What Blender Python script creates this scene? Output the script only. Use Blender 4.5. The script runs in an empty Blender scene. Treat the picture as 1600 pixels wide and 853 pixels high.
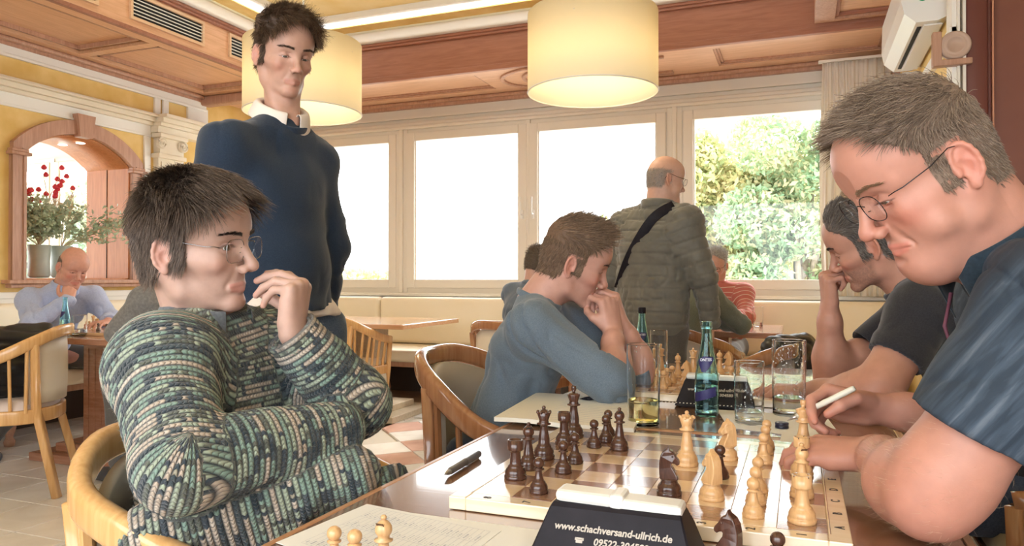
import bpy, bmesh, math, random, time
import numpy as np
from mathutils import Vector, Matrix
random.seed(7); np.random.seed(7)
PI = math.pi
SC = bpy.context.scene
COL = SC.collection

# ------------------------------------------------------------------ camera, sky, exposure
CAM_YAW = math.atan(450/1150)          # turned left of +Y (towards the window wall)
CAM_Z = 1.10
cam_d = bpy.data.cameras.new('camera'); cam = bpy.data.objects.new('camera', cam_d); COL.objects.link(cam)
cam_d.sensor_width = 36; cam_d.lens = 1150/1600*36; cam_d.clip_start = 0.02; cam_d.clip_end = 300
cam.location = (0, 0, CAM_Z); cam.rotation_euler = (PI/2 + math.atan(8.5/1150), 0, CAM_YAW)
SC.camera = cam
SC.view_settings.view_transform = 'Standard'; SC.view_settings.look = 'None'
SC.view_settings.gamma = 1; SC.view_settings.use_curve_mapping = False
SC.view_settings.exposure = 0.66
world = bpy.data.worlds.new('sky'); SC.world = world; world.use_nodes = True
wn = world.node_tree.nodes; wl = world.node_tree.links
bg = wn['Background']; bg.inputs['Color'].default_value = (0.93, 0.97, 1.0, 1); bg.inputs['Strength'].default_value = 4.5
sun_d = bpy.data.lights.new('sun', 'SUN'); sun_d.energy = 2.2; sun_d.angle = math.radians(6); sun_d.color = (1, .95, .86)
sun = bpy.data.objects.new('sun', sun_d); COL.objects.link(sun)
sun.rotation_euler = (math.radians(50), 0, math.radians(160))   # high hazy sun beyond the windows' right end

CT, ST = math.cos(CAM_YAW), math.sin(CAM_YAW)
def A(px, py, d):
    """world point seen at pixel (1600x853 frame) at depth d, used to read real positions off the photograph"""
    r = (px-800)/1150*d
    return Vector((r*CT-d*ST, r*ST+d*CT, CAM_Z-(py-435)/1150*d))

# ------------------------------------------------------------------ helpers
def tag(o, label=None, cat=None, group=None, kind=None):
    if label: o['label'] = label
    if cat: o['category'] = cat
    if group: o['group'] = group
    if kind: o['kind'] = kind
    return o
def thing(name, label, cat, loc=(0, 0, 0), rz=0, group=None):
    o = bpy.data.objects.new(name, None); COL.objects.link(o); o.empty_display_size = .05
    o.location = loc; o.rotation_euler = (0, 0, rz)
    return tag(o, label, cat, group)
def raw_mesh(name, V, F, mats=None, smooth=True, mi=None, attrs=None):
    me = bpy.data.meshes.new(name)
    V = np.asarray(V, dtype=np.float32)
    if isinstance(F, np.ndarray) and F.ndim == 2:
        n, k = F.shape
        me.vertices.add(len(V)); me.vertices.foreach_set('co', V.ravel())
        me.loops.add(n*k); me.loops.foreach_set('vertex_index', F.astype(np.int32).ravel())
        me.polygons.add(n); me.polygons.foreach_set('loop_start', np.arange(0, n*k, k, dtype=np.int32))
        me.update(calc_edges=True)
    else:
        me.from_pydata([tuple(map(float, v)) for v in V], [], [list(map(int, f)) for f in F]); me.update()
    if smooth: me.polygons.foreach_set('use_smooth', np.ones(len(me.polygons), dtype=bool))
    for m in (mats if isinstance(mats, (list, tuple)) else [mats]):
        if m: me.materials.append(m)
    if mi is not None: me.polygons.foreach_set('material_index', np.asarray(mi, dtype=np.int32))
    if attrs:
        for k, a in attrs.items():
            a = np.asarray(a, dtype=np.float32)
            if a.ndim == 1:
                at = me.attributes.new(k, 'FLOAT', 'POINT'); at.data.foreach_set('value', a)
            else:
                if a.shape[1] == 3: a = np.hstack([a, np.ones((len(a), 1), np.float32)])
                at = me.attributes.new(k, 'FLOAT_COLOR', 'POINT'); at.data.foreach_set('color', a.ravel())
    return me
def link(name, me, parent=None):
    o = bpy.data.objects.new(name, me); COL.objects.link(o)
    if parent: o.parent = parent
    return o
def copy_tree(o, parent=None):
    c = o.copy(); COL.objects.link(c)
    if parent: c.parent = parent
    for ch in KIDS.get(o.name, []): copy_tree(ch, c)
    return c
KIDS = {}
def clone(o, loc=None, rz=None, label=None, scale=None):
    def rec(src, par):
        c = src.copy(); COL.objects.link(c)
        if par: c.parent = par
        for ch in list(src.children): rec(ch, c)
        return c
    r = rec(o, None)
    if loc is not None: r.location = loc
    if rz is not None: r.rotation_euler = (0, 0, rz)
    if label: r['label'] = label
    if scale: r.scale = (scale,)*3
    return r

class MB:
    """collects shapes, then links them as one mesh object"""
    def __init__(s): s.v = []; s.f = []; s.s = []
    def add(s, vs, fs, smooth=False):
        n = len(s.v); s.v += [tuple(v) for v in vs]; s.f += [[i+n for i in f] for f in fs]; s.s += [smooth]*len(fs)
        return s
    def box(s, x0, x1, y0, y1, z0, z1, bev=0, M=None):
        if x0 > x1: x0, x1 = x1, x0
        if y0 > y1: y0, y1 = y1, y0
        if z0 > z1: z0, z1 = z1, z0
        if bev <= 0:
            vs = [(x, y, z) for x in (x0, x1) for y in (y0, y1) for z in (z0, z1)]
            fs = [(0, 1, 3, 2), (4, 6, 7, 5), (0, 4, 5, 1), (2, 3, 7, 6), (0, 2, 6, 4), (1, 5, 7, 3)]
        else:
            bm = bmesh.new(); bmesh.ops.create_cube(bm, size=1)
            for v in bm.verts: v.co = Vector((x0+(v.co.x+.5)*(x1-x0), y0+(v.co.y+.5)*(y1-y0), z0+(v.co.z+.5)*(z1-z0)))
            bev = min(bev, .49*min(x1-x0, y1-y0, z1-z0))
            bmesh.ops.bevel(bm, geom=bm.edges[:], offset=bev, segments=2 if bev < .02 else 4, profile=.5, affect='EDGES')
            bm.verts.ensure_lookup_table(); bm.verts.index_update()
            vs = [v.co.copy() for v in bm.verts]; fs = [[v.index for v in f.verts] for f in bm.faces]; bm.free()
        if M is not None: vs = [M @ Vector(v) for v in vs]
        return s.add(vs, fs, bev > .008)
    def obox(s, c, ax, ay, az, bev=0):
        """box by centre and three half-axis vectors"""
        ax, ay, az = Vector(ax), Vector(ay), Vector(az)
        M = Matrix.Identity(4)
        lx, ly, lz = ax.length, ay.length, az.length
        for i, a in enumerate((ax/lx, ay/ly, az/lz)):
            for j in range(3): M[j][i] = a[j]
        M.translation = Vector(c)
        return s.box(-lx, lx, -ly, ly, -lz, lz, bev, M)
    def lathe(s, prof, n=24, o=(0, 0, 0), M=None, cap=True, sup=0):
        if sup:     # support loops beside sharp corners keep long walls flat-shaded
            out = [prof[0]]
            for a, b, c in zip(prof[:-2], prof[1:-1], prof[2:]):
                u = Vector((b[0]-a[0], b[1]-a[1])); v = Vector((c[0]-b[0], c[1]-b[1]))
                if u.length > 3*sup: q = Vector(b)-u.normalized()*sup; out.append(tuple(q))
                out.append(b)
                if v.length > 3*sup: q = Vector(b)+v.normalized()*sup; out.append(tuple(q))
            prof = out+[prof[-1]]
        vs = []; fs = []; m = len(prof)
        for r, z in prof:
            for k in range(n):
                a = 2*PI*k/n; p = Vector((r*math.cos(a), r*math.sin(a), z))
                vs.append((M @ p if M is not None else p) + Vector(o))
        for i in range(m-1):
            for k in range(n):
                k2 = (k+1) % n; fs.append((i*n+k, i*n+k2, (i+1)*n+k2, (i+1)*n+k))
        if cap:
            fs.append(tuple(range(n-1, -1, -1))); fs.append(tuple((m-1)*n+k for k in range(n)))
        return s.add(vs, fs, True)
    def sweep(s, pts, sec, up=(0, 0, 1), closed=False, smooth=True, scales=None, cap=True):
        """sweep a 2D section [(a,b)..] along pts; a goes sideways, b along up"""
        pts = [Vector(p) for p in pts]; n = len(pts); m = len(sec); vs = []; fs = []; up = Vector(up)
        for i, p in enumerate(pts):
            if closed: t = pts[(i+1) % n]-pts[i-1]
            else: t = pts[min(i+1, n-1)]-pts[max(i-1, 0)]
            t.normalize(); sd = t.cross(up)
            if sd.length < 1e-4: sd = t.cross(Vector((0.3, 1, 0.1)))
            sd.normalize(); u2 = sd.cross(t); k = 1 if scales is None else scales[i]
            for a, b in sec: vs.append(p+sd*a*k+u2*b*k)
        for i in range(n if closed else n-1):
            i2 = (i+1) % n
            for j in range(m):
                j2 = (j+1) % m; fs.append((i*m+j, i*m+j2, i2*m+j2, i2*m+j))
        if not closed and cap:
            fs.append(tuple(range(m-1, -1, -1))); fs.append(tuple((n-1)*m+j for j in range(m)))
        return s.add(vs, fs, smooth)
    def tube(s, pts, r, n=8, closed=False, scales=None):
        return s.sweep(pts, [(r*math.cos(2*PI*k/n), r*math.sin(2*PI*k/n)) for k in range(n)], closed=closed, scales=scales)
    def ball(s, c, r, n=12, sc=(1, 1, 1), M=None):
        prof = [(max(1e-4, math.sin(PI*i/(n//2+2))), -math.cos(PI*i/(n//2+2))) for i in range(n//2+3)]
        MM = Matrix.Diagonal((r*sc[0], r*sc[1], r*sc[2])).to_4x4()
        if M is not None: MM = M @ MM
        return s.lathe(prof, n, c, MM, cap=False)
    def build(s, name, mat, parent=None, loc=None):
        me = bpy.data.meshes.new(name); me.from_pydata(s.v, [], s.f)
        for m in (mat if isinstance(mat, (list, tuple)) else [mat]): me.materials.append(m)
        me.polygons.foreach_set('use_smooth', s.s); me.update()
        bm = bmesh.new(); bm.from_mesh(me); bmesh.ops.recalc_face_normals(bm, faces=bm.faces[:]); bm.to_mesh(me); bm.free()
        o = link(name, me, parent)
        if loc is not None: o.location = loc
        return o
def rrect(w, h, r=None, n=3):
    """rounded rectangle section, full sizes"""
    r = min(w, h)*.35 if r is None else r; out = []
    for cx, cy, a0 in ((w/2-r, h/2-r, 0), (-w/2+r, h/2-r, 90), (-w/2+r, -h/2+r, 180), (w/2-r, -h/2+r, 270)):
        for k in range(n+1):
            a = math.radians(a0+90*k/n); out.append((cx+r*math.cos(a), cy+r*math.sin(a)))
    return out
def smooth_path(pts, n=6, closed=False):
    pts = [Vector(p) for p in pts]; N = len(pts); out = []
    for i in range(N if closed else N-1):
        if closed: p0, p1, p2, p3 = pts[i-1], pts[i], pts[(i+1) % N], pts[(i+2) % N]
        else: p0, p1, p2, p3 = pts[max(i-1, 0)], pts[i], pts[i+1], pts[min(i+2, N-1)]
        for k in range(n):
            t = k/n
            out.append(.5*((2*p1)+(p2-p0)*t+(2*p0-5*p1+4*p2-p3)*t*t+(3*p1-p0-3*p2+p3)*t**3))
    if not closed: out.append(pts[-1])
    return out
def struct(mb, name, mat, parent=None):
    o = mb.build(name, mat, parent)
    if parent is None: o['kind'] = 'structure'
    return o

# ------------------------------------------------------------------ materials
class NM:
    def __init__(s, name):
        s.m = bpy.data.materials.new(name); s.m.use_nodes = True; s.t = s.m.node_tree
        s.p = s.t.nodes['Principled BSDF']; s.out = s.t.nodes['Material Output']
    def n(s, typ, **kw):
        nd = s.t.nodes.new(typ)
        for k, v in kw.items():
            if hasattr(nd, k): setattr(nd, k, v)
            else: nd.inputs[k.replace('_', ' ')].default_value = v
        return nd
    def l(s, a, b): s.t.links.new(a, b)
    def coord(s, scale=(1, 1, 1), kind='Object'):
        tc = s.n('ShaderNodeTexCoord'); mp = s.n('ShaderNodeMapping'); mp.inputs['Scale'].default_value = scale
        s.l(tc.outputs[kind], mp.inputs[0]); return mp.outputs[0]
    def ramp(s, fac, stops, interp='LINEAR'):
        r = s.n('ShaderNodeValToRGB'); r.color_ramp.interpolation = interp; e = r.color_ramp.elements
        while len(e) < len(stops): e.new(.5)
        for x, (p, c) in zip(e, stops): x.position = p; x.color = (*c, 1)
        s.l(fac, r.inputs[0]); return r.outputs[0]
    def bump(s, h, strength=.3, dist=.002):
        b = s.n('ShaderNodeBump'); b.inputs['Strength'].default_value = strength; b.inputs['Distance'].default_value = dist
        s.l(h, b.inputs['Height']); s.l(b.outputs[0], s.p.inputs['Normal']); return b
    def math(s, op, a, b=None, c=None):
        m = s.n('ShaderNodeMath', operation=op)
        for i, v in enumerate((a, b, c)):
            if v is None: continue
            if isinstance(v, (int, float)): m.inputs[i].default_value = v
            else: s.l(v, m.inputs[i])
        return m.outputs[0]
def plain(name, col, rough=.5, metal=0, spec=.5, **kw):
    k = NM(name); k.p.inputs['Base Color'].default_value = (*col, 1); k.p.inputs['Roughness'].default_value = rough
    k.p.inputs['Metallic'].default_value = metal; k.p.inputs['Specular IOR Level'].default_value = spec
    for a, v in kw.items(): k.p.inputs[a.replace('_', ' ')].default_value = v
    return k.m
def noisy(name, c1, c2, scale=8, rough=.6, bump=0, stretch=(1, 1, 1), detail=4, bscale=None, spec=.5, bdist=.002, coat=0):
    k = NM(name); co = k.coord(stretch); n = k.n('ShaderNodeTexNoise', Scale=scale, Detail=detail); k.l(co, n.inputs['Vector'])
    k.l(k.ramp(n.outputs[0], [(.3, c1), (.7, c2)]), k.p.inputs['Base Color'])
    k.p.inputs['Roughness'].default_value = rough; k.p.inputs['Specular IOR Level'].default_value = spec
    k.p.inputs['Coat Weight'].default_value = coat; k.p.inputs['Coat Roughness'].default_value = .08
    if bump:
        n2 = n
        if bscale: n2 = k.n('ShaderNodeTexNoise', Scale=bscale, Detail=3); k.l(co, n2.inputs['Vector'])
        k.bump(n2.outputs[0], bump, bdist)
    return k.m
def wood(name, c1, c2, axis='x', rough=.35, scale=1.0, coat=0, spec=.4, glossnoise=0):
    st = {'x': (1.2, 14, 14), 'y': (14, 1.2, 14), 'z': (14, 14, 1.2)}[axis]
    k = NM(name); co = k.coord(tuple(v*scale for v in st))
    n = k.n('ShaderNodeTexNoise', Scale=2.2, Detail=6, Distortion=1.2); k.l(co, n.inputs['Vector'])
    n2 = k.n('ShaderNodeTexNoise', Scale=9, Detail=3); k.l(co, n2.inputs['Vector'])
    mx = k.math('ADD', k.math('MULTIPLY', n.outputs[0], .7), k.math('MULTIPLY', n2.outputs[0], .3))
    k.l(k.ramp(mx, [(.35, c1), (.62, c2)]), k.p.inputs['Base Color'])
    k.p.inputs['Roughness'].default_value = rough; k.p.inputs['Specular IOR Level'].default_value = spec
    k.p.inputs['Coat Weight'].default_value = coat; k.p.inputs['Coat Roughness'].default_value = .06
    if glossnoise:
        k.l(k.math('ADD', k.math('MULTIPLY', n2.outputs[0], glossnoise), rough-.5*glossnoise), k.p.inputs['Roughness'])
        k.bump(n2.outputs[0], .25, .0006)
    return k.m
def glassmat(name, col=(1, 1, 1), rough=0, ior=1.45):
    k = NM(name); g = k.n('ShaderNodeBsdfGlass'); g.inputs['Color'].default_value = (*col, 1)
    g.inputs['Roughness'].default_value = rough; g.inputs['IOR'].default_value = ior
    k.l(g.outputs[0], k.out.inputs[0]); return k.m
def panemat(name, col=(1, 1, 1), refl=1.0):
    """thin flat pane: clear, with Fresnel reflection"""
    k = NM(name); t = k.n('ShaderNodeBsdfTransparent'); t.inputs[0].default_value = (*col, 1)
    g = k.n('ShaderNodeBsdfGlossy'); g.inputs['Roughness'].default_value = .01
    f = k.n('ShaderNodeLayerWeight'); fr = k.math('ADD', k.math('MULTIPLY', k.math('POWER', f.outputs['Facing'], 5), .9), .035)
    mx = k.n('ShaderNodeMixShader'); k.l(k.math('MULTIPLY', fr, refl), mx.inputs[0]); k.l(t.outputs[0], mx.inputs[1]); k.l(g.outputs[0], mx.inputs[2])
    k.l(mx.outputs[0], k.out.inputs[0]); return k.m
def emis(name, col, st):
    k = NM(name); k.p.inputs['Base Color'].default_value = (0, 0, 0, 1)
    k.p.inputs['Emission Color'].default_value = (*col, 1); k.p.inputs['Emission Strength'].default_value = st; return k.m

m_wood_ceil = wood('ceiling wood', (.64, .35, .19), (.76, .45, .27), 'y', .4)
m_wood_ceilx = wood('soffit wood', (.62, .36, .22), (.74, .46, .30), 'x', .4)
m_wood_dark = wood('fascia wood', (.30, .12, .07), (.38, .16, .10), 'x', .38)
m_wood_arch = wood('arch wood', (.50, .19, .07), (.62, .26, .10), 'z', .35)
m_wood_frame = wood('arch frame wood', (.42, .22, .14), (.54, .31, .21), 'z', .4)
m_wood_edge = wood('pale wood edge', (.66, .42, .25), (.76, .52, .33), 'y', .4)
m_white = plain('white trim paint', (.86, .83, .77), .45)
m_win = plain('window frame paint', (.80, .75, .66), .4)
m_stucco = noisy('yellow stucco', (.72, .46, .12), (.84, .60, .24), 5, .7, .35, bscale=14, bdist=.004)
m_stucco_c = noisy('pale yellow stucco ceiling', (.82, .61, .24), (.90, .73, .40), 4, .7, .25, bscale=12, bdist=.004)
m_stone = noisy('cream stone moulding', (.76, .66, .50), (.84, .76, .62), 3, .6)
m_black = plain('black void', (.01, .01, .01), .8)
m_leather = noisy('cream leatherette', (.84, .74, .55), (.88, .79, .62), 2, .45, .1, bscale=200)
m_panel_red = noisy('brown red panel', (.20, .06, .035), (.24, .08, .045), 3, .45, 0)
m_chairwood = wood('light beech', (.62, .33, .12), (.74, .44, .19), 'z', .25, coat=.4)
m_chairdark = wood('brown varnished beech', (.33, .14, .06), (.45, .21, .10), 'z', .2, coat=.6)
m_chairfabric = noisy('taupe chair leatherette', (.42, .36, .28), (.47, .41, .33), 5, .5, .1, bscale=150)
m_creamfab = noisy('cream chair upholstery', (.72, .62, .48), (.77, .68, .54), 5, .6, .1, bscale=150)
# ------------------------------------------------------------------ the room
XL, YW, XR, ZS, ZF = -5.40, 6.50, 0.72, 2.86, 3.18      # left wall, window wall, right wall, soffit and fascia heights
YF, XF = 5.68, -4.40                                    # fascia planes
# floor slab and its tiles
fl = struct(MB().box(-13, 5, -1.5, 9, -.12, -.012), 'floor', plain('floor grout', (.55, .50, .43), .8))
def tilemesh(name, w, mats, rz=0):
    s = w/2-.0025; b = .002
    vs = [(x*s, y*s, -.012) for x, y in ((-1, -1), (1, -1), (1, 1), (-1, 1))]+[(x*(s-b), y*(s-b), 0) for x, y in ((-1, -1), (1, -1), (1, 1), (-1, 1))]
    c, q = math.cos(rz), math.sin(rz); vs = [(x*c-y*q, x*q+y*c, z) for x, y, z in vs]
    return raw_mesh(name, vs, [(4, 5, 6, 7), (0, 1, 5, 4), (1, 2, 6, 5), (2, 3, 7, 6), (3, 0, 4, 7)], mats, False)
def tilemat(name, c1, c2, sc=3, rough=.28):
    k = NM(name); g = k.n('ShaderNodeNewGeometry'); n = k.n('ShaderNodeTexNoise', Scale=sc, Detail=5, Distortion=1.5)
    k.l(g.outputs['Position'], n.inputs['Vector']); k.l(k.ramp(n.outputs[0], [(.32, c1), (.68, c2)]), k.p.inputs['Base Color'])
    k.p.inputs['Roughness'].default_value = rough; return k.m
tb = tilemesh('beige tile', .315, tilemat('beige travertine', (.72, .65, .56), (.82, .76, .68), 4))
tw = tilemesh('white tile', .3111, tilemat('white marble', (.74, .71, .67), (.84, .82, .79), 5), PI/4)
tp = tilemesh('pink tile', .3111, tilemat('pink marble', (.60, .34, .27), (.72, .47, .39), 6), PI/4)
cnt = 0
y = 1.0925+.315/2
for j in range(14):
    yy = 1.0925+.315*j
    if yy > 5.2: break
    for i in range(11):
        xx = -3.02-.315*i
        if xx < -6.6+0*yy: break
        # only the tiles in the camera's view
        r = xx*CT+yy*ST; d = -xx*ST+yy*CT
        if d < .5 or r/d < -.80: continue
        o = link('tile', tb, fl); o.location = (xx, yy, 0)
for j in range(-9, 5):
    for i in range(-2, 9):
        if (i+j) % 2: continue
        xx = -2.52+.22*i; yy = 4.58+.22*j
        if yy > 5.2 or yy < 2.2 or xx < -2.6-.3*(yy > 4.4): continue
        o = link('tile', tw if i % 2 == 0 else tp, fl); o.location = (xx, yy, 0)
# white marble border slabs around the chequer and the brown floor by the bench
bs = raw_mesh('border slab', [(-.3, -.11, 0), (.3, -.11, 0), (.3, .11, 0), (-.3, .11, 0), (-.3, -.11, -.012), (.3, -.11, -.012), (.3, .11, -.012), (-.3, .11, -.012)],
              [(0, 1, 2, 3), (0, 4, 5, 1), (1, 5, 6, 2), (2, 6, 7, 3), (3, 7, 4, 0)], tilemat('border marble', (.72, .69, .65), (.82, .80, .77), 5), False)
for i in range(6):
    o = link('border_slab', bs, fl); o.location = (-2.9+.605*i, 5.30, .0015)
pl = MB().box(-5.4, .72, 5.42, 6.5, -.012, .004).build('wooden_strip', wood('walnut floor', (.30, .19, .12), (.40, .27, .18), 'x', .35), fl)

# unseen rest of the shell: plain walls, open gap sized to admit fill light
wb = MB().box(-13, 5, -1.6, -1.5, 0, .8).box(-13, 5, -1.6, -1.5, 2.5, 3.5).box(-13, -3, -1.6, -1.5, .8, 2.5).box(1.5, 5, -1.6, -1.5, .8, 2.5)
struct(wb, 'wall_near', m_white)
wb = MB().box(4, 4.1, -1.6, 4.4, 0, 3.4)
struct(wb, 'wall_far_right', m_white).name = 'wall_side'
# window wall: parapet below, header above, posts, then window units
SILL, GB, GT, HB = .955, 1.09, 2.47, 2.60
panes = [(-9.90, -8.85), (-8.60, -7.50), (-7.30, -6.20), (-4.97, -3.873), (-3.579, -2.470), (-2.278, -1.174), (-.855, .25)]
w = MB().box(-12, 1.2, YW+.02, YW+.22, -.1, SILL-.01).box(-12, 1.2, YW+.02, YW+.22, HB, 3.3)
w.box(-6.05, -5.15, YW+.02, YW+.22, SILL-.02, HB+.02).box(-12, -10.1, YW+.02, YW+.22, SILL-.02, HB+.02).box(.33, 1.2, YW+.02, YW+.22, SILL-.02, HB+.02)
struct(w, 'wall_back', m_win)
t = MB().box(XL, XR, YW-.03, YW+.02, 2.62, 2.66, .01).box(XL, XR, YW-.015, YW+.02, 2.70, 2.72).box(XL, XR, YW-.05, YW+.02, HB-.01, HB+.02, .008)
struct(t, 'trim_1', m_win)
t = MB().box(-10.1, XR, YW-.10, YW+.04, SILL-.03, SILL, .006)
struct(t, 'trim_2', m_win)
m_glass_pane = panemat('window pane glass', refl=.6)
m_handle = plain('white handle', (.85, .84, .80), .3)
def window(n, x0, x1, hinge=None, handle=None):
    s = .085
    f = MB()    # fixed outer frame around the sash
    f.box(x0-s-.035, x0-s, YW-.01, YW+.09, SILL, HB).box(x1+s, x1+s+.035, YW-.01, YW+.09, SILL, HB)
    f.box(x0-s, x1+s, YW-.01, YW+.09, GT+s, HB).box(x0-s, x1+s, YW-.01, YW+.09, SILL, GB-s)
    fo = f.build('window_%d' % n, m_win); fo['kind'] = 'structure'
    a = MB()
    a.box(x0-s, x0, YW-.03, YW+.04, GB-s, GT+s, .006).box(x1, x1+s, YW-.03, YW+.04, GB-s, GT+s, .006)
    a.box(x0, x1, YW-.03, YW+.04, GT, GT+s, .006).box(x0, x1, YW-.03, YW+.04, GB-s, GB, .006)
    a.box(x0-.002, x0+.012, YW-.012, YW+.01, GB, GT).box(x1-.012, x1+.002, YW-.012, YW+.01, GB, GT)
    a.build('sash', m_win, fo)
    MB().box(x0-.01, x1+.01, YW+.005, YW+.011, GB-.01, GT+.01).build('pane', m_glass_pane, fo)
    if handle:
        hx = x0-s/2 if handle == 'l' else x1+s/2
        h = MB().box(hx-.014, hx+.014, YW-.045, YW-.028, 1.66, 1.74, .004).tube([(hx, YW-.045, 1.70), (hx, YW-.07, 1.70), (hx, YW-.075, 1.73), (hx, YW-.075, 1.86)], .009, 8)
        h.build('handle', m_handle, fo)
for n, (a, b) in enumerate(panes):
    window(n+1, a, b, handle={3: None, 4: 'r', 5: 'l', 6: None}.get(n))
posts = MB()
for a, b in ((-3.873, -3.579), (-1.174, -.855)):
    m = (a+b)/2; posts.box(m-.065, m+.065, YW-.02, YW+.12, SILL, HB, .004).box(m-.02, m+.02, YW-.045, YW-.01, SILL, HB, .008)
posts.box(-2.394, -2.354, YW-.024, YW+.08, SILL, HB, .003)
for a, b in ((-8.85, -8.60), (-7.5, -7.3)):
    m = (a+b)/2; posts.box(m-.04, m+.04, YW-.02, YW+.12, SILL, HB)
struct(posts, 'trim_3', m_win)
# heater grille on the sill
g = thing('heater_grille', 'long dark metal heater grille lying on the window sill', 'grille', (-1.6, YW-.13, SILL))
MB().box(-.85, .85, -.06, .03, -.02, .012).build('casing', plain('grille metal', (.30, .27, .24), .4, .6), g)
for k in range(4): MB().box(-.83, .83, -.05+.02*k, -.042+.02*k, .012, .02).build('slat', plain('grille slat', (.45, .42, .38), .4, .6) if k == 0 else bpy.data.materials['grille slat'], g)

# soffits: wooden underside with framed recessed panels, fascia, white crown
def framed_soffit(name, x0, x1, y0, y1, cells, mat, base=ZS):
    """cells: recessed panels (x0,x1,y0,y1) in a flat underside"""
    return None
def panel_grid(cells, x0, x1, y0, y1, z, mb):
    xs = sorted({x0, x1, *[c[0] for c in cells], *[c[1] for c in cells]}); ys = sorted({y0, y1, *[c[2] for c in cells], *[c[3] for c in cells]})
    for a, b in zip(xs[:-1], xs[1:]):
        for c, d in zip(ys[:-1], ys[1:]):
            mx, my = (a+b)/2, (c+d)/2
            if any(q[0] < mx < q[1] and q[2] < my < q[3] for q in cells): continue
            mb.box(a, b, c, d, z, z+.05)
cellsL = [(-5.26, -4.53, y0, y0+1.50) for y0 in (-.2, 1.33, 2.63)]
cellsL = [(-5.26, -4.53, 1.0, 2.55), (-5.26, -4.53, 2.63, 4.13), (-5.26, -4.53, 4.21, 5.42)]
mb = MB(); panel_grid(cellsL, XL, XF-.012, -.5, YF, ZS, mb)
sof = struct(mb, 'ceiling_soffit_left', m_wood_ceil); sof.name = 'trim_4'
for c in cellsL:
    MB().box(c[0], c[1], c[2], c[3], ZS+.045, ZS+.06).build('panel', m_wood_ceil, sof)
    b = MB()
    for q, (dd, h) in enumerate(((.0, .030), (.02, .018), (.04, .006))):
        a0, a1, b0, b1 = c[0]+dd, c[1]-dd, c[2]+dd, c[3]-dd
        z0, z1 = ZS+h-.012+.02, ZS+.05
        b.box(a0, a0+.02, b0, b1, z0, z1).box(a1-.02, a1, b0, b1, z0, z1).box(a0, a1, b0, b0+.02, z0, z1).box(a0, a1, b1-.02, b1, z0, z1)
    b.build('moulding', m_wood_frame, sof)
mb = MB(); cellsB = [(-4.3, -2.62, YF+.13, YW-.2), (-2.30, -.75, YF+.13, YW-.2), (-.62, XR-.12, YF+.13, YW-.2)]
panel_grid(cellsB[:1]+cellsB[2:], XL, XR, YF+.012, YW, ZS, mb)
sof2 = struct(mb, 'trim_5', m_wood_ceilx)
for c in cellsB[:1]+cellsB[2:]:
    MB().box(c[0], c[1], c[2], c[3], ZS+.03, ZS+.05).build('panel', m_wood_ceilx, sof2)
    b = MB(); 
    for dd, z0 in ((0, .008), (.02, .018)):
        a0, a1, b0, b1 = c[0]+dd, c[1]-dd, c[2]+dd, c[3]-dd
        b.box(a0, a0+.02, b0, b1, ZS+z0, ZS+.03).box(a1-.02, a1, b0, b1, ZS+z0, ZS+.03).box(a0, a1, b0, b0+.02, ZS+z0, ZS+.03).box(a0, a1, b1-.02, b1, ZS+z0, ZS+.03)
    b.build('moulding', m_wood_frame, sof2)
# curved scroll moulding of the middle field (two nested half ovals meeting a bar)
sc_ = MB(); cy = (YF+YW)/2-.02
def oval(x0, sx, sy, a0=90, a1=270, n=18): return [(x0+sx*math.cos(math.radians(a0+(a1-a0)*k/n)), cy+sy*math.sin(math.radians(a0+(a1-a0)*k/n)), ZS-.008) for k in range(n+1)]
sec = rrect(.035, .022)
sc_.sweep(oval(-2.05, .40, .31), sec).sweep(oval(-2.0, .25, .22), sec)
sc_.sweep([(-2.0, cy+.22, ZS-.008), (-1.0, cy+.22, ZS-.008)], sec).sweep([(-2.0, cy-.22, ZS-.008), (-1.0, cy-.22, ZS-.008)], sec)
sc_.sweep([(-2.05, cy+.31, ZS-.008), (-1.9, cy+.31, ZS-.008), (-1.9, cy+.27, ZS-.008), (-1.0, cy+.27, ZS-.008)], sec)
sc_.build('scroll_moulding', m_wood_frame, sof2)
# cornice where soffits meet the walls
t = MB().box(XL, XR, YW-.07, YW+.02, ZS-.035, ZS, .012).box(XL, XR, YW-.03, YW+.02, ZS-.06, ZS-.03)
t.box(XL, XL+.07, -.5, YF, ZS-.035, ZS, .012).box(XL, XL+.03, -.5, YF-.1, ZS-.06, ZS-.03)
t.box(XL, XF, YF-.17, YF-.05, ZS-.09, ZS, .02).box(XR-.1, XR, YF, YW, ZS-.09, ZS, .02).box(XR-.06, XR, YW-.17, YW-.05, 1.9, ZS)
struct(t, 'trim_6', m_wood_frame)
# fascias with a lower bead
t = MB().box(XF-.02, XF, -.5, YF, ZS+.004, ZF-.002)
struct(t, 'trim_7', m_wood_ceil)
t = MB().box(XF, XR, YF, YF+.02, ZS+.004, ZF-.002).box(XF, XR, YF-.015, YF+.03, ZS-.012, ZS+.035, .006)
struct(t, 'trim_8', m_wood_dark)
t = MB().box(XF-.02, XF+.02, -.5, YF, ZS-.01, ZS+.02, .005).box(XF-.01, XF+.03, -.5, YF, ZF-.035, ZF, .008).box(XF-.01, XF+.05, -.5, YF, ZF-.015, ZF+.01, .008)
t.box(XF, XR, YF-.03, YF+.01, ZF-.035, ZF, .008).box(XF, XR, YF-.05, YF+.01, ZF-.015, ZF+.01, .008)
struct(t, 'trim_9', m_wood_dark)
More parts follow.
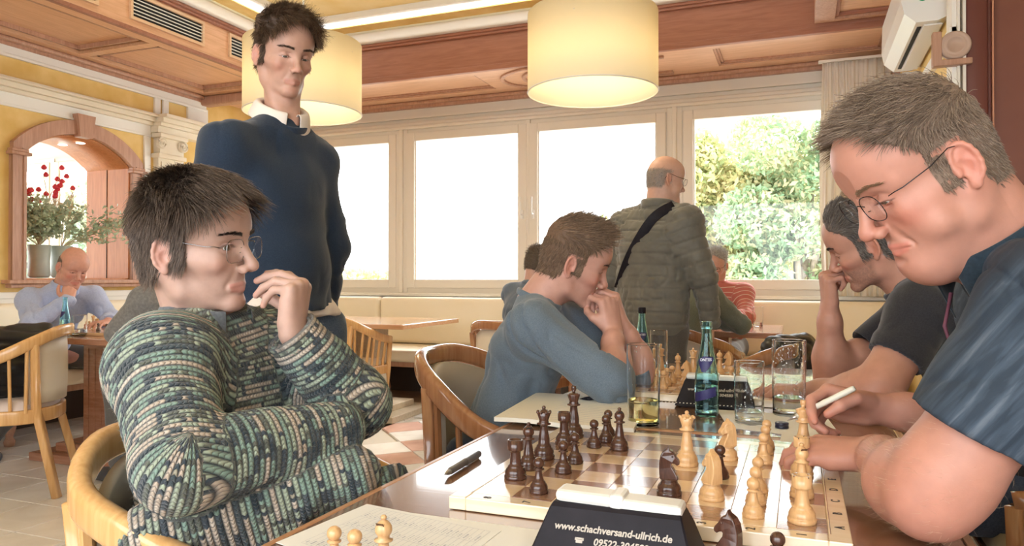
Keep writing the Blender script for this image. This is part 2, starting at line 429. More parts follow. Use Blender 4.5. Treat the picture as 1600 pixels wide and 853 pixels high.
# white crown, yellow band, light cove, ceiling
t = MB().box(XF, XF+.10, -.5, YF, ZF+.01, ZF+.10, .02).box(XF, XR, YF-.10, YF, ZF+.01, ZF+.10, .02)
struct(t, 'trim_10', m_white)
ZC = 3.36
c = MB().box(XF, 5, -1.5, YF, ZC, ZC+.1)
struct(c, 'ceiling', m_stucco_c)
c = MB().box(XF+.1, XF+.24, -.5, YF-.1, ZC-.07, ZC).box(XF+.1, XR, YF-.24, YF-.1, ZC-.07, ZC)
struct(c, 'trim_11', m_stucco)
cove = MB().box(XF+.24, XF+.32, -.5, YF-.24, ZC-.06, ZC-.045).box(XF+.24, XR, YF-.32, YF-.24, ZC-.06, ZC-.045)
tag(cove.build('cove_light', emis('cove light glow', (1, .97, .9), 3.0)), 'long white light strip in the ceiling cove above the windows', 'light')
t = MB().box(XF+.32, XF+.37, -.5, YF-.32, ZC-.05, ZC).box(XF+.32, XR, YF-.37, YF-.32, ZC-.05, ZC)
struct(t, 'trim_12', m_white)
def downlight(x, y, label):
    o = thing('ceiling_spotlight', label, 'light', (x, y, ZC))
    MB().lathe([(.035, -.002), (.05, -.010), (.055, -.006), (.055, 0)], 20, cap=False).build('ring', m_handle, o)
    MB().lathe([(.0, -.003), (.036, -.003)], 20, cap=False).build('lens', emis('spot glow', (1, .97, .9), 3), o)
p = A(657, 7, 1150*(ZC-1.1)/428); downlight(p.x, p.y, 'small round recessed spotlight in the yellow ceiling above the middle window')
# outer slab over the soffits so that no sky leaks in
struct(MB().box(-12, XF-.02, -1.5, 7, ZF+.02, ZF+.2).box(-12, 5, YF+.02, 7, ZF+.02, ZF+.2), 'ceiling_1', m_white).name = 'trim_13'

# air vents in the left fascia
def vent(y0, y1, label):
    o = thing('air_vent', label, 'vent', (XF, (y0+y1)/2, (ZS+ZF)/2+.01)); h = .075; L = (y1-y0)/2
    f = MB().box(-.005, .02, -L, L, h, h+.022).box(-.005, .02, -L, L, -h-.022, -h).box(-.005, .02, -L, -L+.02, -h, h).box(-.005, .02, L-.02, L, -h, h)
    f.build('frame', m_wood_edge, o); MB().box(.0, .003, -L+.01, L-.01, -h, h).build('backing', m_black, o)
    for k in range(5):
        z = -h+.026*(k+1)-.004
        MB().box(.004, .014, -L+.02, L-.02, z, z+.005).build('slat', m_white, o)
def yon(px, X=XF):
    r = (px-800)/1150; d = X/(r*CT-ST); return d*(r*ST+CT)
vent(yon(200), yon(316), 'rectangular air vent with black slots in the wooden fascia, left of the two')
vent(yon(355), yon(470), 'air vent in the wooden fascia, partly behind the standing young man')
vent(yon(200)-1.5, yon(150), 'air vent at the upper edge of the photo, nearest the camera')

# wooden beam block coming forward on the right
bx = MB(); xs0, xs1 = .10, XR; panel_grid([(xs0+.13, xs1-.04, 3.4, 5.58)], xs0, xs1, 3.0, YF-.052, 2.905, bx)
bx.box(xs0, xs0+.02, 3.0, YF-.052, 2.957, ZC)
o = struct(bx, 'trim_14', m_wood_frame)
MB().box(xs0+.13, xs1-.04, 3.4, 5.58, 2.945, 2.965).build('panel', m_wood_ceilx, o)
b = MB(); b.box(xs0+.13, xs0+.155, 3.4, 5.58, 2.92, 2.944).box(xs0+.156, xs1-.04, 5.555, 5.58, 2.92, 2.944); b.build('moulding', m_wood_dark, o)

# left wall with the arched opening
A0, A1, SZ, AH, TH = 3.78, 4.72, 2.05, .20, .50     # opening in Y, springing height, arch rise, depth
w = MB(); xw = XL-TH
w.box(xw, XL, -1.5, A0, 0, 3.2).box(xw, XL, A1, YW+.1, 0, 3.2).box(xw, XL, A0, A1, 0, 1.09)
R = ((A1-A0)/2)**2/(2*AH)+AH/2; cyy = (A0+A1)/2; cz = SZ+AH-R
def archz(yv, dr=0): return cz+math.sqrt(max(0, (R+dr)**2-(yv-cyy)**2))
N = 14
for k in range(N):
    ya, yb = A0+(A1-A0)*k/N, A0+(A1-A0)*(k+1)/N; za, zb = archz(ya), archz(yb)
    vs = [(x, yy, zz) for x in (xw, XL) for yy, zz in ((ya, za), (yb, zb), (yb, 3.2), (ya, 3.2))]
    w.add(vs, [(0, 1, 2, 3), (4, 7, 6, 5), (0, 4, 5, 1), (2, 6, 7, 3)])
struct(w, 'wall_left', m_stucco)
arch = thing('arched_wall_opening', 'arched wooden opening in the yellow wall behind the bald man, flowers on its sill', 'arch', (XL, cyy, 1.09))
def ap(x, y, z): return (x-XL, y-cyy, z-1.09)
b = MB()    # lining
b.box(xw-XL, -.0, A1-cyy-.012, A1-cyy+.002, 0, SZ-1.09); b.box(xw-XL, 0, A0-cyy-.002, A0-cyy+.012, 0, SZ-1.09); b.box(xw-XL, 0.0, A0-cyy, A1-cyy, -.002, .012)
b.build('jamb', m_wood_arch, arch)
MB().box(xw-XL+.245, xw-XL+.25, A1-cyy-.016, A1-cyy-.012, 0, SZ-1.09).build('joint', m_black, arch)
b = MB(); vs = []; fs = []
for k in range(N*2+1):
    yy = A0+(A1-A0)*k/(N*2); z = archz(yy)
    vs += [ap(xw, yy, z-.002), ap(XL, yy, z-.002), ap(xw, yy, z-.014), ap(XL, yy, z-.014)]
for k in range(N*2):
    i = 4*k; fs += [(i+2, i+3, i+7, i+6), (i, i+4, i+5, i+1), (i, i+2, i+6, i+4), (i+1, i+5, i+7, i+3)]
b.add(vs, fs, True).build('vault', m_wood_arch, arch)
# casing: moulded arch band, posts, imposts, keystone, shelf
sec = [(-.055, 0), (.055, 0), (.055, .02), (.035, .035), (.02, .03), (-.03, .03), (-.045, .045), (-.055, .045)]
pts = [ap(XL, yy, archz(yy)+.05) for yy in np.linspace(A0-.05, A1+.05, 25)]
sw = MB()
vs = []; fs = []
for k in range(31):
    yy = A0-.10+(A1-A0+.2)*k/30
    ang = math.asin(max(-1, min(1, (yy-cyy)/(R+.11)))); z1 = cz+(R+.11)*math.cos(ang)
    yi = max(A0, min(A1, cyy+(yy-cyy)*(A1-A0)/(A1-A0+.2))); zi = archz(yi)
    vs += [ap(XL, yi, zi), ap(XL+.045, yi, zi), ap(XL+.045, yy, z1), ap(XL, yy, z1)]
for k in range(30):
    i = 4*k
    for q in range(4): fs.append((i+q, i+(q+1) % 4, i+4+(q+1) % 4, i+4+q))
fs += [(0, 3, 2, 1), (120, 121, 122, 123)]
sw.add(vs, fs, False).build('arch_casing', m_wood_frame, arch)
for s_, y0, y1 in ((0, A0-.105, A0), (1, A1, A1+.105)):
    b = MB().box(0, .035, y0-cyy, y1-cyy, 0, SZ-1.09-.03).box(.03, .045, y0-cyy+.0, y0-cyy+.02, 0, SZ-1.09-.03).box(.03, .045, y1-cyy-.02, y1-cyy, 0, SZ-1.09-.03)
    b.build('post', m_wood_frame, arch)
    MB().box(0, .07, y0-cyy-.025, y1-cyy+.025, SZ-1.09-.04, SZ-1.09-.015, .006).box(0, .055, y0-cyy-.012, y1-cyy+.012, SZ-1.09-.015, SZ-1.09+.01, .006).box(0, .044, *((A0-cyy-.10, A0-cyy-.035) if s_ == 0 else (A1-cyy+.035, A1-cyy+.10)), SZ-1.09+.0, SZ-1.09+.052).build('impost', m_wood_frame, arch)
kz = SZ+AH-1.09; MB().add([(x, yy, z) for x in (0, .075) for yy, z in ((-.055, kz-.02), (.055, kz-.02), (.08, kz+.16), (-.08, kz+.16))],
    [(0, 1, 2, 3), (4, 7, 6, 5), (0, 4, 5, 1), (1, 5, 6, 2), (2, 6, 7, 3), (3, 7, 4, 0)]).build('keystone', m_wood_frame, arch)
MB().box(0, .10, A0-cyy-.16, A1-cyy+.16, -.03, 0, .006).box(0, .07, A0-cyy-.13, A1-cyy+.13, -.06, -.03, .006).build('shelf', m_wood_frame, arch)
for k, x in enumerate((-.15, -.36)):
    z = archz(cyy+.1)-1.09-.02
    MB().lathe([(.0, 0), (.035, 0), (.035, .004)], 16, (x, .12, z-.004), cap=False).build('spotlight', emis('niche spot %d' % k, (1, .97, .9), 3), arch)
# white frames and cornice on the left wall
t = MB()
t.box(XL, XL+.02, -1, YF-.1, 2.74, ZS-.05).box(XL, XL+.03, -1, YF-.1, 2.72, 2.745, .006)
for yy in (yon(243, XL), yon(256, XL)): t.box(XL, XL+.022, yy-.03, yy+.03, 2.54, 2.74)
t.box(XL, XL+.022, 5.35, 5.6, 2.54, 2.74)
struct(t, 'trim_15', m_white)
t = MB()
for z0, z1, dx in ((2.46, 2.49, .05), (2.49, 2.53, .08), (2.53, 2.545, .12), (2.545, 2.56, .10)): t.box(XL, XL+dx, -1, 4.93, z0, z1, .005)
for z0, z1, dx in ((2.40, 2.46, .10), (2.46, 2.49, .13), (2.49, 2.53, .16), (2.53, 2.56, .20)): t.box(XL, XL+dx, 4.93, 5.62, z0, z1, .005)
struct(t, 'trim_16', m_stone)
t = MB().box(XL, XL+.012, -1, 4.93, 2.38, 2.46).box(XL, XL+.02, -1, 4.93, 2.36, 2.38, .004).box(XL, XL+.012, 4.877, 4.93, 1.0, 2.379).box(XL, XL+.02, 4.86, 4.875, 1.0, 2.37).box(XL, XL+.02, -1, 5.6, .95, 1.0, .006).box(XL, XL+.012, -1, 5.6, .8, .95)
struct(t, 'trim_17', m_white)
# pilaster with scroll capital
pil = thing('pilaster', 'cream stone pilaster with scrolled capital beside the arch', 'pilaster', (XL, 5.10, 0))
MB().box(0, .06, -.13, .13, .95, 2.2).box(.06, .07, -.10, -.07, 1.0, 2.15).box(.06, .07, .07, .10, 1.0, 2.15).build('shaft', m_stone, pil)
c = MB().box(0, .10, -.16, .16, 2.18, 2.22, .008).box(0, .12, -.16, .16, 2.36, 2.40, .008).box(0, .08, -.13, .13, 2.22, 2.36)
c.build('capital', m_stone, pil)
for s_ in (-1, 1):
    sp = [(.10, s_*.12+.052*(1-t/26)*math.cos(-s_*t*.55+PI/2), 2.31+.052*(1-t/26)*math.sin(-s_*t*.55+PI/2)) for t in range(24)]
    MB().lathe([(.05, 0), (.05, .03), (.0, .03)], 18, (.07, s_*.12, 2.31), Matrix.Rotation(PI/2, 4, 'Y'), cap=False).tube(sp, .008, 6).build('scroll', m_stone, pil)
pan = MB().box(XL, XL+.018, 5.27, 5.6, 1.02, 1.06).box(XL, XL+.018, 5.27, 5.30, 1.02, 2.40); struct(pan, 'trim_18', m_white)

# right wall, pier with dark panelled wood
w = MB().box(XR, XR+.1, 4.2, YW+.1, 0, 3.4); struct(w, 'wall_right', m_stucco)
w = MB().box(XR+.04, 4, 4.22, 4.4, 0, 3.4); struct(w, 'wall_right_pier', m_panel_red).name = 'wall_front'
t = MB().box(XR+.035, XR+.13, 4.14, 4.24, 0, 3.3, .01).box(XR+.13, XR+.15, 4.17, 4.24, 0, 3.3, .006); struct(t, 'trim_19', plain('dark red wood', (.15, .04, .03), .35))
t = MB().box(XR+.0, XR+.012, 4.14, 4.22, 0, 3.3).box(XR+.022, XR+.035, 4.13, 4.22, 0, 3.3); struct(t, 'trim_20', m_win)
t = MB().box(XR+.150, XR+.158, 4.16, 4.24, 0, 3.3, .003); struct(t, 'trim_21', plain('copper bead', (.62, .28, .16), .35))
# white corner at the air conditioner
t = MB().box(XR-.03, XR, 4.16, 6.4, 2.28, 2.34).box(XR-.02, XR, 4.16, 4.3, 1.9, 2.9); struct(t, 'trim_22', m_white)

# air conditioner
ac = thing('air_conditioner', 'white wall-mounted air conditioner at the upper right beside the curtain', 'air conditioner', (XR, 4.85, 2.44))
prof = [(0, .02), (-.05, 0), (-.15, .0), (-.205, .05), (-.22, .12), (-.215, .30), (-.18, .31), (0, .31)]
vs = [(x, yy, z) for yy in (-.5, .5) for x, z in prof]; n = len(prof)
fs = [tuple(range(n)), tuple(range(2*n-1, n-1, -1))]+[(i, (i+1) % n, n+(i+1) % n, n+i) for i in range(n)]
m_acw = plain('white plastic', (.84, .83, .80), .3)
MB().add(vs, fs).build('housing', m_acw, ac)
MB().box(-.135, -.115, -.42, .42, -.004, .004).build('slot', m_black, ac)
MB().box(-.108, -.02, -.45, .45, -.008, .002, .003).build('louvre', m_acw, ac)
MB().lathe([(0, 0), (.022, 0), (.022, .003)], 20, (-.12, -.503, .13), Matrix.Rotation(PI/2, 4, 'X'), cap=True).build('green_sticker', plain('green sticker', (.02, .38, .16), .5), ac)
MB().lathe([(.024, 0), (.024, .002), (.020, .002), (.020, 0)], 20, (-.06, -.502, .13), Matrix.Rotation(PI/2, 4, 'X'), cap=False).build('round_mark', plain('grey mark', (.45, .45, .43), .5), ac)
MB().box(-.10, 0, .52, .60, -.12, .0, .005).build('pipe_cover', m_acw, ac)
# scroll corbel on the wall beneath it
cb = thing('scroll_corbel', 'carved round scroll ornament on the wall under the air conditioner', 'corbel', (XR+.02, 4.13, 2.24))
MB().lathe([(0, .004), (.03, .004), (.034, .010), (.045, .012), (.05, .008), (.055, .012), (.065, .012), (.07, 0), (.07, -.02)], 28, (-.03, 0, 0), Matrix.Rotation(PI/2, 4, 'X')).build('disc', plain('pinkish corbel wood', (.55, .38, .29), .5), cb)
MB().box(-.13, -.09, -.02, .03, -.08, .07, .005).box(-.13, .04, -.02, .03, -.10, -.07, .005).build('bracket', m_wood_frame, cb)

# curtain
cu = thing('curtain', 'gathered cream curtain at the right end of the windows', 'curtain', (.16, 6.30, 0))
vs = []; fs = []; NX, NZ = 140, 30
for j in range(NZ+1):
    z = 2.80-(2.80-.96)*j/NZ
    for i in range(NX+1):
        u = i/NX; g = .6+.4*math.sin(3*u+z*1.3)
        yy = .027*math.sin(u*2*PI*8+.5*math.sin(z*1.7)+1.3*math.sin(u*7))*g+.006*math.sin(u*2*PI*19+z)
        vs.append((u*.50+.012*math.sin(z*2.5+u*9), yy, z))
for j in range(NZ):
    for i in range(NX): a = j*(NX+1)+i; fs.append((a, a+1, a+NX+2, a+NX+1))
k = NM('cream curtain cloth'); k.p.inputs['Base Color'].default_value = (.90, .85, .77, 1); k.p.inputs['Roughness'].default_value = .9
tl = k.n('ShaderNodeBsdfTranslucent'); tl.inputs[0].default_value = (.8, .72, .6, 1); mx = k.n('ShaderNodeMixShader'); mx.inputs[0].default_value = .25
k.l(k.p.outputs[0], mx.inputs[1]); k.l(tl.outputs[0], mx.inputs[2]); k.l(mx.outputs[0], k.out.inputs[0])
o = MB().add(vs, fs, True).build('cloth', k.m, cu); sm = o.modifiers.new('thick', 'SOLIDIFY'); sm.thickness = .003
MB().box(-.02, .52, -.02, .02, 2.80, 2.82).build('rail', m_white, cu)

# pendant lamps with drum shades
k = NM('lamp shade cloth'); k.p.inputs['Base Color'].default_value = (.88, .82, .68, 1); k.p.inputs['Roughness'].default_value = .8
tl = k.n('ShaderNodeBsdfTranslucent'); tl.inputs[0].default_value = (.95, .86, .66, 1); mx = k.n('ShaderNodeMixShader'); mx.inputs[0].default_value = .45
nz = k.n('ShaderNodeTexNoise', Scale=180); k.bump(nz.outputs[0], .08, .001)
k.l(k.p.outputs[0], mx.inputs[1]); k.l(tl.outputs[0], mx.inputs[2]); k.l(mx.outputs[0], k.out.inputs[0]); m_shade = k.m
def pendant(px, d, z0, label, D=.70, H=.425):
    p = A(px, 0, d); o = thing('pendant_lamp', label, 'lamp', (p.x, p.y, z0)); R_ = D/2
    MB().lathe([(R_, 0), (R_, H), (R_-.003, H), (R_-.003, 0), (R_, 0)], 72, cap=False).build('shade', m_shade, o)
    MB().tube([(R_*math.cos(a), R_*math.sin(a), .004) for a in np.linspace(0, 2*PI, 72)[:-1]], .0035, 6, closed=True).build('rim', m_white, o)
    MB().tube([(0, 0, H*.6), (0, 0, ZC-z0)], .006, 6).lathe([(.055, ZC-z0-.02), (.055, ZC-z0)], 16).build('cord', m_white, o)
    MB().tube([(-R_, 0, H*.8), (R_, 0, H*.8)], .004, 6).tube([(0, -R_, H*.8), (0, R_, H*.8)], .004, 6).build('spider', m_white, o)
    MB().ball((0, 0, H*.5), .05, 12).build('bulb', emis('bulb %s' % px, (1, .85, .55), 12), o)
    ld = bpy.data.lights.new('lamp_light', 'POINT'); ld.energy = 8; ld.color = (1, .86, .60); ld.shadow_soft_size = .08
    lo = bpy.data.objects.new('lamp_light', ld); COL.objects.link(lo); lo.parent = o; lo.location = (0, 0, H*.35)
pendant(926, 3.97, 2.10, 'large cream drum pendant lamp hanging above the middle of the room')
pendant(473, 4.47, 2.10, 'cream drum pendant lamp partly hidden by the standing young man')

# ------------------------------------------------------------------ outside: trees and a pale house
def leaf_mat(name, c1, c2, c3):
    k = NM(name); oi = k.n('ShaderNodeNewGeometry'); n = k.n('ShaderNodeTexNoise', Scale=.9, Detail=3); k.l(oi.outputs['Position'], n.inputs['Vector'])
    r = k.math('ADD', k.math('MULTIPLY', n.outputs[0], .75), k.math('MULTIPLY', oi.outputs['Random Per Island'], .3))
    k.l(k.ramp(r, [(.38, c1), (.52, c2), (.66, c3)]), k.p.inputs['Base Color']); k.p.inputs['Roughness'].default_value = .8
    tl = k.n('ShaderNodeBsdfTranslucent'); tl.inputs[0].default_value = (*c2, 1); mx = k.n('ShaderNodeMixShader'); mx.inputs[0].default_value = .4
    k.l(k.p.outputs[0], mx.inputs[1]); k.l(tl.outputs[0], mx.inputs[2]); k.l(mx.outputs[0], k.out.inputs[0]); return k.m
ml1 = leaf_mat('yellow green leaves', (.26, .38, .18), (.52, .52, .24), (.74, .60, .32))
ml2 = leaf_mat('green leaves', (.20, .34, .20), (.36, .46, .26), (.66, .54, .32))
m_bark = noisy('bark', (.25, .2, .15), (.4, .33, .25), 20, .9)
def tree(base, blobs, n, size, mat, label, seed):
    rng = np.random.RandomState(seed); o = thing('tree', label, 'tree', base, 0)
    V = []; tot = sum(b[3]**2 for b in blobs)
    for bx_, by_, bz_, br in blobs:
        m = int(n*br*br/tot); dirs = rng.normal(size=(m, 3)); dirs /= np.linalg.norm(dirs, axis=1)[:, None]
        rr = br*(.55+.5*rng.rand(m)**.6)
        cpos = np.array([bx_, by_, bz_])+dirs*rr[:, None]*(1, 1, .85)
        a = rng.normal(size=(m, 3)); a /= np.linalg.norm(a, axis=1)[:, None]; b = np.cross(a, rng.normal(size=(m, 3))); b /= np.linalg.norm(b, axis=1)[:, None]
        s = size*(.6+.8*rng.rand(m))[:, None]
        V.append(np.stack([cpos-a*s, cpos+b*s*.45, cpos+a*s, cpos-b*s*.45], 1).reshape(-1, 3))
    V = np.concatenate(V); F = np.arange(len(V)).reshape(-1, 4)
    f = link('foliage', raw_mesh('foliage', V, F, mat, False), o); f['kind'] = 'stuff'
    tr = MB(); tr.tube([(0, 0, -4.6), (.1, 0, -2), (0, .1, .5)], .22, 8, scales=[1.3, 1, .6])
    for bx_, by_, bz_, br in blobs[:6]: tr.tube([(0, 0, -2.2), (bx_*.5, by_*.5, bz_*.4-.6), (bx_, by_, bz_)], .09, 6, scales=[1.2, .8, .3])
    tr.build('trunk', m_bark, o)
def blobs(n, w, h, r, seed, dz=0):
    rng = random.Random(seed); return [((rng.random()-.5)*2*w, (rng.random()-.5)*w, dz+(rng.random()-.5)*2*h, r*(.7+.6*rng.random())) for _ in range(n)]
p = A(1140, 400, 17); tree((p.x, p.y, 1.6), blobs(24, 1.6, 2.0, .72, 3, .35), 34000, .085, ml1, 'broad yellow green tree outside the right window, left half of its view', 1)
p = A(1250, 400, 15); tree((p.x, p.y, 1.6), blobs(22, 1.1, 2.1, .62, 5, .25), 28000, .075, ml2, 'green tree outside the right window beside the curtain', 2)
p = A(985, 420, 20); tree((p.x, p.y, 1.3), blobs(12, 1.0, 1.6, .7, 8, -.6), 9000, .09, ml1, 'yellowing tree behind the padded jacket man, seen through the middle window', 3)
p = A(560, 430, 19); tree((p.x, p.y, .6), blobs(12, 1.6, .7, .6, 9, .0), 10000, .085, ml1, 'low yellow tree at the foot of the left window', 4)
p = A(40, 400, 17); tree((p.x, p.y, 1.0), blobs(16, 1.8, 1.6, .8, 11, .3), 12000, .09, ml2, 'pale green tree seen through the arched opening', 5)
gr = MB().box(-60, 40, 9.5, 90, -3.2, -3.0); struct(gr, 'ground', plain('pale ground', (.75, .76, .72), .9)).name = 'trim_23'
hs = thing('house', 'overexposed white building far outside the middle window', 'building', (-14, 34, -3))
m_house = plain('white render', (.9, .9, .9), .8)
MB().box(-9, 9, 0, 8, 0, 6.6).build('wall', m_house, hs)
MB().add([(x, yy, z) for x in (-9.3, 9.3) for yy, z in ((-.4, 6.6), (4, 8.6), (8.4, 6.6))], [(0, 1, 2), (3, 5, 4), (0, 3, 4, 1), (1, 4, 5, 2), (0, 2, 5, 3)]).build('roof', plain('pale roof', (.85, .84, .84), .8), hs)
for i in range(5):
    wz = MB().box(-7.4+3.3*i, -6.4+3.3*i, -.05, .05, 4.3, 5.5).build('window', plain('far glass', (.55, .62, .68), .3) if i == 0 else bpy.data.materials['far glass'], hs)
# ------------------------------------------------------------------ furniture
def onz(px, py, z):
    d = 1150*(CAM_Z-z)/(py-435); return A(px, py, d)
m_table = wood('dark table wood', (.17, .075, .035), (.25, .12, .06), 'x', .22, coat=.9, glossnoise=.16)
m_table.node_tree.nodes['Principled BSDF'].inputs['Coat IOR'].default_value = 1.9
m_tableedge = wood('table edge wood', (.42, .20, .10), (.52, .27, .14), 'y', .3)
m_tablered = wood('red brown table wood', (.36, .16, .09), (.47, .24, .15), 'x', .22, coat=.5)
m_tablefar = wood('orange table wood', (.50, .25, .12), (.62, .35, .19), 'x', .18, coat=.8)
def table(name, label, x0, x1, y0, y1, top, edge, base=None, ztop=.76, th=.035):
    t = thing(name, label, 'table', ((x0+x1)/2, (y0+y1)/2, 0), group=None); hx, hy = (x1-x0)/2, (y1-y0)/2
    MB().box(-hx+.012, hx-.012, -hy+.012, hy-.012, ztop-th, ztop, .004).build('tabletop', top, t)
    b = MB(); b.box(-hx, -hx+.012, -hy, hy, ztop-th, ztop-.001, .003).box(hx-.012, hx, -hy, hy, ztop-th, ztop-.001, .003).box(-hx+.012, hx-.012, -hy, -hy+.012, ztop-th, ztop-.001, .003).box(-hx+.012, hx-.012, hy-.012, hy, ztop-th, ztop-.001, .003)
    b.build('edge_band', edge, t)
    base = base or edge
    c = MB().box(-.12, .12, -.12, .12, .1, ztop-th)
    for k in range(4): c.box(-.09+.055*k, -.075+.055*k, -.124, .124, .12, ztop-th-.05)
    c.build('column', base, t)
    MB().box(-hx*.72, hx*.72, -hy*.72, hy*.72, 0, .05, .006).build('foot', base, t)
    MB().box(-hx*.5, hx*.5, -hy*.5, hy*.5, .05, .10, .006).build('foot_step', base, t)
    return t
table('dining_table', 'long dark glossy table in the foreground carrying the near chess board', -.644, .21, .30, 1.66, m_table, m_tableedge)
table('dining_table', 'dark table behind the first one, carrying the second chess board and the bottles', -.644, .21, 1.662, 2.98, m_table, m_tableedge)
table('dining_table', 'red brown table on a stepped foot where the bald man plays', -4.50, -3.42, 2.98, 3.74, m_tablered, m_tablered, m_tablered)
table('dining_table', 'empty wooden table with a pale shiny top beside the window bench', -3.9, -2.70, 4.72, 5.66, m_tablefar, m_tablefar, wood('grey step wood', (.50, .40, .26), (.60, .50, .36), 'x', .35))
table('dining_table', 'small table behind the man in the quilted jacket, before the middle windows', -2.15, -1.05, 5.12, 5.72, m_tablered, m_tablered)
table('dining_table', 'table under the right window where the striped shirt man sits', -1.03, -.11, 4.85, 5.72, m_tablered, m_tablered)

# window bench and wall bench, in cushioned lengths
def bench(name, label, loc, rz, L, n, legs=4):
    o = thing(name, label, 'bench', loc, rz, None)
    w = L/n
    for k in range(n):
        x = -L/2+w*k
        MB().box(x+.003, x+w-.003, -.70, -.09, .36, .47, .035).build('seat_cushion', m_leather, o)
        b = MB().box(x+.003, x+w-.003, -.13, -.005, .47, .92, .045); q = b.build('backrest', m_leather, o)
    MB().box(-L/2, L/2, -.62, -.02, .31, .36, .004).build('seat_frame', m_wood_frame, o)
    for k in range(legs):
        x = -L/2+.3+(L-.6)*k/max(1, legs-1)
        MB().lathe([(.03, 0), (.035, .03), (.022, .06), (.04, .12), (.03, .17), (.035, .22), (.04, .31)], 14, (x, -.55, 0)).build('leg', m_wood_frame, o)
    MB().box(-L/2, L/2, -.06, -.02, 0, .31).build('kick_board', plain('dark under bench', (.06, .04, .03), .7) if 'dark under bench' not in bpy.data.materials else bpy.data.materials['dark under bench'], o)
    return o
bench('upholstered_bench', 'long cream upholstered bench under the windows', (-2.35, 6.38, 0), 0, 6.0, 4, 8)
bench('upholstered_bench', 'cream bench along the yellow wall behind the bald man', (-5.38, 3.3, 0), PI/2, 4.2, 3, 5)

def barrel_chair(name, label, loc, rz, wm, fab, seatfab, spind=6, group=None, s=1.0, top=.83, arm=.66):
    o = thing(name, label, 'chair', loc, rz, group)
    # faces local +Y ; U-shaped top rail
    raw = [(.255, .25, arm-.03), (.275, .10, arm+.0), (.285, -.05, arm+.05), (.25, -.19, top-.05), (.14, -.275, top-.005), (0, -.30, top)]
    pts = raw+[(-x, y, z) for x, y, z in raw[-2::-1]]
    P = smooth_path(pts, 6)
    MB().sweep([Vector(p)*s for p in P], rrect(.036, .060, .015), up=(0, 0, 1)).build('top_rail', wm, o)
    def railz(y):   # height of the rail at depth y (side)
        best = min(P[:len(P)//2], key=lambda p: abs(p[1]-y)); return best
    fr = [(.235, .24, .41), (.25, .0, .41), (.235, -.16, .41), (.13, -.245, .41), (0, -.265, .41)]
    FP = smooth_path(fr+[(-x, y, z) for x, y, z in fr[-2::-1]], 6)
    MB().sweep([Vector(p)*s for p in FP], rrect(.028, .07, .008)).sweep([Vector((-.235, .24, .41))*s, Vector((.235, .24, .41))*s], rrect(.028, .07, .008)).build('seat_frame', wm, o)
    c = MB(); vs = [(x*.97, y*.97+.003, .445) for x, y, z in FP]; n = len(vs)
    c.add([(v[0]*s, v[1]*s, v[2]*s) for v in vs]+[(v[0]*.9*s, v[1]*.9*s, .485*s) for v in vs]+[(v[0]*s, v[1]*s, .42*s) for v in vs],
          [tuple(range(n, 2*n))]+[(i, (i+1) % n, n+(i+1) % n, n+i) for i in range(n)]+[(2*n+i, 2*n+(i+1) % n, (i+1) % n, i) for i in range(n)]+[tuple(range(3*n-1, 2*n-1, -1))], True)
    c.build('seat_cushion', seatfab, o)
    for sx in (-1, 1):
        MB().sweep([Vector((sx*.245, .235, 0))*s, Vector((sx*.245, .235, .41))*s, Vector((sx*.255, .245, arm-.03))*s], rrect(.036, .036, .008)).build('leg', wm, o)
        MB().sweep([Vector((sx*.25, -.30, 0))*s, Vector((sx*.215, -.215, .38))*s, Vector((sx*.215, -.20, .45))*s, Vector((sx*.245, -.20, top-.06))*s], rrect(.036, .040, .008)).build('leg', wm, o)
        for k in range(spind):
            y = .17-.34*k/(spind-1); t = railz(y)
            MB().sweep([Vector((sx*.245, y*.95, .43))*s, Vector((sx*t[0], t[1], t[2]))*s], rrect(.014, .020, .004, 1), smooth=False).build('spindle', wm, o)
    # upholstered curved back panel
    vs = []; fs = []; m = 20
    for th in (.0, .028):
        for i in range(m+1):
            a = -1+2*i/m; x = a*.225; y = -.285+.095*abs(a)**2.2+th
            for j in range(6):
                z = .47+(top-.02-.06*abs(a)**2-.47)*j/5; bul = .006*math.sin(PI*j/5)*(1 if th else -1)
                vs.append((x*s, (y+bul)*s, z*s))
    K = (m+1)*6
    for i in range(m):
        for j in range(5):
            a = i*6+j; fs.append((a, a+1, a+7, a+6)); fs.append((K+a, K+a+6, K+a+7, K+a+1))
    for i in range(m): fs.append((i*6, i*6+6, K+i*6+6, K+i*6)); fs.append((i*6+5, K+i*6+5, K+i*6+11, i*6+11))
    for j in range(5): fs.append((j, K+j, K+j+1, j+1)); a = m*6+j; fs.append((a, a+1, K+a+1, K+a))
    MB().add(vs, fs, True).build('back_panel', fab, o)
    return o
def facing(x, y): return math.atan2(y, x)-PI/2
pc = m_creamfab; pinkseat = noisy('pink cream seat cloth', (.72, .60, .54), (.78, .66, .60), 4, .6)
barrel_chair('armchair', 'pale beech spindle armchair at the left edge with a black jacket over it', (-3.86, 2.60, 0), facing(-.75, -.66), m_chairwood, pc, pinkseat)
barrel_chair('armchair', 'honey coloured wooden armchair under the man in the striped knit sweater', (-.90, 1.11, 0), facing(1, .05), m_chairwood, m_chairfabric, m_chairfabric, top=.80)
barrel_chair('armchair', 'glossy brown armchair with taupe back under the man in the blue grey sweater', (-.765, 2.06, 0), facing(1, .05), m_chairdark, m_chairfabric, m_chairfabric, top=.86, arm=.66)
barrel_chair('armchair', 'pale armchair with spindle sides pushed up to the empty table', (-3.22, 4.72, 0), facing(.12, 1), m_chairwood, pc, pc, top=.82)
barrel_chair('armchair', 'wooden armchair with cream back behind the blue grey sweater man, before the bench', (-1.75, 4.62, 0), facing(.3, 1), m_chairdark, pc, pc, top=.80)
barrel_chair('armchair', 'brown armchair behind the padded jacket man, left of the chair with the black coat', (-.64, 4.42, 0), facing(.3, .95), m_chairdark, pc, pc, top=.80)
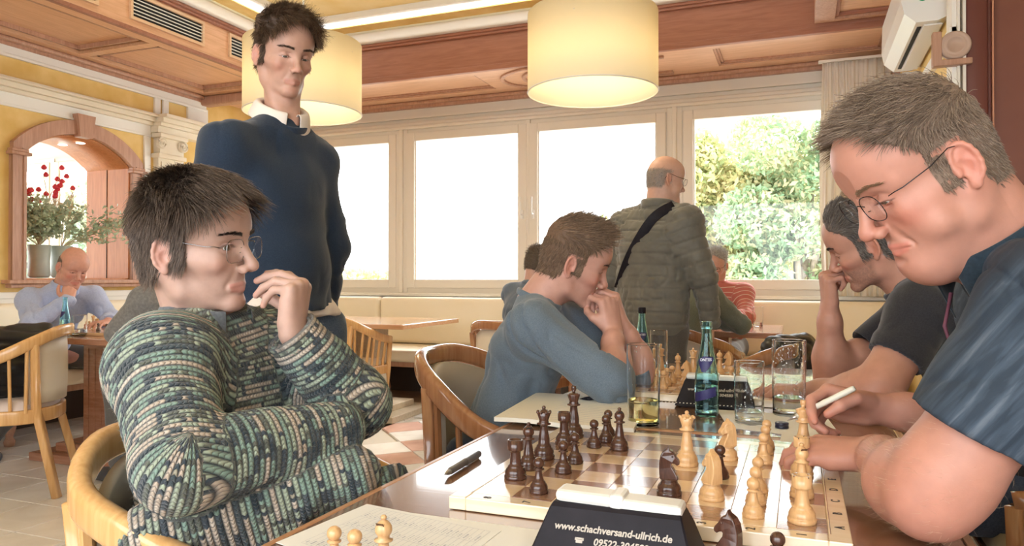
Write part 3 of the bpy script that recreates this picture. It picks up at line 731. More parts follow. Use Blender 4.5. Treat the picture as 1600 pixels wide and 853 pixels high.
barrel_chair('armchair', 'brown armchair seen over the near glasses with a black coat on it', (-.30, 3.35, 0), facing(-1, .4), m_chairdark, m_chairfabric, m_chairfabric, top=.80)
barrel_chair('armchair', 'wooden armchair under the man in the black T-shirt, mostly hidden', (.66, 2.05, 0), facing(-1, 0), m_chairdark, m_chairfabric, m_chairfabric)
barrel_chair('armchair', 'wooden armchair under the man in the dark blue polo shirt, mostly hidden', (.66, .98, 0), facing(-1, .1), m_chairdark, m_chairfabric, m_chairfabric)

# ------------------------------------------------------------------ chess sets
BX, BY, SQ, BZ = -.2119, 1.2490, .061, .78         # near board centre
m_sqd = wood('dark squares', (.26, .13, .075), (.34, .18, .11), 'x', .22, coat=.5)
m_sql = wood('light squares', (.72, .50, .29), (.80, .60, .38), 'x', .22, coat=.5)
m_bord = wood('maple border', (.76, .58, .38), (.83, .67, .46), 'x', .25, coat=.4)
m_bside = wood('board side', (.66, .43, .24), (.75, .52, .31), 'x', .4)
for _m in (m_sqd, m_sql, m_bord): _m.node_tree.nodes['Principled BSDF'].inputs['Coat IOR'].default_value = 1.8; _m.node_tree.nodes['Principled BSDF'].inputs['Coat Weight'].default_value = .8; _m.node_tree.nodes['Principled BSDF'].inputs['Coat Roughness'].default_value = .12
m_ink = plain('black ink', (.02, .018, .02), .5)
def text_mesh(body, size, ext=.0002, align='CENTER', bold=0, shear=0):
    c = bpy.data.curves.new('t', 'FONT'); c.body = body; c.size = size; c.extrude = ext; c.align_x = align; c.align_y = 'CENTER'; c.offset = bold; c.shear = shear; c.resolution_u = 3
    o = bpy.data.objects.new('t', c); COL.objects.link(o); bpy.context.view_layer.update()
    me = bpy.data.meshes.new_from_object(o.evaluated_get(bpy.context.evaluated_depsgraph_get())); bpy.data.objects.remove(o); bpy.data.curves.remove(c)
    return me
def text_obj(name, body, size, mat, parent, M, **kw):
    me = text_mesh(body, size, **kw); me.materials.clear(); me.materials.append(mat); me.transform(M)
    return link(name, me, parent)
sqm = {}
def sq_mesh(mat, key):
    if key not in sqm:
        s = SQ/2-.0002
        sqm[key] = raw_mesh('square', [(-s, -s, -.002), (s, -s, -.002), (s, s, -.002), (-s, s, -.002), (-s+.0004, -s+.0004, 0), (s-.0004, -s+.0004, 0), (s-.0004, s-.0004, 0), (-s+.0004, s-.0004, 0)],
                            [(4, 5, 6, 7), (0, 1, 5, 4), (1, 2, 6, 5), (2, 3, 7, 6), (3, 0, 4, 7)], mat, False)
    return sqm[key]
def chess_board(label, loc, group=None, s=1.0, lettering=True):
    o = thing('chess_board', label, 'chess board', loc); W = 4*SQ; B = W+.027
    b = MB().box(-B, -W, -B, B, -.019, 0, .0015).box(W, B, -B, B, -.019, 0, .0015).box(-W, W, -B, -W, -.019, 0, .0015).box(-W, W, W, B, -.019, 0, .0015)
    b.build('border', m_bord, o); MB().box(-W-.002, W+.002, -W-.002, W+.002, -.017, -.0018).build('core', m_bside, o)
    for i in range(8):
        for j in range(8):
            dark = (i+j) % 2 == 1
            q = link('square', sq_mesh(m_sqd if dark else m_sql, dark), o); q.location = (-W+SQ*(i+.5), -W+SQ*(j+.5), 0)
    MB().box(W+.0025, W+.0035, -W, W, 0, .0003).box(-W-.0035, -W-.0025, -W, W, 0, .0003).build('inlay_line', m_table, o)
    for k in range(8):
        text_obj('letter', 'ABCDEFGH'[k], .017, m_ink, o, Matrix.Translation((W+.015, -W+SQ*(k+.5), .0002)) @ Matrix.Rotation(PI/2, 4, 'Z'), bold=.0003)
        text_obj('number', str(8-k), .017, m_ink, o, Matrix.Translation((-W+SQ*(k+.5), -W-.0145, .0002)) @ Matrix.Rotation(PI/2, 4, 'Z'), bold=.0003)
    return o
chess_board('near chess board between the sweater player and the polo shirt player', (BX, BY, BZ))
chess_board('second chess board behind the drinking glasses', (-.215, 2.32, BZ))
m_pb = wood('dark stained piece wood', (.050, .020, .013), (.10, .042, .026), 'z', .25, scale=4, coat=.5)
m_pw = wood('boxwood piece', (.60, .33, .14), (.72, .44, .21), 'z', .30, scale=4, coat=.35)
m_felt = plain('green felt', (.05, .09, .06), .9)
def base_prof(r, h0):
    """turned foot: r radius, up to height h0 where the stem begins"""
    return [(r*.97, 0), (r, .002), (r, h0*.22), (r*.95, h0*.27), (r*.90, h0*.29), (r*.93, h0*.36), (r*.92, h0*.5), (r*.84, h0*.66), (r*.70, h0*.80), (r*.66, h0*.84), (r*.68, h0*.88), (r*.64, h0*.93), (r*.52, h0)]
def mk_pawn():
    R_, H = .0142, .0510; p = base_prof(R_, .018)+[(.0056, .025), (.0046, .031), (.0046, .0325), (.0078, .0335), (.0080, .0348), (.0048, .0360), (.0045, .0365)]
    c, r = .0430, .0083; p += [(r*math.cos(a), c+r*math.sin(a)) for a in np.linspace(-.95, PI/2-.02, 14)]
    return MB().lathe(p, 28)
def mk_rook():
    p = base_prof(.0178, .022)+[(.0088, .027), (.0080, .036), (.0082, .041), (.0088, .0425), (.0118, .044), (.0122, .046), (.0122, .0600), (.0092, .0600), (.0090, .0550), (0.0001, .0545)]
    m = MB().lathe(p, 32)
    return m
def mk_bishop():
    p = base_prof(.0168, .022)+[(.0078, .030), (.0060, .040), (.0056, .046), (.0058, .0475), (.0100, .0488), (.0102, .0500), (.0060, .0515), (.0066, .0530)]
    p += [(.0093*math.cos(a)*(1 if a < .3 else 1-.12*(a-.3)), .0605+(.0085 if a < 0 else .0110)*math.sin(a)) for a in np.linspace(-.8, PI/2-.28, 12)]
    p += [(.0026, .0712), (.0034, .0728), (.0034, .0742), (.0020, .0760), (.0002, .0764)]
    return MB().lathe(p, 28)
def mk_queen():
    p = base_prof(.0190, .025)+[(.0100, .034), (.0076, .046), (.0066, .055), (.0068, .0572), (.0120, .0588), (.0122, .0604), (.0078, .0622), (.0088, .0634), (.0078, .0650), (.0082, .0665), (.0125, .0795), (.0110, .0805), (.0088, .0800), (.0060, .0830), (.0030, .0850)]
    p += [(.0034*math.cos(a), .0875+.0034*math.sin(a)) for a in np.linspace(-.9, PI/2-.05, 8)]
    m = MB().lathe(p, 36)
    # scalloped crown: pull in every other vertex of the crown rim
    return m
def mk_king():
    p = base_prof(.0200, .027)+[(.0105, .037), (.0080, .050), (.0070, .059), (.0072, .0612), (.0128, .0630), (.0130, .0646), (.0085, .0662), (.0096, .0676), (.0084, .0692), (.0086, .0710), (.0125, .0830), (.0122, .0845), (.0060, .0868), (.0035, .0875), (.0030, .0890)]
    p += [(.0030, .0890), (.0050, .0935), (.0050, .0990), (.0044, .1005), (.0001, .1008)]
    return MB().lathe(p, 32)
def mk_knight_head():
    out = [(-.0125, .0235), (-.0135, .030), (-.0140, .038), (-.0138, .047), (-.0120, .056), (-.0085, .0625), (-.0040, .0660), (-.0030, .0665), (-.0005, .0705), (.0012, .0650),
           (.0050, .0630), (.0078, .0590), (.0100, .0550), (.0140, .0505), (.0152, .0475), (.0145, .0445), (.0115, .0430), (.0085, .0450), (.0050, .0462), (.0035, .0450), (.0042, .0410), (.0080, .0350), (.0115, .0290), (.0130, .0235)]
    bm = bmesh.new(); t = .0068
    vs = [bm.verts.new((x, -t, z)) for x, z in out]; f = bm.faces.new(vs)
    r = bmesh.ops.extrude_face_region(bm, geom=[f]); 
    for v in r['geom']:
        if isinstance(v, bmesh.types.BMVert): v.co.y = t
    bmesh.ops.recalc_face_normals(bm, faces=bm.faces[:])
    es = [e for e in bm.edges if abs(e.verts[0].co.y-e.verts[1].co.y) < 1e-6]
    bmesh.ops.bevel(bm, geom=es, offset=.0022, segments=3, profile=.6, affect='EDGES', clamp_overlap=True)
    for v in bm.verts:
        z = v.co.z; k = 1.45-(z-.0235)/.018 * .35 if z < .0415 else 1.1
        if z > .060: k = 1.1-.55*(z-.060)/.010
        if v.co.x > .006 and z > .042: k *= .78
        v.co.y *= max(.35, k)
    bmesh.ops.triangulate(bm, faces=bm.faces[:]); bm.verts.index_update()
    V = [v.co.copy() for v in bm.verts]; F = [[v.index for v in f.verts] for f in bm.faces]; bm.free()
    return V, F
KV, KF = mk_knight_head()
def finish_piece(kind, o, mat, s=1.0):
    if kind == 'knight':
        b = MB().lathe(base_prof(.0180, .0215)+[(.0130, .0222), (.0132, .0235), (.0090, .0245)], 32); b.add(KV, KF, False)
        b.build('body', mat, o)
        e = MB()
        for sy in (-1, 1): e.ball((.0050, sy*.0066, .0560), .0014, 8)
        e.build('eye', mat, o)
    elif kind == 'rook':
        b = mk_rook(); q = b.build('body', mat, o)
        n = MB()
        for k in range(4):
            a = PI/2*k+.5; n.obox((.0107*math.cos(a), .0107*math.sin(a), .0591), (.0016*math.cos(a), .0016*math.sin(a), 0), (-.0006*math.sin(a), .0006*math.cos(a), 0), (0, 0, .0010))
        n.build('notch', m_ink if mat == m_pb else m_pb, o)
    elif kind == 'bishop':
        mk_bishop().build('body', mat, o)
        MB().obox((.0056, 0, .0650), (.0030, 0, .0040), (0, .0045, 0), (-.0003, 0, .0002)).build('slit', m_pb if mat == m_pw else m_ink, o)
    elif kind == 'queen':
        q = mk_queen(); q.build('body', mat, o)
        c = MB()
        for k in range(8):
            a = PI/4*k; c.ball((.0112*math.cos(a), .0112*math.sin(a), .0800), .0030, 8, (1, 1, .9))
        c.build('crown', mat, o)
    elif kind == 'king':
        mk_king().build('body', mat, o)
    else: mk_pawn().build('body', mat, o)
    MB().lathe([(.0125 if kind != 'pawn' else .010, 0), (.0125 if kind != 'pawn' else .010, .0004)], 20).build('felt', m_felt, o)
PIECES = {}
def piece(kind, white, loc, rz, label, group=None, s=1.03):
    key = (kind, white)
    nm = 'chess_'+kind
    if key not in PIECES:
        o = thing(nm, label, 'chess piece', loc, rz); finish_piece(kind, o, m_pw if white else m_pb); PIECES[key] = o
    else: o = clone(PIECES[key], loc, rz, label)
    o.location = loc; o.rotation_euler = (0, 0, rz); o.scale = (s, s, s); o['label'] = label; o['group'] = group or 'pieces on the near chess board'
    return o
def sqp(f, r): return (BX-4*SQ+SQ*(8-r+.5) , BY-4*SQ+SQ*(f-.5)+.006, BZ)
near = [
 ('rook', 0, 2, 8, 'dark rook at the left edge of the near board, closest to the silver pen'),
 ('bishop', 0, 3, 8, 'dark bishop between the left dark rook and the dark queen'),
 ('queen', 0, 4.3, 8, 'dark queen with notched crown at the left side of the near board'),
 ('rook', 0, 6.3, 8, 'dark rook standing just in front of the dark king'),
 ('king', 0, 7.35, 8, 'tall dark king beside the open notebook'),
 ('pawn', 0, 1, 7, 'dark pawn nearest the front left corner of the near board'),
 ('pawn', 0, 3, 7, 'dark pawn to the right of the dark queen, the nearer of two'),
 ('pawn', 0, 4.1, 7, 'dark pawn to the right of the dark queen, the farther of two'),
 ('pawn', 0, 6.2, 7, 'lone dark pawn right of the dark king'),
 ('pawn', 0, 7.1, 6.85, 'dark pawn directly left of the dark centre bishop'),
 ('pawn', 0, 8, 7, 'dark pawn peeking out behind another beside the dark centre bishop'),
 ('bishop', 0, 6.2, 6.2, 'dark bishop advanced beside the glass of yellowish drink'),
 ('queen', 1, 5, 4, 'light queen alone in the middle of the near board'),
 ('knight', 0, 2, 4, 'dark knight in the middle of the near board behind the clock'),
 ('knight', 1, 6.1, 3, 'light knight farther back, below the blue bottle'),
 ('pawn', 0, 4, 3, 'dark pawn hidden behind the nearer light knight'),
 ('knight', 1, 2, 3, 'light knight nearer the clock, in front of a dark pawn'),
 ('pawn', 1, 6, 2, 'light pawn, front one of the far group of three'),
 ('pawn', 1, 7.2, 2, 'light pawn, middle one of the far group of three'),
 ('pawn', 1, 8.1, 2, 'light pawn, rearmost of the far group of three'),
 ('pawn', 1, 1, 2, 'light pawn closest to the front edge, before the number 2'),
 ('pawn', 1, 2, 2, 'light pawn, middle one of the near group of three'),
 ('pawn', 1, 3, 2, 'light pawn, rearmost of the near group of three'),
 ('rook', 1, 1, 1, 'large light rook on the near right corner square'),
 ('bishop', 1, 3, 1, 'light bishop directly behind the corner rook'),
 ('rook', 1, 5.1, 1, 'light rook half hidden between light bishop and light king'),
 ('king', 1, 7.05, .95, 'light king beside the polo shirt man\'s hands'),
]
rots = {('knight', 0): .15, ('knight', 1): PI-.5}
for k, wh, f, r, lab in near:
    rz = {(2, 4): .1, (6.1, 3): PI-.25+.9, (2, 3): PI-.5-.3, (1, 1): .2}.get((f, r), .7)
    if k == 'bishop': rz = -1.1
    x, y, z = sqp(f, r); piece(k, bool(wh), (x, y, z), rz, lab)
# taken pieces on the bare table
def taken(k, wh, px, pyTop, h, rz, lab):
    d = 1150*(CAM_Z-.76-h)/(pyTop-435); p = A(px, pyTop, d); piece(k, wh, (p.x, p.y, .76), rz, lab, 'captured pieces beside the near board')
taken('pawn', True, 523, 821, .0525, 0, 'captured light pawn at the bottom edge, left of the two')
taken('pawn', True, 555, 826, .0525, 0, 'captured light pawn at the bottom edge beside the light bishop')
taken('bishop', True, 600, 803, .0787, -1.6, 'captured light bishop standing on the score sheet')
taken('knight', False, 1137, 796, .072, PI-.35, 'captured dark knight right of the chess clock')
taken('pawn', False, 1214, 830, .0525, 0, 'captured dark pawn at the bottom edge in front of the corner rook')
# pieces of the second board
far = [('pawn', 1036, 609), ('pawn', 1042, 604), ('pawn', 1050, 600), ('bishop', 1059, 592), ('knight', 1072, 602), ('queen', 1083, 590), ('bishop', 1124, 586), ('knight', 1138, 583), ('pawn', 1142, 601), ('bishop', 1006, 600), ('king', 1032, 588)]
labs = ['light pawn on the second board beside the yellowish drink glass', 'light pawn on the second board, second from the drink glass', 'light pawn on the second board, third from the drink glass',
        'light bishop on the second board behind three pawns', 'light knight on the second board left of the blue bottle', 'light queen on the second board touching the blue bottle outline',
        'light bishop on the second board right of the blue bottle', 'light knight on the second board above the clock', 'light pawn on the second board beside the half full glass', 'light bishop seen through the tall yellowish drink glass', 'light king on the second board behind the tall glasses']
for (k, px, py), lab in zip(far, labs):
    p = onz(px, py-2, BZ); piece(k, True, (p.x, p.y, BZ), PI-.4, lab, 'pieces on the second chess board')

# chess clocks
m_ck = noisy('clock body plastic', (.012, .010, .014), (.018, .015, .020), 40, .55, .1, bscale=900, spec=.2)
m_lever = plain('clock lever plastic', (.74, .71, .66), .3)
m_ckt = plain('clock print', (.48, .42, .35), .5)
def chess_clock(label, loc, rz=0, s=1.0, sticker=True):
    o = thing('chess_clock', label, 'chess clock', loc, rz)
    # section in YZ (camera side is -Y: sloping rear face), lofted between narrower top and wider foot
    sec = [(-.050, .004), (-.046, .012), (-.018, .066), (-.012, .070), (.030, .070), (.045, .050), (.055, .010), (.052, .003)]
    vs = []; m = len(sec)
    xs = [-1, -.97, .97, 1]
    for q, x in enumerate(xs):
        for y, z in sec:
            w = .104-.024*(z/.07); k = 1 if 0 < q < 3 else .94
            vs.append((w*x, y*k+.0*x, .003+(z-.003)*(1 if 0 < q < 3 else .96)))
    fs = [tuple(range(m-1, -1, -1)), tuple(range(3*m, 4*m))]
    for i in range(3):
        for j in range(m): fs.append((i*m+j, i*m+(j+1) % m, (i+1)*m+(j+1) % m, (i+1)*m+j))
    MB().add(vs, fs, False).build('housing', m_ck, o)
    MB().box(-.088, .088, -.040, .045, 0, .004).build('foot', m_ck, o)
    l = MB(); a = Matrix.Rotation(.02, 4, 'Y')
    l.box(-.078, -.004, -.012, .026, .068, .083, .006, a).box(.004, .078, -.012, .026, .066, .081, .005, a)
    l.box(-.009, .009, -.013, .027, .066, .086, .005, a)
    l.build('rocker_lever', m_lever, o)
    n = Vector((0, -.066+.012, -(.046-.018))).normalized()     # rear face normal (-Y, up)
    up = Vector((0, .028, .054)).normalized(); nn = Vector((1, 0, 0)).cross(up)
    def face(x, t, z=.0004):
        c = Vector((x, -.046, .012))+up*t+nn*z
        M = Matrix.Identity(4); 
        for j in range(3): M[j][0] = (1, 0, 0)[j]; M[j][1] = up[j]; M[j][2] = nn[j]
        M.translation = c; return M
    text_obj('web_address', 'www.schachversand-ullrich.de', .0116, m_ckt, o, face(.0, .0385), bold=.0003, shear=.15)
    text_obj('phone_number', '09522-304580', .0112, m_ckt, o, face(.012, .0245), bold=.0003, shear=.15)
    ic = MB(); ic.box(-.004, .004, -.003, .001, 0, .0004).box(-.0055, .0055, .0015, .0032, 0, .0004).box(-.0055, -.0035, .000, .0032, 0, .0004).box(.0035, .0055, .000, .0032, 0, .0004)
    q = ic.build('telephone_symbol', m_ckt, o); q.matrix_local = face(-.038, .0245)
    if sticker:
        q = MB().box(-.019, .019, -.0085, .0085, 0, .0004, 0).build('sticker', plain('sticker paper', (.68, .62, .52), .6), o); q.matrix_local = face(.068, .0115)
        text_obj('sticker_text', 'ASK\u00d6', .0085, m_ink, o, face(.066, .0145, .0007))
    o.scale = (s,)*3
    return o
chess_clock('black chess clock with cream lever in the foreground, its rear print facing the camera', (-.2045, .868, .76), 0.0, .98)
p = onz(1118, 634, .76); chess_clock('black chess clock behind the blue bottle on the second table', (p.x, p.y, .76), 0.05, 1.0, False)

# bottles and glasses
m_gl = glassmat('clear drinking glass', (.985, .995, 1.0), 0, 1.3)
m_bot = glassmat('blue green bottle glass', (.80, .965, .985), 0, 1.3)
m_water = glassmat('water', (.97, .99, 1), 0, 1.33)
m_drink = glassmat('pale yellow drink', (.985, .94, .72), 0, 1.33)
m_lab = plain('navy bottle label', (.025, .022, .11), .5)
m_labt = plain('label print', (.75, .78, .85), .5)
def bottle(label, loc, cap=False, s=1.0, water=.10, rz=0, text=True):
    o = thing('water_bottle', label, 'bottle', loc, rz)
    out = [(.020, .001), (.0262, .003), (.0285, .010), (.0290, .030), (.0300, .060), (.0292, .085), (.0275, .105), (.0225, .135), (.0175, .160), (.0140, .185), (.0125, .205), (.0125, .2165), (.0142, .2175), (.0142, .2200), (.0130, .2210), (.0130, .2330), (.0122, .234)]
    inn = [(.0102, .234), (.0100, .205), (.0118, .185), (.0152, .160), (.0202, .135), (.0252, .105), (.0268, .085), (.0276, .060), (.0266, .030), (.0262, .012), (.012, .010), (.0001, .014)]
    MB().lathe([(.0001, .004)]+out+inn, 48, cap=False, sup=.0005).build('glass', m_bot, o)
    wp = [(.0001, .0145), (.012, .0105), (.0258, .0125), (.0262, .030), (.0272, .060)]+([(.0272, water)] if water <= .075 else [(.0264, .085), (.0262, water)])+[(.0001, water)]
    MB().lathe(wp, 48, cap=False, sup=.0005).build('water', m_water, o)
    def patch(name, poly, R_, mat):
        # poly in (angle, z); wraps on the bottle
        n = len(poly); c = (sum(a for a, z in poly)/n, sum(z for a, z in poly)/n); V = []; F = []; S = 8
        for e in range(n):
            a0, z0 = poly[e]; a1, z1 = poly[(e+1) % n]
            base = len(V)
            for i in range(S+1):
                for j in range(S+1):
                    u, v = i/S, j/S; aa = c[0]+((a0+(a1-a0)*u)-c[0])*v; zz = c[1]+((z0+(z1-z0)*u)-c[1])*v
                    r = R_(zz); V.append((r*math.sin(aa), -r*math.cos(aa), zz))
            for i in range(S):
                for j in range(S): a = base+i*(S+1)+j; F.append((a, a+1, a+S+2, a+S+1))
        return MB().add(V, F, True).build(name, mat, o)
    def Rb(z): return np.interp(z, [p[1] for p in out[:11]], [p[0] for p in out[:11]])+.0005
    patch('upper_label', [(-.95, .140), (-.3, .150), (.95, .148), (.95, .142), (.0, .112), (-.35, .112)], Rb, m_lab)
    patch('lower_label', [(-1.1, .036), (-1.1, .058), (.9, .078), (.9, .054)], Rb, m_lab)
    def wrap_text(body, size, z0, tilt, dz, nm):
        me = text_mesh(body, size, 0.0, bold=.0002)
        me.materials.clear(); me.materials.append(m_labt)
        for v in me.vertices:
            x, y = v.co.x, v.co.y+tilt*v.co.x; zz = z0+y; r = Rb(zz)+.0006; a = x/r; v.co = (r*math.sin(a), -r*math.cos(a), zz)
        link(nm, me, o)
    if text:
        wrap_text('ONTES', .0095, .141, .05, 0, 'label_text')
    if cap: MB().lathe([(.0138, .216), (.0142, .222), (.0140, .236), (.010, .238), (.0001, .238)], 24).build('cap', m_ck, o)
    o.scale = (s,)*3; return o
def glass(label, loc, r, h, fill, liquid, s=1, drops=0, seed=1):
    o = thing('drinking_glass', label, 'glass', loc)
    r0 = r*.94
    prof = [(.0001, 0), (r0*.9, 0), (r0, .003), (r, h*.6), (r, h-.001), (r-.0008, h), (r-.0018, h-.001), (r-.0018, h*.6), (r0-.0025, .012), (r0*.8, .009), (.0001, .008)]
    MB().lathe(prof, 48, cap=False, sup=.0006).build('glass', m_gl, o)
    if fill: MB().lathe([(.0001, .0085), (r0*.8, .0095), (r0-.0028, .0125), (np.interp(fill, [.012, h*.6, h], [r0-.0028, r-.0021, r-.0021]), fill), (.0001, fill)], 48, cap=False, sup=.0006).build('drink', liquid, o)
    if drops:
        b = MB(); rng = random.Random(seed)
        for _ in range(drops):
            a = rng.random()*2*PI; z = fill+(h-fill)*rng.random()*.95; q = .0006+.0014*rng.random()**2
            b.ball(((r-.0018)*math.cos(a), (r-.0018)*math.sin(a), z), q, 6, (1, 1, 1.3))
        q = b.build('droplets', m_water, o); q['kind'] = 'stuff'
    return o
def onT(px, py): p = onz(px, py, .76); return (p.x, p.y, .76)
bottle('blue green water bottle standing between the near glasses, without cap', onT(1104, 650), False, 1.0, .075, rz=.0)
p = A(1003, 600, 2.62); bottle('capped blue water bottle behind the glass of yellowish drink', (p.x, p.y, .76), True, 1.0, .10, rz=.1, text=True)
glass('tall glass a third full of pale yellow drink beside the notebook', onT(1005, 664), .0385, .188, .060, m_drink, drops=30, seed=2)
glass('shorter glass with a little water just right of the blue bottle', onT(1170, 661), .0345, .146, .030, m_water, drops=60, seed=3)
glass('tall glass covered in droplets beside the writing hand', onT(1232, 648), .0405, .187, .045, m_water, drops=260, seed=4)
p = A(1029, 600, 2.5); glass('tall glass behind the yellowish drink, left of the bottle', (p.x, p.y, .76), .030, .165, .05, m_water)
p = A(1184, 508, 5.2); glass('small glass on the table under the right window', (p.x, p.y, .76), .036, .14, .03, m_water)
p = A(125, 520, 4.35); glass('glass on the bald man\'s table beside his bottle', (p.x, p.y, .76), .040, .125, .04, m_water)
p = A(102, 522, 4.35); bottle('blue bottle on the bald man\'s table', (p.x, p.y, .76), False, .98, .10, text=False)

# bottle cap, papers, notebook, pens
p = onz(1221, 668, .7625); o = thing('bottle_cap', 'dark blue bottle cap lying on the white paper', 'cap', (p.x, p.y, .7625))
MB().lathe([(.0001, 0), (.0145, 0), (.015, .001), (.0145, .0055), (.0135, .006), (.0145, .007), (.0148, .0115), (.0135, .0125), (.0001, .0125)], 28).build('shell', plain('navy plastic', (.015, .015, .04), .35), o)
m_paper = noisy('white paper', (.82, .80, .76), (.86, .84, .80), 3, .7)
m_pencil = plain('grey print', (.50, .50, .54), .7)
def quad_paper(name, label, cat, corners, z, mat, th=.0006, curl=None):
    pts = [onz(px, py, z) for px, py in corners]; c = sum(pts, Vector())/4
    o = thing(name, label, cat, (c.x, c.y, z)); L = [p-c for p in pts]
    for l in L: l.z = 0
    vs = []; fs = []; n = 12
    for i in range(n+1):
        for j in range(n+1):
            u, v = i/n, j/n; q = L[0]*(1-u)*(1-v)+L[1]*u*(1-v)+L[2]*u*v+L[3]*(1-u)*v
            zz = curl(u, v) if curl else 0; vs.append((q.x, q.y, zz+th))
    K = len(vs); vs += [(x, y, z_-th) for x, y, z_ in vs]
    for i in range(n):
        for j in range(n):
            a = i*(n+1)+j; fs.append((a, a+1, a+n+2, a+n+1)); fs.append((K+a, K+a+n+1, K+a+n+2, K+a+1))
    for k in range(n):
        a = k*(n+1); b = a+n+1; fs.append((a, b, K+b, K+a)); a += n; b += n; fs.append((a, K+a, K+b, b))
        fs.append((k, K+k, K+k+1, k+1)); a = n*(n+1)+k; fs.append((a, a+1, K+a+1, K+a))
    MB().add(vs, fs, False).build('sheet', mat, o)
    return o, L
def grid_lines(o, L, rows, cols, z, u0=.08, u1=.92, v0=.1, v1=.95, text=True, seed=1):
    b = MB(); rng = random.Random(seed)
    def P(u, v): return L[0]*(1-u)*(1-v)+L[1]*u*(1-v)+L[2]*u*v+L[3]*(1-u)*v
    for r in range(rows+1):
        v = v0+(v1-v0)*r/rows; a, c = P(u0, v), P(u1, v); dv = (P(0, 1)-P(0, 0)).normalized()*.00025
        b.add([(a-dv).to_tuple()[:2]+(z,), (c-dv).to_tuple()[:2]+(z,), (c+dv).to_tuple()[:2]+(z,), (a+dv).to_tuple()[:2]+(z,)], [(0, 1, 2, 3)])
        if text and r < rows:
            for cidx in range(cols):
                u = u0+(u1-u0)*(cidx+.15)/cols; vm = v+(v1-v0)/rows*.5
                for k in range(rng.randint(2, 4)):
                    a = P(u, vm); e1 = (P(1, 0)-P(0, 0)).normalized()*.0016*(.6+rng.random()); e2 = (P(0, 1)-P(0, 0)).normalized()*.0009*(.5+rng.random())
                    b.add([(a-e1-e2).to_tuple()[:2]+(z,), (a+e1-e2).to_tuple()[:2]+(z,), (a+e1+e2).to_tuple()[:2]+(z,), (a-e1+e2).to_tuple()[:2]+(z,)], [(0, 1, 2, 3)])
                    u += .018+.01*rng.random()
    for c_ in range(cols+1):
        u = u0+(u1-u0)*c_/cols; a, c = P(u, v0), P(u, v1); du = (P(1, 0)-P(0, 0)).normalized()*.00025
        b.add([(a-du).to_tuple()[:2]+(z,), (c-du).to_tuple()[:2]+(z,), (c+du).to_tuple()[:2]+(z,), (a+du).to_tuple()[:2]+(z,)], [(0, 1, 2, 3)])
    q = b.build('printing', m_pencil, o); return q
o, L = quad_paper('score_sheet', 'printed white score sheet at the bottom edge under the captured light pieces', 'paper', [(432, 847), (574, 787), (783, 829), (660, 925)], .7612, m_paper)
grid_lines(o, L, 22, 4, .0010, .10, .95, .12, .95)
quad_paper('sheet_of_paper', 'blank sheet beneath the printed score sheet', 'paper', [(455, 862), (600, 795), (860, 830), (760, 925)], .7604, m_paper)
o, L = quad_paper('sheet_of_paper', 'white paper under the glasses and bottle cap on the right', 'paper', [(1138, 668), (1120, 640), (1290, 650), (1320, 690)], .7606, m_paper)
quad_paper('score_sheet', 'small form lying at the far right corner of the near board', 'paper', [(1218, 689), (1222, 671), (1300, 678), (1300, 697)], BZ+.0008, m_paper)
m_nb = noisy('notebook paper', (.80, .74, .62), (.84, .78, .67), 3, .7)
nbc = [(772, 662), (838, 622), (1010, 634), (990, 676)]
o, L = quad_paper('notebook', 'open spiral notebook with cream pages beyond the near board', 'notebook', nbc, .762, m_nb, th=.010, curl=lambda u, v: .004*math.sin(PI*min(1, v*2))+.006*(1-v)**3)
def PL(L, u, v): return L[0]*(1-u)*(1-v)+L[1]*u*(1-v)+L[2]*u*v+L[3]*(1-u)*v
b = MB()
for k in range(60):
    q = PL(L, 1.0, (k+.5)/34); b.obox((q.x, q.y, .0145), (.0016, 0, 0), (0, .0030, 0), (0, 0, .0006))
b.build('perforated_edge', m_nb, o)
b = MB()
for k in range(15):
    for v0_, v1_ in ((.06, .95),):
        a, c = PL(L, .06+.06*k, v0_), PL(L, .06+.06*k, v1_); zz = .0128
        b.tube([(a.x, a.y, .0135+.003), ((a.x+c.x)/2, (a.y+c.y)/2, .0142), (c.x, c.y, .0112)], .0002, 4)
b.build('ruled_line', m_pencil, o)
quad_paper('sheet_of_paper', 'cream sheet lying beyond the notebook beside the second board', 'paper', [(845, 629), (905, 606), (985, 612), (985, 636)], .7605, m_nb)
def pen(name, label, a, b_, r, mats, cat='pen', clip=True):
    a, b_ = Vector(a), Vector(b_); L_ = (b_-a).length; o = thing(name, label, cat, a)
    q = Vector((0, 0, 1)).rotation_difference((b_-a).normalized()); M = q.to_matrix().to_4x4()
    MB().lathe([(.0004, 0), (.0012, .004), (r*.55, .012), (r*.85, .020)], 16, M=M).build('tip', mats[0], o)
    MB().lathe([(r*.85, .020), (r, .028), (r, L_*.55), (r*1.08, L_*.56), (r*1.08, L_*.585), (r, L_*.59), (r, L_-.004), (r*.8, L_)], 20, M=M).build('barrel', mats[1], o)
    if clip:
        MB().add([(M @ Vector(v)) for v in [(x, y, z) for x in (-.0014, .0014) for y, z in ((r, L_-.004), (r+.003, L_-.006), (r+.003, L_*.62), (r+.001, L_*.62))]], [(0, 1, 2, 3), (4, 7, 6, 5), (0, 4, 5, 1), (1, 5, 6, 2), (2, 6, 7, 3), (0, 3, 7, 4)]).build('clip', mats[0], o)
    return o
m_silver = plain('brushed silver', (.50, .49, .48), .28, .9); m_gun = plain('gunmetal', (.22, .22, .23), .35, .8)
pen('ballpoint_pen', 'silver grey pen lying on the table left of the near board', onz(694, 741, .768), onz(749, 708, .768), .0065, (m_silver, m_gun))
p1 = onz(906, 622, .782); p2 = onz(975, 618, .782)
pen('ballpoint_pen', 'slim black pen resting on the notebook', onz(905, 623, .778), onz(982, 619, .778), .0055, (m_ck, m_ck))
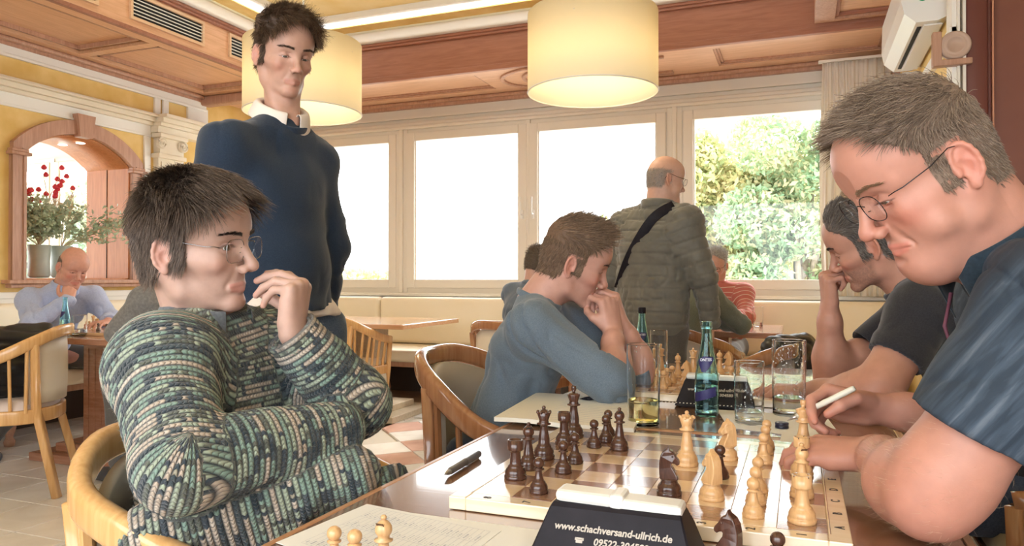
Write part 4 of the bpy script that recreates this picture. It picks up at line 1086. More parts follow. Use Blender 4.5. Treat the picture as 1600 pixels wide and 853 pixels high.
# the bald man's board and pieces
o = thing('chess_board', 'distant chess board on the bald man\'s table', 'chess board', (*onz(180, 521, .76).xy, .76))
MB().box(-.26, .22, -.2, .2, 0, .018, .003).build('border', m_bside, o)
for i in range(8):
    for j in range(8):
        q = link('square', sqm[(i+j) % 2 == 1], o); q.location = (-.20+.048*i, -.17+.048*j, .0195); q.scale = (.78, .78, 1)
for k, wh, px, py, lab in [('king', 0, 178, 519, 'dark king on the bald man\'s board'), ('pawn', 0, 154, 517, 'dark pawn leftmost on the bald man\'s board'), ('pawn', 0, 167, 518, 'dark pawn left of the dark king on the bald man\'s board'),
        ('knight', 0, 190, 518, 'dark knight rightmost on the bald man\'s board'), ('bishop', 0, 184, 521, 'dark bishop beside the dark king on the bald man\'s board'),
        ('pawn', 1, 140, 513, 'light pawn beside the glass on the bald man\'s board'), ('queen', 1, 146, 512, 'light queen on the bald man\'s board'), ('rook', 1, 152, 511, 'light rook on the bald man\'s board'), ('pawn', 1, 160, 511, 'light pawn behind the dark pawns on the bald man\'s board')]:
    p = onz(px, py, .7785); piece(k, bool(wh), (p.x, p.y, .7795), 0, lab, 'pieces on the bald man\'s board', .92)

# flower arrangement on the arch shelf
m_leafg = noisy('grey green eucalyptus', (.34, .44, .28), (.62, .68, .48), 8, .6); m_rose = noisy('red dried roses', (.55, .02, .04), (.75, .06, .08), 8, .6); m_straw = plain('dry straw', (.70, .55, .34), .8)
m_vase = noisy('fluted grey vase', (.38, .42, .38), (.48, .52, .47), 10, .5)
def vase(px, label, R_=.075, H=.26):
    r = (px-800)/1150; d = (XL-.20)/(r*CT-ST); p = A(px, 0, d); o = thing('vase', label, 'vase', (p.x, p.y, 1.105))
    prof = [(R_*.8, 0), (R_, .02), (R_*.95, H*.5), (R_*1.05, H), (R_*.95, H), (R_*.85, H*.5), (R_*.8, .02)]
    m = MB().lathe(prof, 48)
    for i, v in enumerate(m.v):
        k = i % 48; s_ = 1+.03*(k % 2); m.v[i] = (v[0]*s_, v[1]*s_, v[2])
    m.build('body', m_vase, o); return p
pv = vase(61, 'grey fluted vase on the arch shelf, the left one holding the big bouquet'); pv2 = vase(96, 'second fluted vase on the arch shelf beside the first one')
rng = random.Random(5)
def bouquet(name, label, o_loc, stems, cat='flowers'):
    o = thing(name, label, cat, o_loc); st = MB(); lv = MB(); rs = MB(); ls = MB()
    for kind, tip, n in stems:
        tip = Vector(tip); mid = tip*.5+Vector((rng.uniform(-.03, .03), rng.uniform(-.03, .03), .05)); path = smooth_path([(0, 0, 0), mid, tip], 6)
        st.tube(path, .0022, 4)
        if kind == 'e':
            for k in range(n):
                t = rng.uniform(.35, 1); q = path[int(t*(len(path)-1))]+Vector((rng.uniform(-.05, .05), rng.uniform(-.05, .05), rng.uniform(-.04, .04)))
                d1 = Vector((rng.uniform(-1, 1), rng.uniform(-1, 1), rng.uniform(-.6, 1))).normalized(); d2 = d1.cross(Vector((rng.uniform(-1, 1), rng.uniform(-1, 1), rng.uniform(-1, 1)))).normalized(); a_ = rng.uniform(.013, .027)
                lv.add([q-d1*a_, q-d1*a_*.3+d2*a_*.5, q+d1*a_*.6+d2*a_*.35, q+d1*a_, q+d1*a_*.6-d2*a_*.35, q-d1*a_*.3-d2*a_*.5], [(0, 1, 2, 3, 4, 5)])
        elif kind == 'r':
            for k in range(n):
                q = tip+Vector((rng.uniform(-.05, .05), rng.uniform(-.05, .05), rng.uniform(-.06, .06))); rs.ball(q, .021, 8, (1, 1, .85)).ball(q+Vector((0, 0, .010)), .014, 6)
        else:
            for k in range(n):
                q = path[-1-int(rng.random()*6)]+Vector((rng.uniform(-.012, .012), rng.uniform(-.012, .012), rng.uniform(-.02, .02))); ls.tube([q, q+Vector((rng.uniform(-.02, .02), rng.uniform(-.02, .02), .035))], .0012, 4)
    st.build('stems', m_straw, o)
    for nm, mb_, mt in (('leaves', lv, m_leafg), ('blossoms', rs, m_rose), ('grasses', ls, m_straw)):
        if mb_.v: q = mb_.build(nm, mt, o); q['kind'] = 'stuff'
stems = []
for k in range(60):
    a = rng.uniform(0, 2*PI); r_ = rng.uniform(.05, .27); stems.append(('e', (r_*math.cos(a)*.6, r_*math.sin(a)*1.1, rng.uniform(.10, .40)), 34))
for k in range(20): stems.append(('r', (rng.uniform(-.08, .08), rng.uniform(-.05, .26) if k < 9 else rng.uniform(-.25, -.1), rng.uniform(.38, .62) if k < 9 else rng.uniform(.35, .5)), 2))
bouquet('flower_bouquet', 'large dried bouquet of red roses and grey green eucalyptus in the left vase', (pv.x, pv.y, 1.105+.25), stems)
stems = [('e', (.05+.55*q_, .08+.48*q_, rng.uniform(.05, .36)), 34) for q_ in [rng.random() for k in range(16)]]+[('s', (rng.uniform(-.1, .1), rng.uniform(-.05, .2), rng.uniform(.25, .5)), 40) for k in range(10)]
bouquet('flower_bouquet', 'spray of pale eucalyptus and dry grass in the second vase', (pv2.x, pv2.y, 1.105+.25), stems)
# ------------------------------------------------------------------ implicit-surface modelling of figures
class Field:
    def __init__(s, lo, hi, h):
        s.lo = np.array(lo, float); s.h = h; s.n = (np.ceil((np.array(hi, float)-s.lo)/h)+1).astype(int)
        s.F = np.full(s.n, .5, np.float32)
    def _blk(s, lo, hi):
        a = np.clip(np.floor((np.array(lo)-s.lo)/s.h), 0, s.n-1).astype(int); b = np.clip(np.ceil((np.array(hi)-s.lo)/s.h)+1, 1, s.n).astype(int)
        g = [(s.lo[i]+s.h*np.arange(a[i], b[i])).astype(np.float32) for i in range(3)]
        return tuple(slice(a[i], b[i]) for i in range(3)), g[0][:, None, None], g[1][None, :, None], g[2][None, None, :]
    def comb(s, sl, d, k, mode):
        f = s.F[sl]
        if mode == 'add':
            if k > 0: h = np.maximum(k-np.abs(f-d), 0)/k; s.F[sl] = np.minimum(f, d)-h*h*k*.25
            else: s.F[sl] = np.minimum(f, d)
        else:
            d = -d if mode == 'sub' else d
            if k > 0: h = np.maximum(k-np.abs(f-d), 0)/k; s.F[sl] = np.maximum(f, d)+h*h*k*.25
            else: s.F[sl] = np.maximum(f, d)
    def cap(s, a, b, ra, rb, k=.01, flat=None, mode='add'):
        a = np.array(a, float); b = np.array(b, float); R = max(ra, rb); fac = 1
        if flat is not None: w = np.array(flat[0], float); w /= np.linalg.norm(w); fac = flat[1]
        pad = R*max(1, fac)+k+3*s.h; pad = pad if mode == 'add' else R*max(1, fac)+k+2*s.h
        sl, X, Y, Z = s._blk(np.minimum(a, b)-pad, np.maximum(a, b)+pad)
        if 0 in s.F[sl].shape: return s
        px, py, pz = X-a[0], Y-a[1], Z-a[2]; ab = b-a
        if flat is not None:
            t = (px*w[0]+py*w[1]+pz*w[2])*(1/fac-1); px = px+t*w[0]; py = py+t*w[1]; pz = pz+t*w[2]; ab = ab+w*(ab@w)*(1/fac-1)
        L = max(ab@ab, 1e-12); t = np.clip((px*ab[0]+py*ab[1]+pz*ab[2])/L, 0, 1)
        d = np.sqrt((px-t*ab[0])**2+(py-t*ab[1])**2+(pz-t*ab[2])**2)-(ra+(rb-ra)*t)
        s.comb(sl, d.astype(np.float32), k, mode); return s
    def ell(s, c, r, k=.01, R=None, mode='add'):
        c = np.array(c, float); r = np.array(r, float); pad = r.max()+k+3*s.h
        sl, X, Y, Z = s._blk(c-pad, c+pad)
        if 0 in s.F[sl].shape: return s
        px, py, pz = X-c[0], Y-c[1], Z-c[2]
        if R is not None:
            R = np.array(R, float); px, py, pz = [px*R[i][0]+py*R[i][1]+pz*R[i][2] for i in range(3)]
        k0 = np.sqrt((px/r[0])**2+(py/r[1])**2+(pz/r[2])**2); k1 = np.sqrt((px/r[0]**2)**2+(py/r[1]**2)**2+(pz/r[2]**2)**2)+1e-9
        s.comb(sl, (k0*(k0-1)/k1).astype(np.float32), k, mode); return s
    def cut(s, c, n, rad, k=.002):
        """remove everything beyond the plane (c, n) inside a ball of radius rad"""
        c = np.array(c, float); n = np.array(n, float); n /= np.linalg.norm(n)
        sl, X, Y, Z = s._blk(c-rad, c+rad)
        d = (X-c[0])*n[0]+(Y-c[1])*n[1]+(Z-c[2])*n[2]; q = np.sqrt((X-c[0])**2+(Y-c[1])**2+(Z-c[2])**2)
        m = q < rad; f = s.F[sl]; s.F[sl] = np.where(m, np.maximum(f, d), f).astype(np.float32); return s
    def mesh(s, relax=1):
        F = s.F; F = F.copy(); n = F.shape
        F[0] = F[-1] = .5; F[:, 0] = F[:, -1] = .5; F[:, :, 0] = F[:, :, -1] = .5
        S = F < 0
        cnt = np.zeros(tuple(x-1 for x in n), np.uint8)
        for i in (0, 1):
            for j in (0, 1):
                for k in (0, 1): cnt += S[i:n[0]-1+i, j:n[1]-1+j, k:n[2]-1+k]
        act = np.nonzero((cnt > 0) & (cnt < 8)); N = len(act[0])
        idx = np.full(cnt.shape, -1, np.int32); idx[act] = np.arange(N)
        C = {}
        for i in (0, 1):
            for j in (0, 1):
                for k in (0, 1): C[i, j, k] = F[act[0]+i, act[1]+j, act[2]+k]
        P = np.zeros((N, 3)); W = np.zeros(N)
        for ax in range(3):
            o = [x for x in range(3) if x != ax]
            for u in (0, 1):
                for v in (0, 1):
                    a = [0, 0, 0]; a[o[0]] = u; a[o[1]] = v; b = list(a); b[ax] = 1
                    fa, fb = C[tuple(a)], C[tuple(b)]; m = (fa < 0) != (fb < 0); t = np.where(m, fa/np.where(fa == fb, 1, fa-fb), 0)
                    P[:, ax] += np.where(m, t, 0); P[:, o[0]] += np.where(m, u, 0); P[:, o[1]] += np.where(m, v, 0); W += m
        P = P/W[:, None]+np.stack(act, 1)
        V = s.lo+P*s.h; Q = []
        for ax in range(3):
            o1, o2 = [(1, 2), (2, 0), (0, 1)][ax]
            sl = [slice(1, x-1) for x in n]; sl[ax] = slice(0, n[ax]-1); sl2 = list(sl); sl2[ax] = slice(1, n[ax])
            A_, B_ = S[tuple(sl)], S[tuple(sl2)]
            for inside in (True, False):
                e = np.nonzero((A_ == inside) & (B_ != inside))
                if len(e[0]) == 0: continue
                g = np.stack([e[i]+(0 if i == ax else 1) for i in range(3)], 1)
                def I(d1, d2):
                    q = g.copy(); q[:, o1] -= d1; q[:, o2] -= d2; return idx[q[:, 0], q[:, 1], q[:, 2]]
                quad = np.stack([I(0, 0), I(1, 0), I(1, 1), I(0, 1)], 1)
                Q.append(quad if inside else quad[:, ::-1])
        Q = np.concatenate(Q); Q = Q[(Q >= 0).all(1)]
        for _ in range(relax): V = laplace(V, Q, .5)
        return V, Q
def laplace(V, Q, w):
    acc = np.zeros_like(V); n = np.zeros(len(V))
    for a, b in ((0, 1), (1, 2), (2, 3), (3, 0)):
        for p, q in ((a, b), (b, a)):
            np.add.at(n, Q[:, p], 1)
            for c in range(3): acc[:, c] += np.bincount(Q[:, p], V[Q[:, q], c], len(V))
    return V*(1-w)+w*acc/np.maximum(n, 1)[:, None]
def normals(V, Q):
    d = np.cross(V[Q[:, 2]]-V[Q[:, 0]], V[Q[:, 3]]-V[Q[:, 1]]); N = np.zeros_like(V)
    for i in range(4):
        for c in range(3): N[:, c] += np.bincount(Q[:, i], d[:, c], len(V))
    return N/np.maximum(np.linalg.norm(N, axis=1), 1e-12)[:, None]
_lat = np.random.RandomState(3).rand(32, 32, 32).astype(np.float32)
def vnoise(P):
    P = np.asarray(P, float); i = np.floor(P).astype(int); f = P-i; f = f*f*(3-2*f); r = 0
    for a in (0, 1):
        for b in (0, 1):
            for c in (0, 1):
                w = (f[:, 0] if a else 1-f[:, 0])*(f[:, 1] if b else 1-f[:, 1])*(f[:, 2] if c else 1-f[:, 2])
                r = r+w*_lat[(i[:, 0]+a) % 32, (i[:, 1]+b) % 32, (i[:, 2]+c) % 32]
    return r*2-1
def smoothstep(a, b, x): t = np.clip((x-a)/(b-a), 0, 1); return t*t*(3-2*t)
def gauss(P, c, s): return np.exp(-(((P-np.array(c))/np.array(s))**2).sum(1))
def basis(fwd, up):
    f = Vector(fwd).normalized(); x = f.cross(Vector(up)).normalized(); u = x.cross(f); return x, f, u   # x = right of the figure

# ---- head ; local axes: x = subject's left... y = forward, z = up, origin between the ears at eye level
def head_mesh(neck_local, p, h=.002):
    g = lambda k, d: p.get(k, d)
    jaw, fat, age, nose, lid = g('jaw', 1), g('fat', 0), g('age', 0), g('nose', 1), g('lid', .0040)
    nb = np.array(neck_local, float); nr = g('neck', .054)
    lo = np.minimum(nb-.085, [-.105, -.125, -.15]); hi = np.maximum(nb+.085, [.105, .140, .145]); lo[2] = min(nb[2]-.03, -.15); hi[2] = .145
    F = Field(lo, hi, h); SX = (-1, 1)
    F.ell((0, .000, .040), (.076, .096, .086), 0)
    F.ell((0, -.035, .002), (.060, .058, .055), .03)
    F.ell((0, .042, .040), (.064, .056, .058), .03)
    F.ell((0, .036, -.030), (.058, .052, .062), .03)
    for s in SX:
        F.cap((s*.060, .018, -.022), (s*.044, .066, -.028), .011, .014, .022)
        F.cap((s*.056*jaw, -.002, -.050), (s*.050*jaw, .006, -.078), .013, .013, .022)
        F.cap((s*.050*jaw, .006, -.078), (s*.014*jaw, .068, -.106), .014, .013, .02)
        F.cap((s*.050, .064, .017), (s*.015, .086, .016), .008, .0095, .014)
        if fat: F.ell((s*.040, .045, -.062), (.022+.010*fat, .028, .026), .025)
    F.ell((0, .063, -.058), (.032, .0250, .030), .02)
    F.ell((0, .034, -.072), (.046*jaw, .045, .034), .02)
    F.ell((0, .077, -.103), (.019, .015, .015), .016)
    if fat: F.cap((0, .050, -.112), (0, .005, -.118), .030+.012*fat, .045, .03)
    # neck
    F.cap((0, -.026, -.045), nb, nr, nr*1.08, .03)
    th = nb+np.array([0, .030 if fat else .018, .02]); F.cap((0, .020 if fat else .012, -.095 if fat else -.088), th, .032 if fat else .026, .036 if fat else .034, .03 if fat else .02)
    for s in SX: F.cap((s*.055, -.020, -.045), (nb[0]+s*.018, nb[1]+.045, nb[2]+.01), .015, .011, .02)
    # sockets, nose
    for s in SX: F.ell((s*.033, .102, -.001), (.020, .020, .0135), .014, mode='sub')
    F.cap((0, .086, .016), (0, .1075*(.5+.5*nose), -.030), .0082, .0090, .012)
    ty = .111+.006*(nose-1)*4
    F.ell((0, ty, -.037), (.0105, .0115, .0100), .009)
    for s in SX:
        F.ell((s*.0125*nose, .101, -.042), (.0075, .011, .0082), .006)
        F.ell((s*.0068*nose, .108, -.0505), (.0036, .0055, .0050), .003, mode='sub')
        F.cap((s*.021, .0935, -.046), (s*.031, .080, -.072), .0018+.001*age, .0012, .010, mode='sub')
    # lips
    ml = g('mouth', 1); pout = g('pout', 0)
    for s in SX:
        F.cap((s*.024*ml, .0815, -.0732), (s*.004, .0898+pout, -.0692), .0030, .0044, .007)
        F.cap((s*.021*ml, .0805, -.0780), (0, .0878+pout, -.0796), .0034, .0056, .007)
        F.cap((s*.027*ml, .0845, -.0757), (s*.004, .0960+pout, -.0745), .0011, .0014, .0030, mode='sub')
    F.ell((0, .0985, -.0915), (.014, .0060, .0042), .008, mode='sub')
    F.cap((0, .1005, -.054), (0, .1005, -.063), .0022, .0022, .004, mode='sub')
    # eyes: lids over the ball, then the slit
    gz = g('gaze', -.1); lc = (.0310, .0735, -.001)
    for s in SX:
        F.ell((s*lc[0], lc[1], lc[2]), (.0145, .0138, .0136), .004)
        zc = -.0015-.004*max(0, -gz)
        F.ell((s*.0320, .0880, zc), (.0145, .0115, lid), .0012, mode='sub')
        F.cap((s*.0205, .0872, zc+lid*.55), (s*.0320, .0888, zc+lid+.0016), .0010, .0014, .002); F.cap((s*.0320, .0888, zc+lid+.0016), (s*.0455, .0795, zc+lid*.3), .0014, .0010, .002)
        F.cap((s*.020, .0865, .0075), (s*.043, .0775, .0062), .0010, .0008, .004, mode='sub')
        if age: F.cap((s*.022, .0865, -.0125), (s*.040, .0780, -.0120), .0010*age, .0006, .006, mode='sub')
    if age:
        for zz in (.036, .047, .058): F.cap((-.026, .0955-.16*(zz-.036), zz), (.026, .0955-.16*(zz-.036), zz+.001), .0012*age, .0012*age, .004, mode='sub')
        for s in SX: F.cap((s*.006, .0985, .012), (s*.007, .0990, .024), .0012*age, .0008, .004, mode='sub')
    # ears
    for s in SX:
        c = np.array([s*.0785, -.012, -.012]); eb = np.array([s*.42, -.90, .0]); eu = np.array([0, -.20, 1.0]); eb /= np.linalg.norm(eb); eu -= eb*(eu@eb); eu /= np.linalg.norm(eu); en = np.cross(eb, eu)
        if en[0]*s < 0: en = -en
        R = [eb, eu, en]; q = lambda a, b, n_=0: c+eb*a+eu*b+en*n_
        F.ell(q(.001, .002), (.0155, .027, .0040), .004, R)
        F.ell(q(-.004, -.003, .005), (.0085, .0125, .0055), .003, R, 'sub')
        F.ell(q(.004, .012, .0045), (.0075, .008, .0035), .003, R, 'sub')
        P = [q(.0155*math.cos(a)-.001, .0275*math.sin(a)+.002, .0025) for a in np.linspace(-1.1, 3.6, 12)]
        for a, b in zip(P[:-1], P[1:]): F.cap(a, b, .0032, .0032, .0025)
        F.ell(q(-.003, -.027, .001), (.0075, .0085, .0042), .005, R)
        F.ell(q(-.0125, -.004, .002), (.003, .005, .003), .003, R)
    V, Q = F.mesh(1)
    return V, Q
EYE = (.0310, .0735, -.001)
def skin_colors(V, p):
    base = np.array(p.get('skin', (.62, .36, .27))); C = np.tile(base, (len(V), 1))
    def mix(m, c): 
        nonlocal C; m = m[:, None]*1.0; C = C*(1-m)+np.array(c)*m
    red = base*np.array([1.05, .66, .62]); rk = p.get('red', .5)
    for s in (-1, 1): mix(rk*gauss(V, (s*.045, .070, -.035), (.020, .03, .018)), red); mix(.55*gauss(V, (s*.082, -.014, -.012), (.012, .022, .034)), red)
    mix(rk*.8*gauss(V, (0, .112, -.038), (.013, .016, .012)), red)
    mix(.3*gauss(V, (0, .085, -.10), (.02, .02, .014)), red)
    for s in (-1, 1): mix(.35*gauss(V, (s*.031, .085, -.004), (.016, .02, .012)), base*np.array([.80, .66, .68]))
    for s_ in (-1, 1):
        zc = -.0015-.004*max(0, -p.get('gaze', -.1)); li = p.get('lid', .004)
        e = np.sqrt(((V[:, 0]-s_*.0320)/.0150)**2+((V[:, 2]-zc)/(li+.0006))**2); m_ = np.exp(-((e-1.0)/.16)**2)*(V[:, 1] > .070)*(V[:, 2] > zc-.001); mix(.75*m_, (.05, .03, .025))
    # lips
    dl = np.full(len(V), 9.)
    for a, b in (((-.023, .084, -.0722), (0, .098, -.0690)), ((.023, .084, -.0722), (0, .098, -.0690)), ((-.020, .083, -.0785), (0, .095, -.0805)), ((.020, .083, -.0785), (0, .095, -.0805))):
        a, b = np.array(a), np.array(b); t = np.clip(((V-a)@(b-a))/((b-a)@(b-a)), 0, 1); dl = np.minimum(dl, np.linalg.norm((V-a-t[:, None]*(b-a))/(1, 1.6, 1), axis=1))
    mix(p.get('lipmix', .7)*(1-smoothstep(.0036, .0066, dl)), p.get('lips', base*np.array([1.04, .70, .72])))
    st = p.get('stubble', 0)
    if st:
        m = smoothstep(-.040, -.060, V[:, 2])*smoothstep(.0, .02, V[:, 1])*(1-smoothstep(.006, .010, .014-dl)*1.0)*(V[:, 2] > -.135)
        m = m*(.6+.4*vnoise(V*350)); mix(np.clip(st*m, 0, 1), p.get('stubcol', (.16, .12, .10)))
    return C
def scalp_mask(V, p):
    """soft 0..1 mask of where hair grows (local head coordinates)"""
    x, y, z = V[:, 0], V[:, 1], V[:, 2]; hl = p.get('hairline', .078); rec = p.get('recede', 0)
    r = np.minimum(np.abs(x)/.07, 1)
    zf = hl+rec*.02*np.exp(-((np.abs(x)-.036)/.018)**2)      # frontal line height
    yl = np.where(z > .03, .052+.03*smoothstep(.04, hl, z), .030-.10*np.maximum(0, -.005-z)*0)   # temple line
    front = smoothstep(-.006, .006, z-zf+.9*np.maximum(0, .070-y)*1.0)
    side = smoothstep(.004, -.004, y-np.where(z > .055, .075, np.where(z > .015, .050, .028)))
    low = np.where(y > .0, smoothstep(-.036, -.028, z), np.where(y > -.035, smoothstep(.012, .022, z+.0)*1.0+smoothstep(-.020, -.032, y)*smoothstep(-.05, -.04, z), smoothstep(-.066, -.050, z)))
    m = np.clip(np.minimum(side, 1)*np.clip(low, 0, 1), 0, 1)*np.where(y > .03, front, 1)
    ear = (np.abs(x) > .0735) & (np.abs(y+.010) < .030) & (z < .024); m = np.where(ear, 0, m)
    if p.get('bald'): m = m*smoothstep(.050, .030, z)*smoothstep(.02, -.01, y)
    return m
def strands(roots, nrm, length, comb, n, rng, width=.0009, seg=5, lift=.5, curl=.15, grav=.15, center=(0, 0, .04), rad=(.080, .100, .090), clump=0, camp=.55):
    """tapered three-sided hairs; roots/nrm Nx3, length N, comb Nx3 (unit), all head-local"""
    N = len(roots); d = nrm*lift+comb*(1-lift*.5)+rng.normal(size=(N, 3))*curl; d /= np.linalg.norm(d, axis=1)[:, None]
    P = [roots]; c = np.array(center); rr = np.array(rad); curlv = rng.normal(size=(N, 3))*curl
    if clump:   # neighbouring hairs lean the same way
        q = roots*clump; curlv += np.stack([vnoise(q), vnoise(q+7.3), vnoise(q+13.1)], 1)*camp
    pos = roots.copy(); L = (length/seg)[:, None]
    for i in range(seg):
        pos = pos+d*L; e = (pos-c)/rr; k = np.linalg.norm(e, axis=1); m = k < 1.0
        pos = np.where(m[:, None], c+e/np.maximum(k, 1e-6)[:, None]*rr, pos); P.append(pos)
        d = d+comb*.35+curlv*.35+np.array([0, 0, -grav]); d /= np.linalg.norm(d, axis=1)[:, None]
    P = np.stack(P, 1)          # N, seg+1, 3
    T = np.gradient(P, axis=1); T /= np.maximum(np.linalg.norm(T, axis=2), 1e-9)[..., None]
    u = np.cross(T, rng.normal(size=(N, 1, 3))); u /= np.maximum(np.linalg.norm(u, axis=2), 1e-9)[..., None]; v = np.cross(T, u)
    w = (width*(.7+.6*rng.rand(N)))[:, None]*np.linspace(1, .25, seg+1)[None, :]
    ring = [P+w[..., None]*(u*math.cos(a)+v*math.sin(a)) for a in (0, 2.094, 4.189)]
    V = np.stack(ring, 2).reshape(-1, 3)   # index ((i*(seg+1)+j)*3+r)
    b = (np.arange(N)[:, None]*(seg+1)+np.arange(seg)[None, :]).reshape(-1)*3; Fq = []
    for r in range(3):
        r2 = (r+1) % 3; Fq.append(np.stack([b+r, b+r2, b+r2+3, b+r+3], 1))
    return V, np.concatenate(Fq)
def sample_faces(V, Q, Nn, w, n, rng):
    fw = w[Q].mean(1)*np.linalg.norm(np.cross(V[Q[:, 2]]-V[Q[:, 0]], V[Q[:, 3]]-V[Q[:, 1]]), axis=1); fw = fw/fw.sum()
    f = rng.choice(len(Q), n, p=fw); a, b = rng.rand(n, 1), rng.rand(n, 1); q = Q[f]
    P = (V[q[:, 0]]*(1-a)*(1-b)+V[q[:, 1]]*a*(1-b)+V[q[:, 2]]*a*b+V[q[:, 3]]*(1-a)*b); return P, Nn[q[:, 0]]

# ---- hands
def hand_caps(W, fdir, dorsal, side, curls, splay=(6, 2, -2, -7), thumb=None, s=1.0, spread=0):
    Y = np.array(fdir, float); Y /= np.linalg.norm(Y); Z = np.array(dorsal, float); Z -= Y*(Z@Y); Z /= np.linalg.norm(Z); X = np.cross(Y, Z)*(1 if side == 'L' else -1); W = np.array(W, float)
    T = lambda p: W+s*(X*p[0]+Y*p[1]+Z*p[2]); out = []
    mcp = [(.028, .090, .001), (.0095, .095, .004), (-.0095, .091, .003), (-.027, .082, -.001)]
    wr = [(.016, .0, 0), (.006, 0, .002), (-.006, 0, .002), (-.016, 0, 0)]
    for a, b in zip(wr, mcp): out.append((T(a), T(b), .0145*s, .0118*s, .010))
    out.append((T((0, .02, -.004)), T((0, .07, -.006)), .017*s, .014*s, .012))
    out.append((T((.016, .018, -.008)), T((.030, .048, -.014)), .0165*s, .0135*s, .012))
    out.append((T((-.020, .020, -.008)), T((-.026, .060, -.008)), .0140*s, .0120*s, .012))
    Ls = [(.043, .026, .021), (.048, .030, .022), (.044, .028, .022), (.034, .020, .019)]; Rs = [.0098, .0100, .0094, .0084]
    tips = []
    for i in range(4):
        p = np.array(mcp[i]); ang = 0; sp = math.radians(splay[i]); r = Rs[i]
        for j in range(3):
            ang += math.radians(curls[i][j]); dv = np.array([math.sin(sp)*math.cos(ang), math.cos(ang)*math.cos(sp), -math.sin(ang)])
            q = p+dv*Ls[i][j]*(.94 if j == 2 else 1); r2 = r*(.93 if j < 2 else .80)
            out.append((T(p), T(q), r*s, r2*s, .0035 if j else .006)); p = q; r = r2
        tips.append((T(p), r*s))
    th = thumb or [(.030, .030, -.012), (.052, .058, -.020), (.060, .090, -.022), (.060, .116, -.022)]
    rr = [.0150, .0118, .0105, .0080]
    for j in range(3): out.append((T(th[j]), T(th[j+1]), rr[j]*s, rr[j+1]*s, .004 if j else .010))
    tips.append((T(th[3]), rr[3]*s))
    return out, tips, (X, Y, Z)
CURL_REST = [(20, 25, 15)]*4
def arm_field(S, E, W, caps, h=.0028, rs=1.0, uppercut=None, up=.050, fore=.043):
    S, E, W = [np.array(v, float) for v in (S, E, W)]; pts = [S, E, W]+[c[0] for c in caps]+[c[1] for c in caps]
    a0 = E+(S-E)*(uppercut if uppercut else .5); pts[0] = a0
    lo = np.min(pts, 0)-.075; hi = np.max(pts, 0)+.075
    F = Field(lo, hi, h); d = W-E; m = E+d*.28
    F.cap(a0, E+(S-E)*.12, up*rs*1.02, up*rs*.86, .0)
    F.cap(E+(S-E)*.12, E, up*rs*.86, .040*rs, .03)
    F.cap(E, m, .040*rs, fore*rs, .03)
    ax = None
    F.cap(m, E+d*.80, fore*rs, .0285*rs, .03); F.cap(E+d*.80, W, .0285*rs, .0240*rs, .02, (np.cross(d, (0, 0, 1.0)) if caps is None else AX[0], 1.18))
    for c in caps: F.cap(c[0], c[1], c[2], c[3], c[4])
    return F
AX = [np.array([1.0, 0, 0])]

# ---- clothing
def cloth_noise(V, N, amp, scale, seed=0, ridge=True, stretch=None):
    P = V*scale+seed; 
    if stretch is not None: P = P+np.outer(V@np.array(stretch[0]), stretch[0])*scale*stretch[1]
    w = np.stack([vnoise(P*.6+3), vnoise(P*.6+17), vnoise(P*.6+29)], 1); n = vnoise(P+w*.9)
    f = (1-np.abs(n)*2) if ridge else n
    return V+N*(amp*(f+.4*vnoise(P*2.3+5)))[:, None]
def wrinkle(V, Q, amp, scale=11, seed=0, dirn=None, aniso=.45, focus=None):
    """sharp creases between softer swells; dirn = direction along which creases run"""
    N = normals(V, Q); P = V*scale
    if dirn is not None: d = np.array(dirn, float); d /= np.linalg.norm(d); P = P-np.outer(P@d, d)*(1-aniso)
    P = P+seed; w = np.stack([vnoise(P*.5+3), vnoise(P*.5+17), vnoise(P*.5+29)], 1); n1 = vnoise(P+w*1.3); n2 = vnoise(P*2.1+w*1.6+40)
    m = np.clip(.55+.9*vnoise(V*5+seed+60), 0, 1.3)
    if focus is not None:
        f = np.zeros(len(V))
        for c, r in focus: f = np.maximum(f, np.exp(-(np.linalg.norm(V-np.array(c), axis=1)/r)**2))
        m = m*(.45+1.1*f)
    c = -(1-np.abs(n1))**7*1.0-(1-np.abs(n2))**7*.45+.7*np.abs(n1)
    return laplace(V+N*(amp*m*c)[:, None], Q, .5)
def limb_folds(V, N, a, b, amp, period, reach, seed=0):
    """creases running round a limb around the segment a-b"""
    a = np.array(a, float); b = np.array(b, float); d = b-a; L = np.linalg.norm(d); d /= L; t = (V-a)@d
    q = V-a-np.outer(t, d); r = np.linalg.norm(q, axis=1); m = np.exp(-((t-L/2)/(L/2))**4)*smoothstep(reach*1.3, reach, r)
    ph = t/period*2*PI+vnoise(V*14+seed)*2.2
    return V+N*(amp*m*(np.abs(np.sin(ph*.5))-.5)*1.6)[:, None]
def weave(name, c1, c2, scale=900, rough=.85, bump=.2, fine=None):
    k = NM(name); co = k.coord(); n = k.n('ShaderNodeTexNoise', Scale=scale*.25, Detail=3); k.l(co, n.inputs['Vector'])
    k.l(k.ramp(n.outputs[0], [(.3, c1), (.7, c2)]), k.p.inputs['Base Color']); k.p.inputs['Roughness'].default_value = rough; k.p.inputs['Specular IOR Level'].default_value = .2
    k.p.inputs['Sheen Weight'].default_value = .25; k.p.inputs['Sheen Roughness'].default_value = .5
    k.bump(n.outputs[0], bump, .001); return k.m
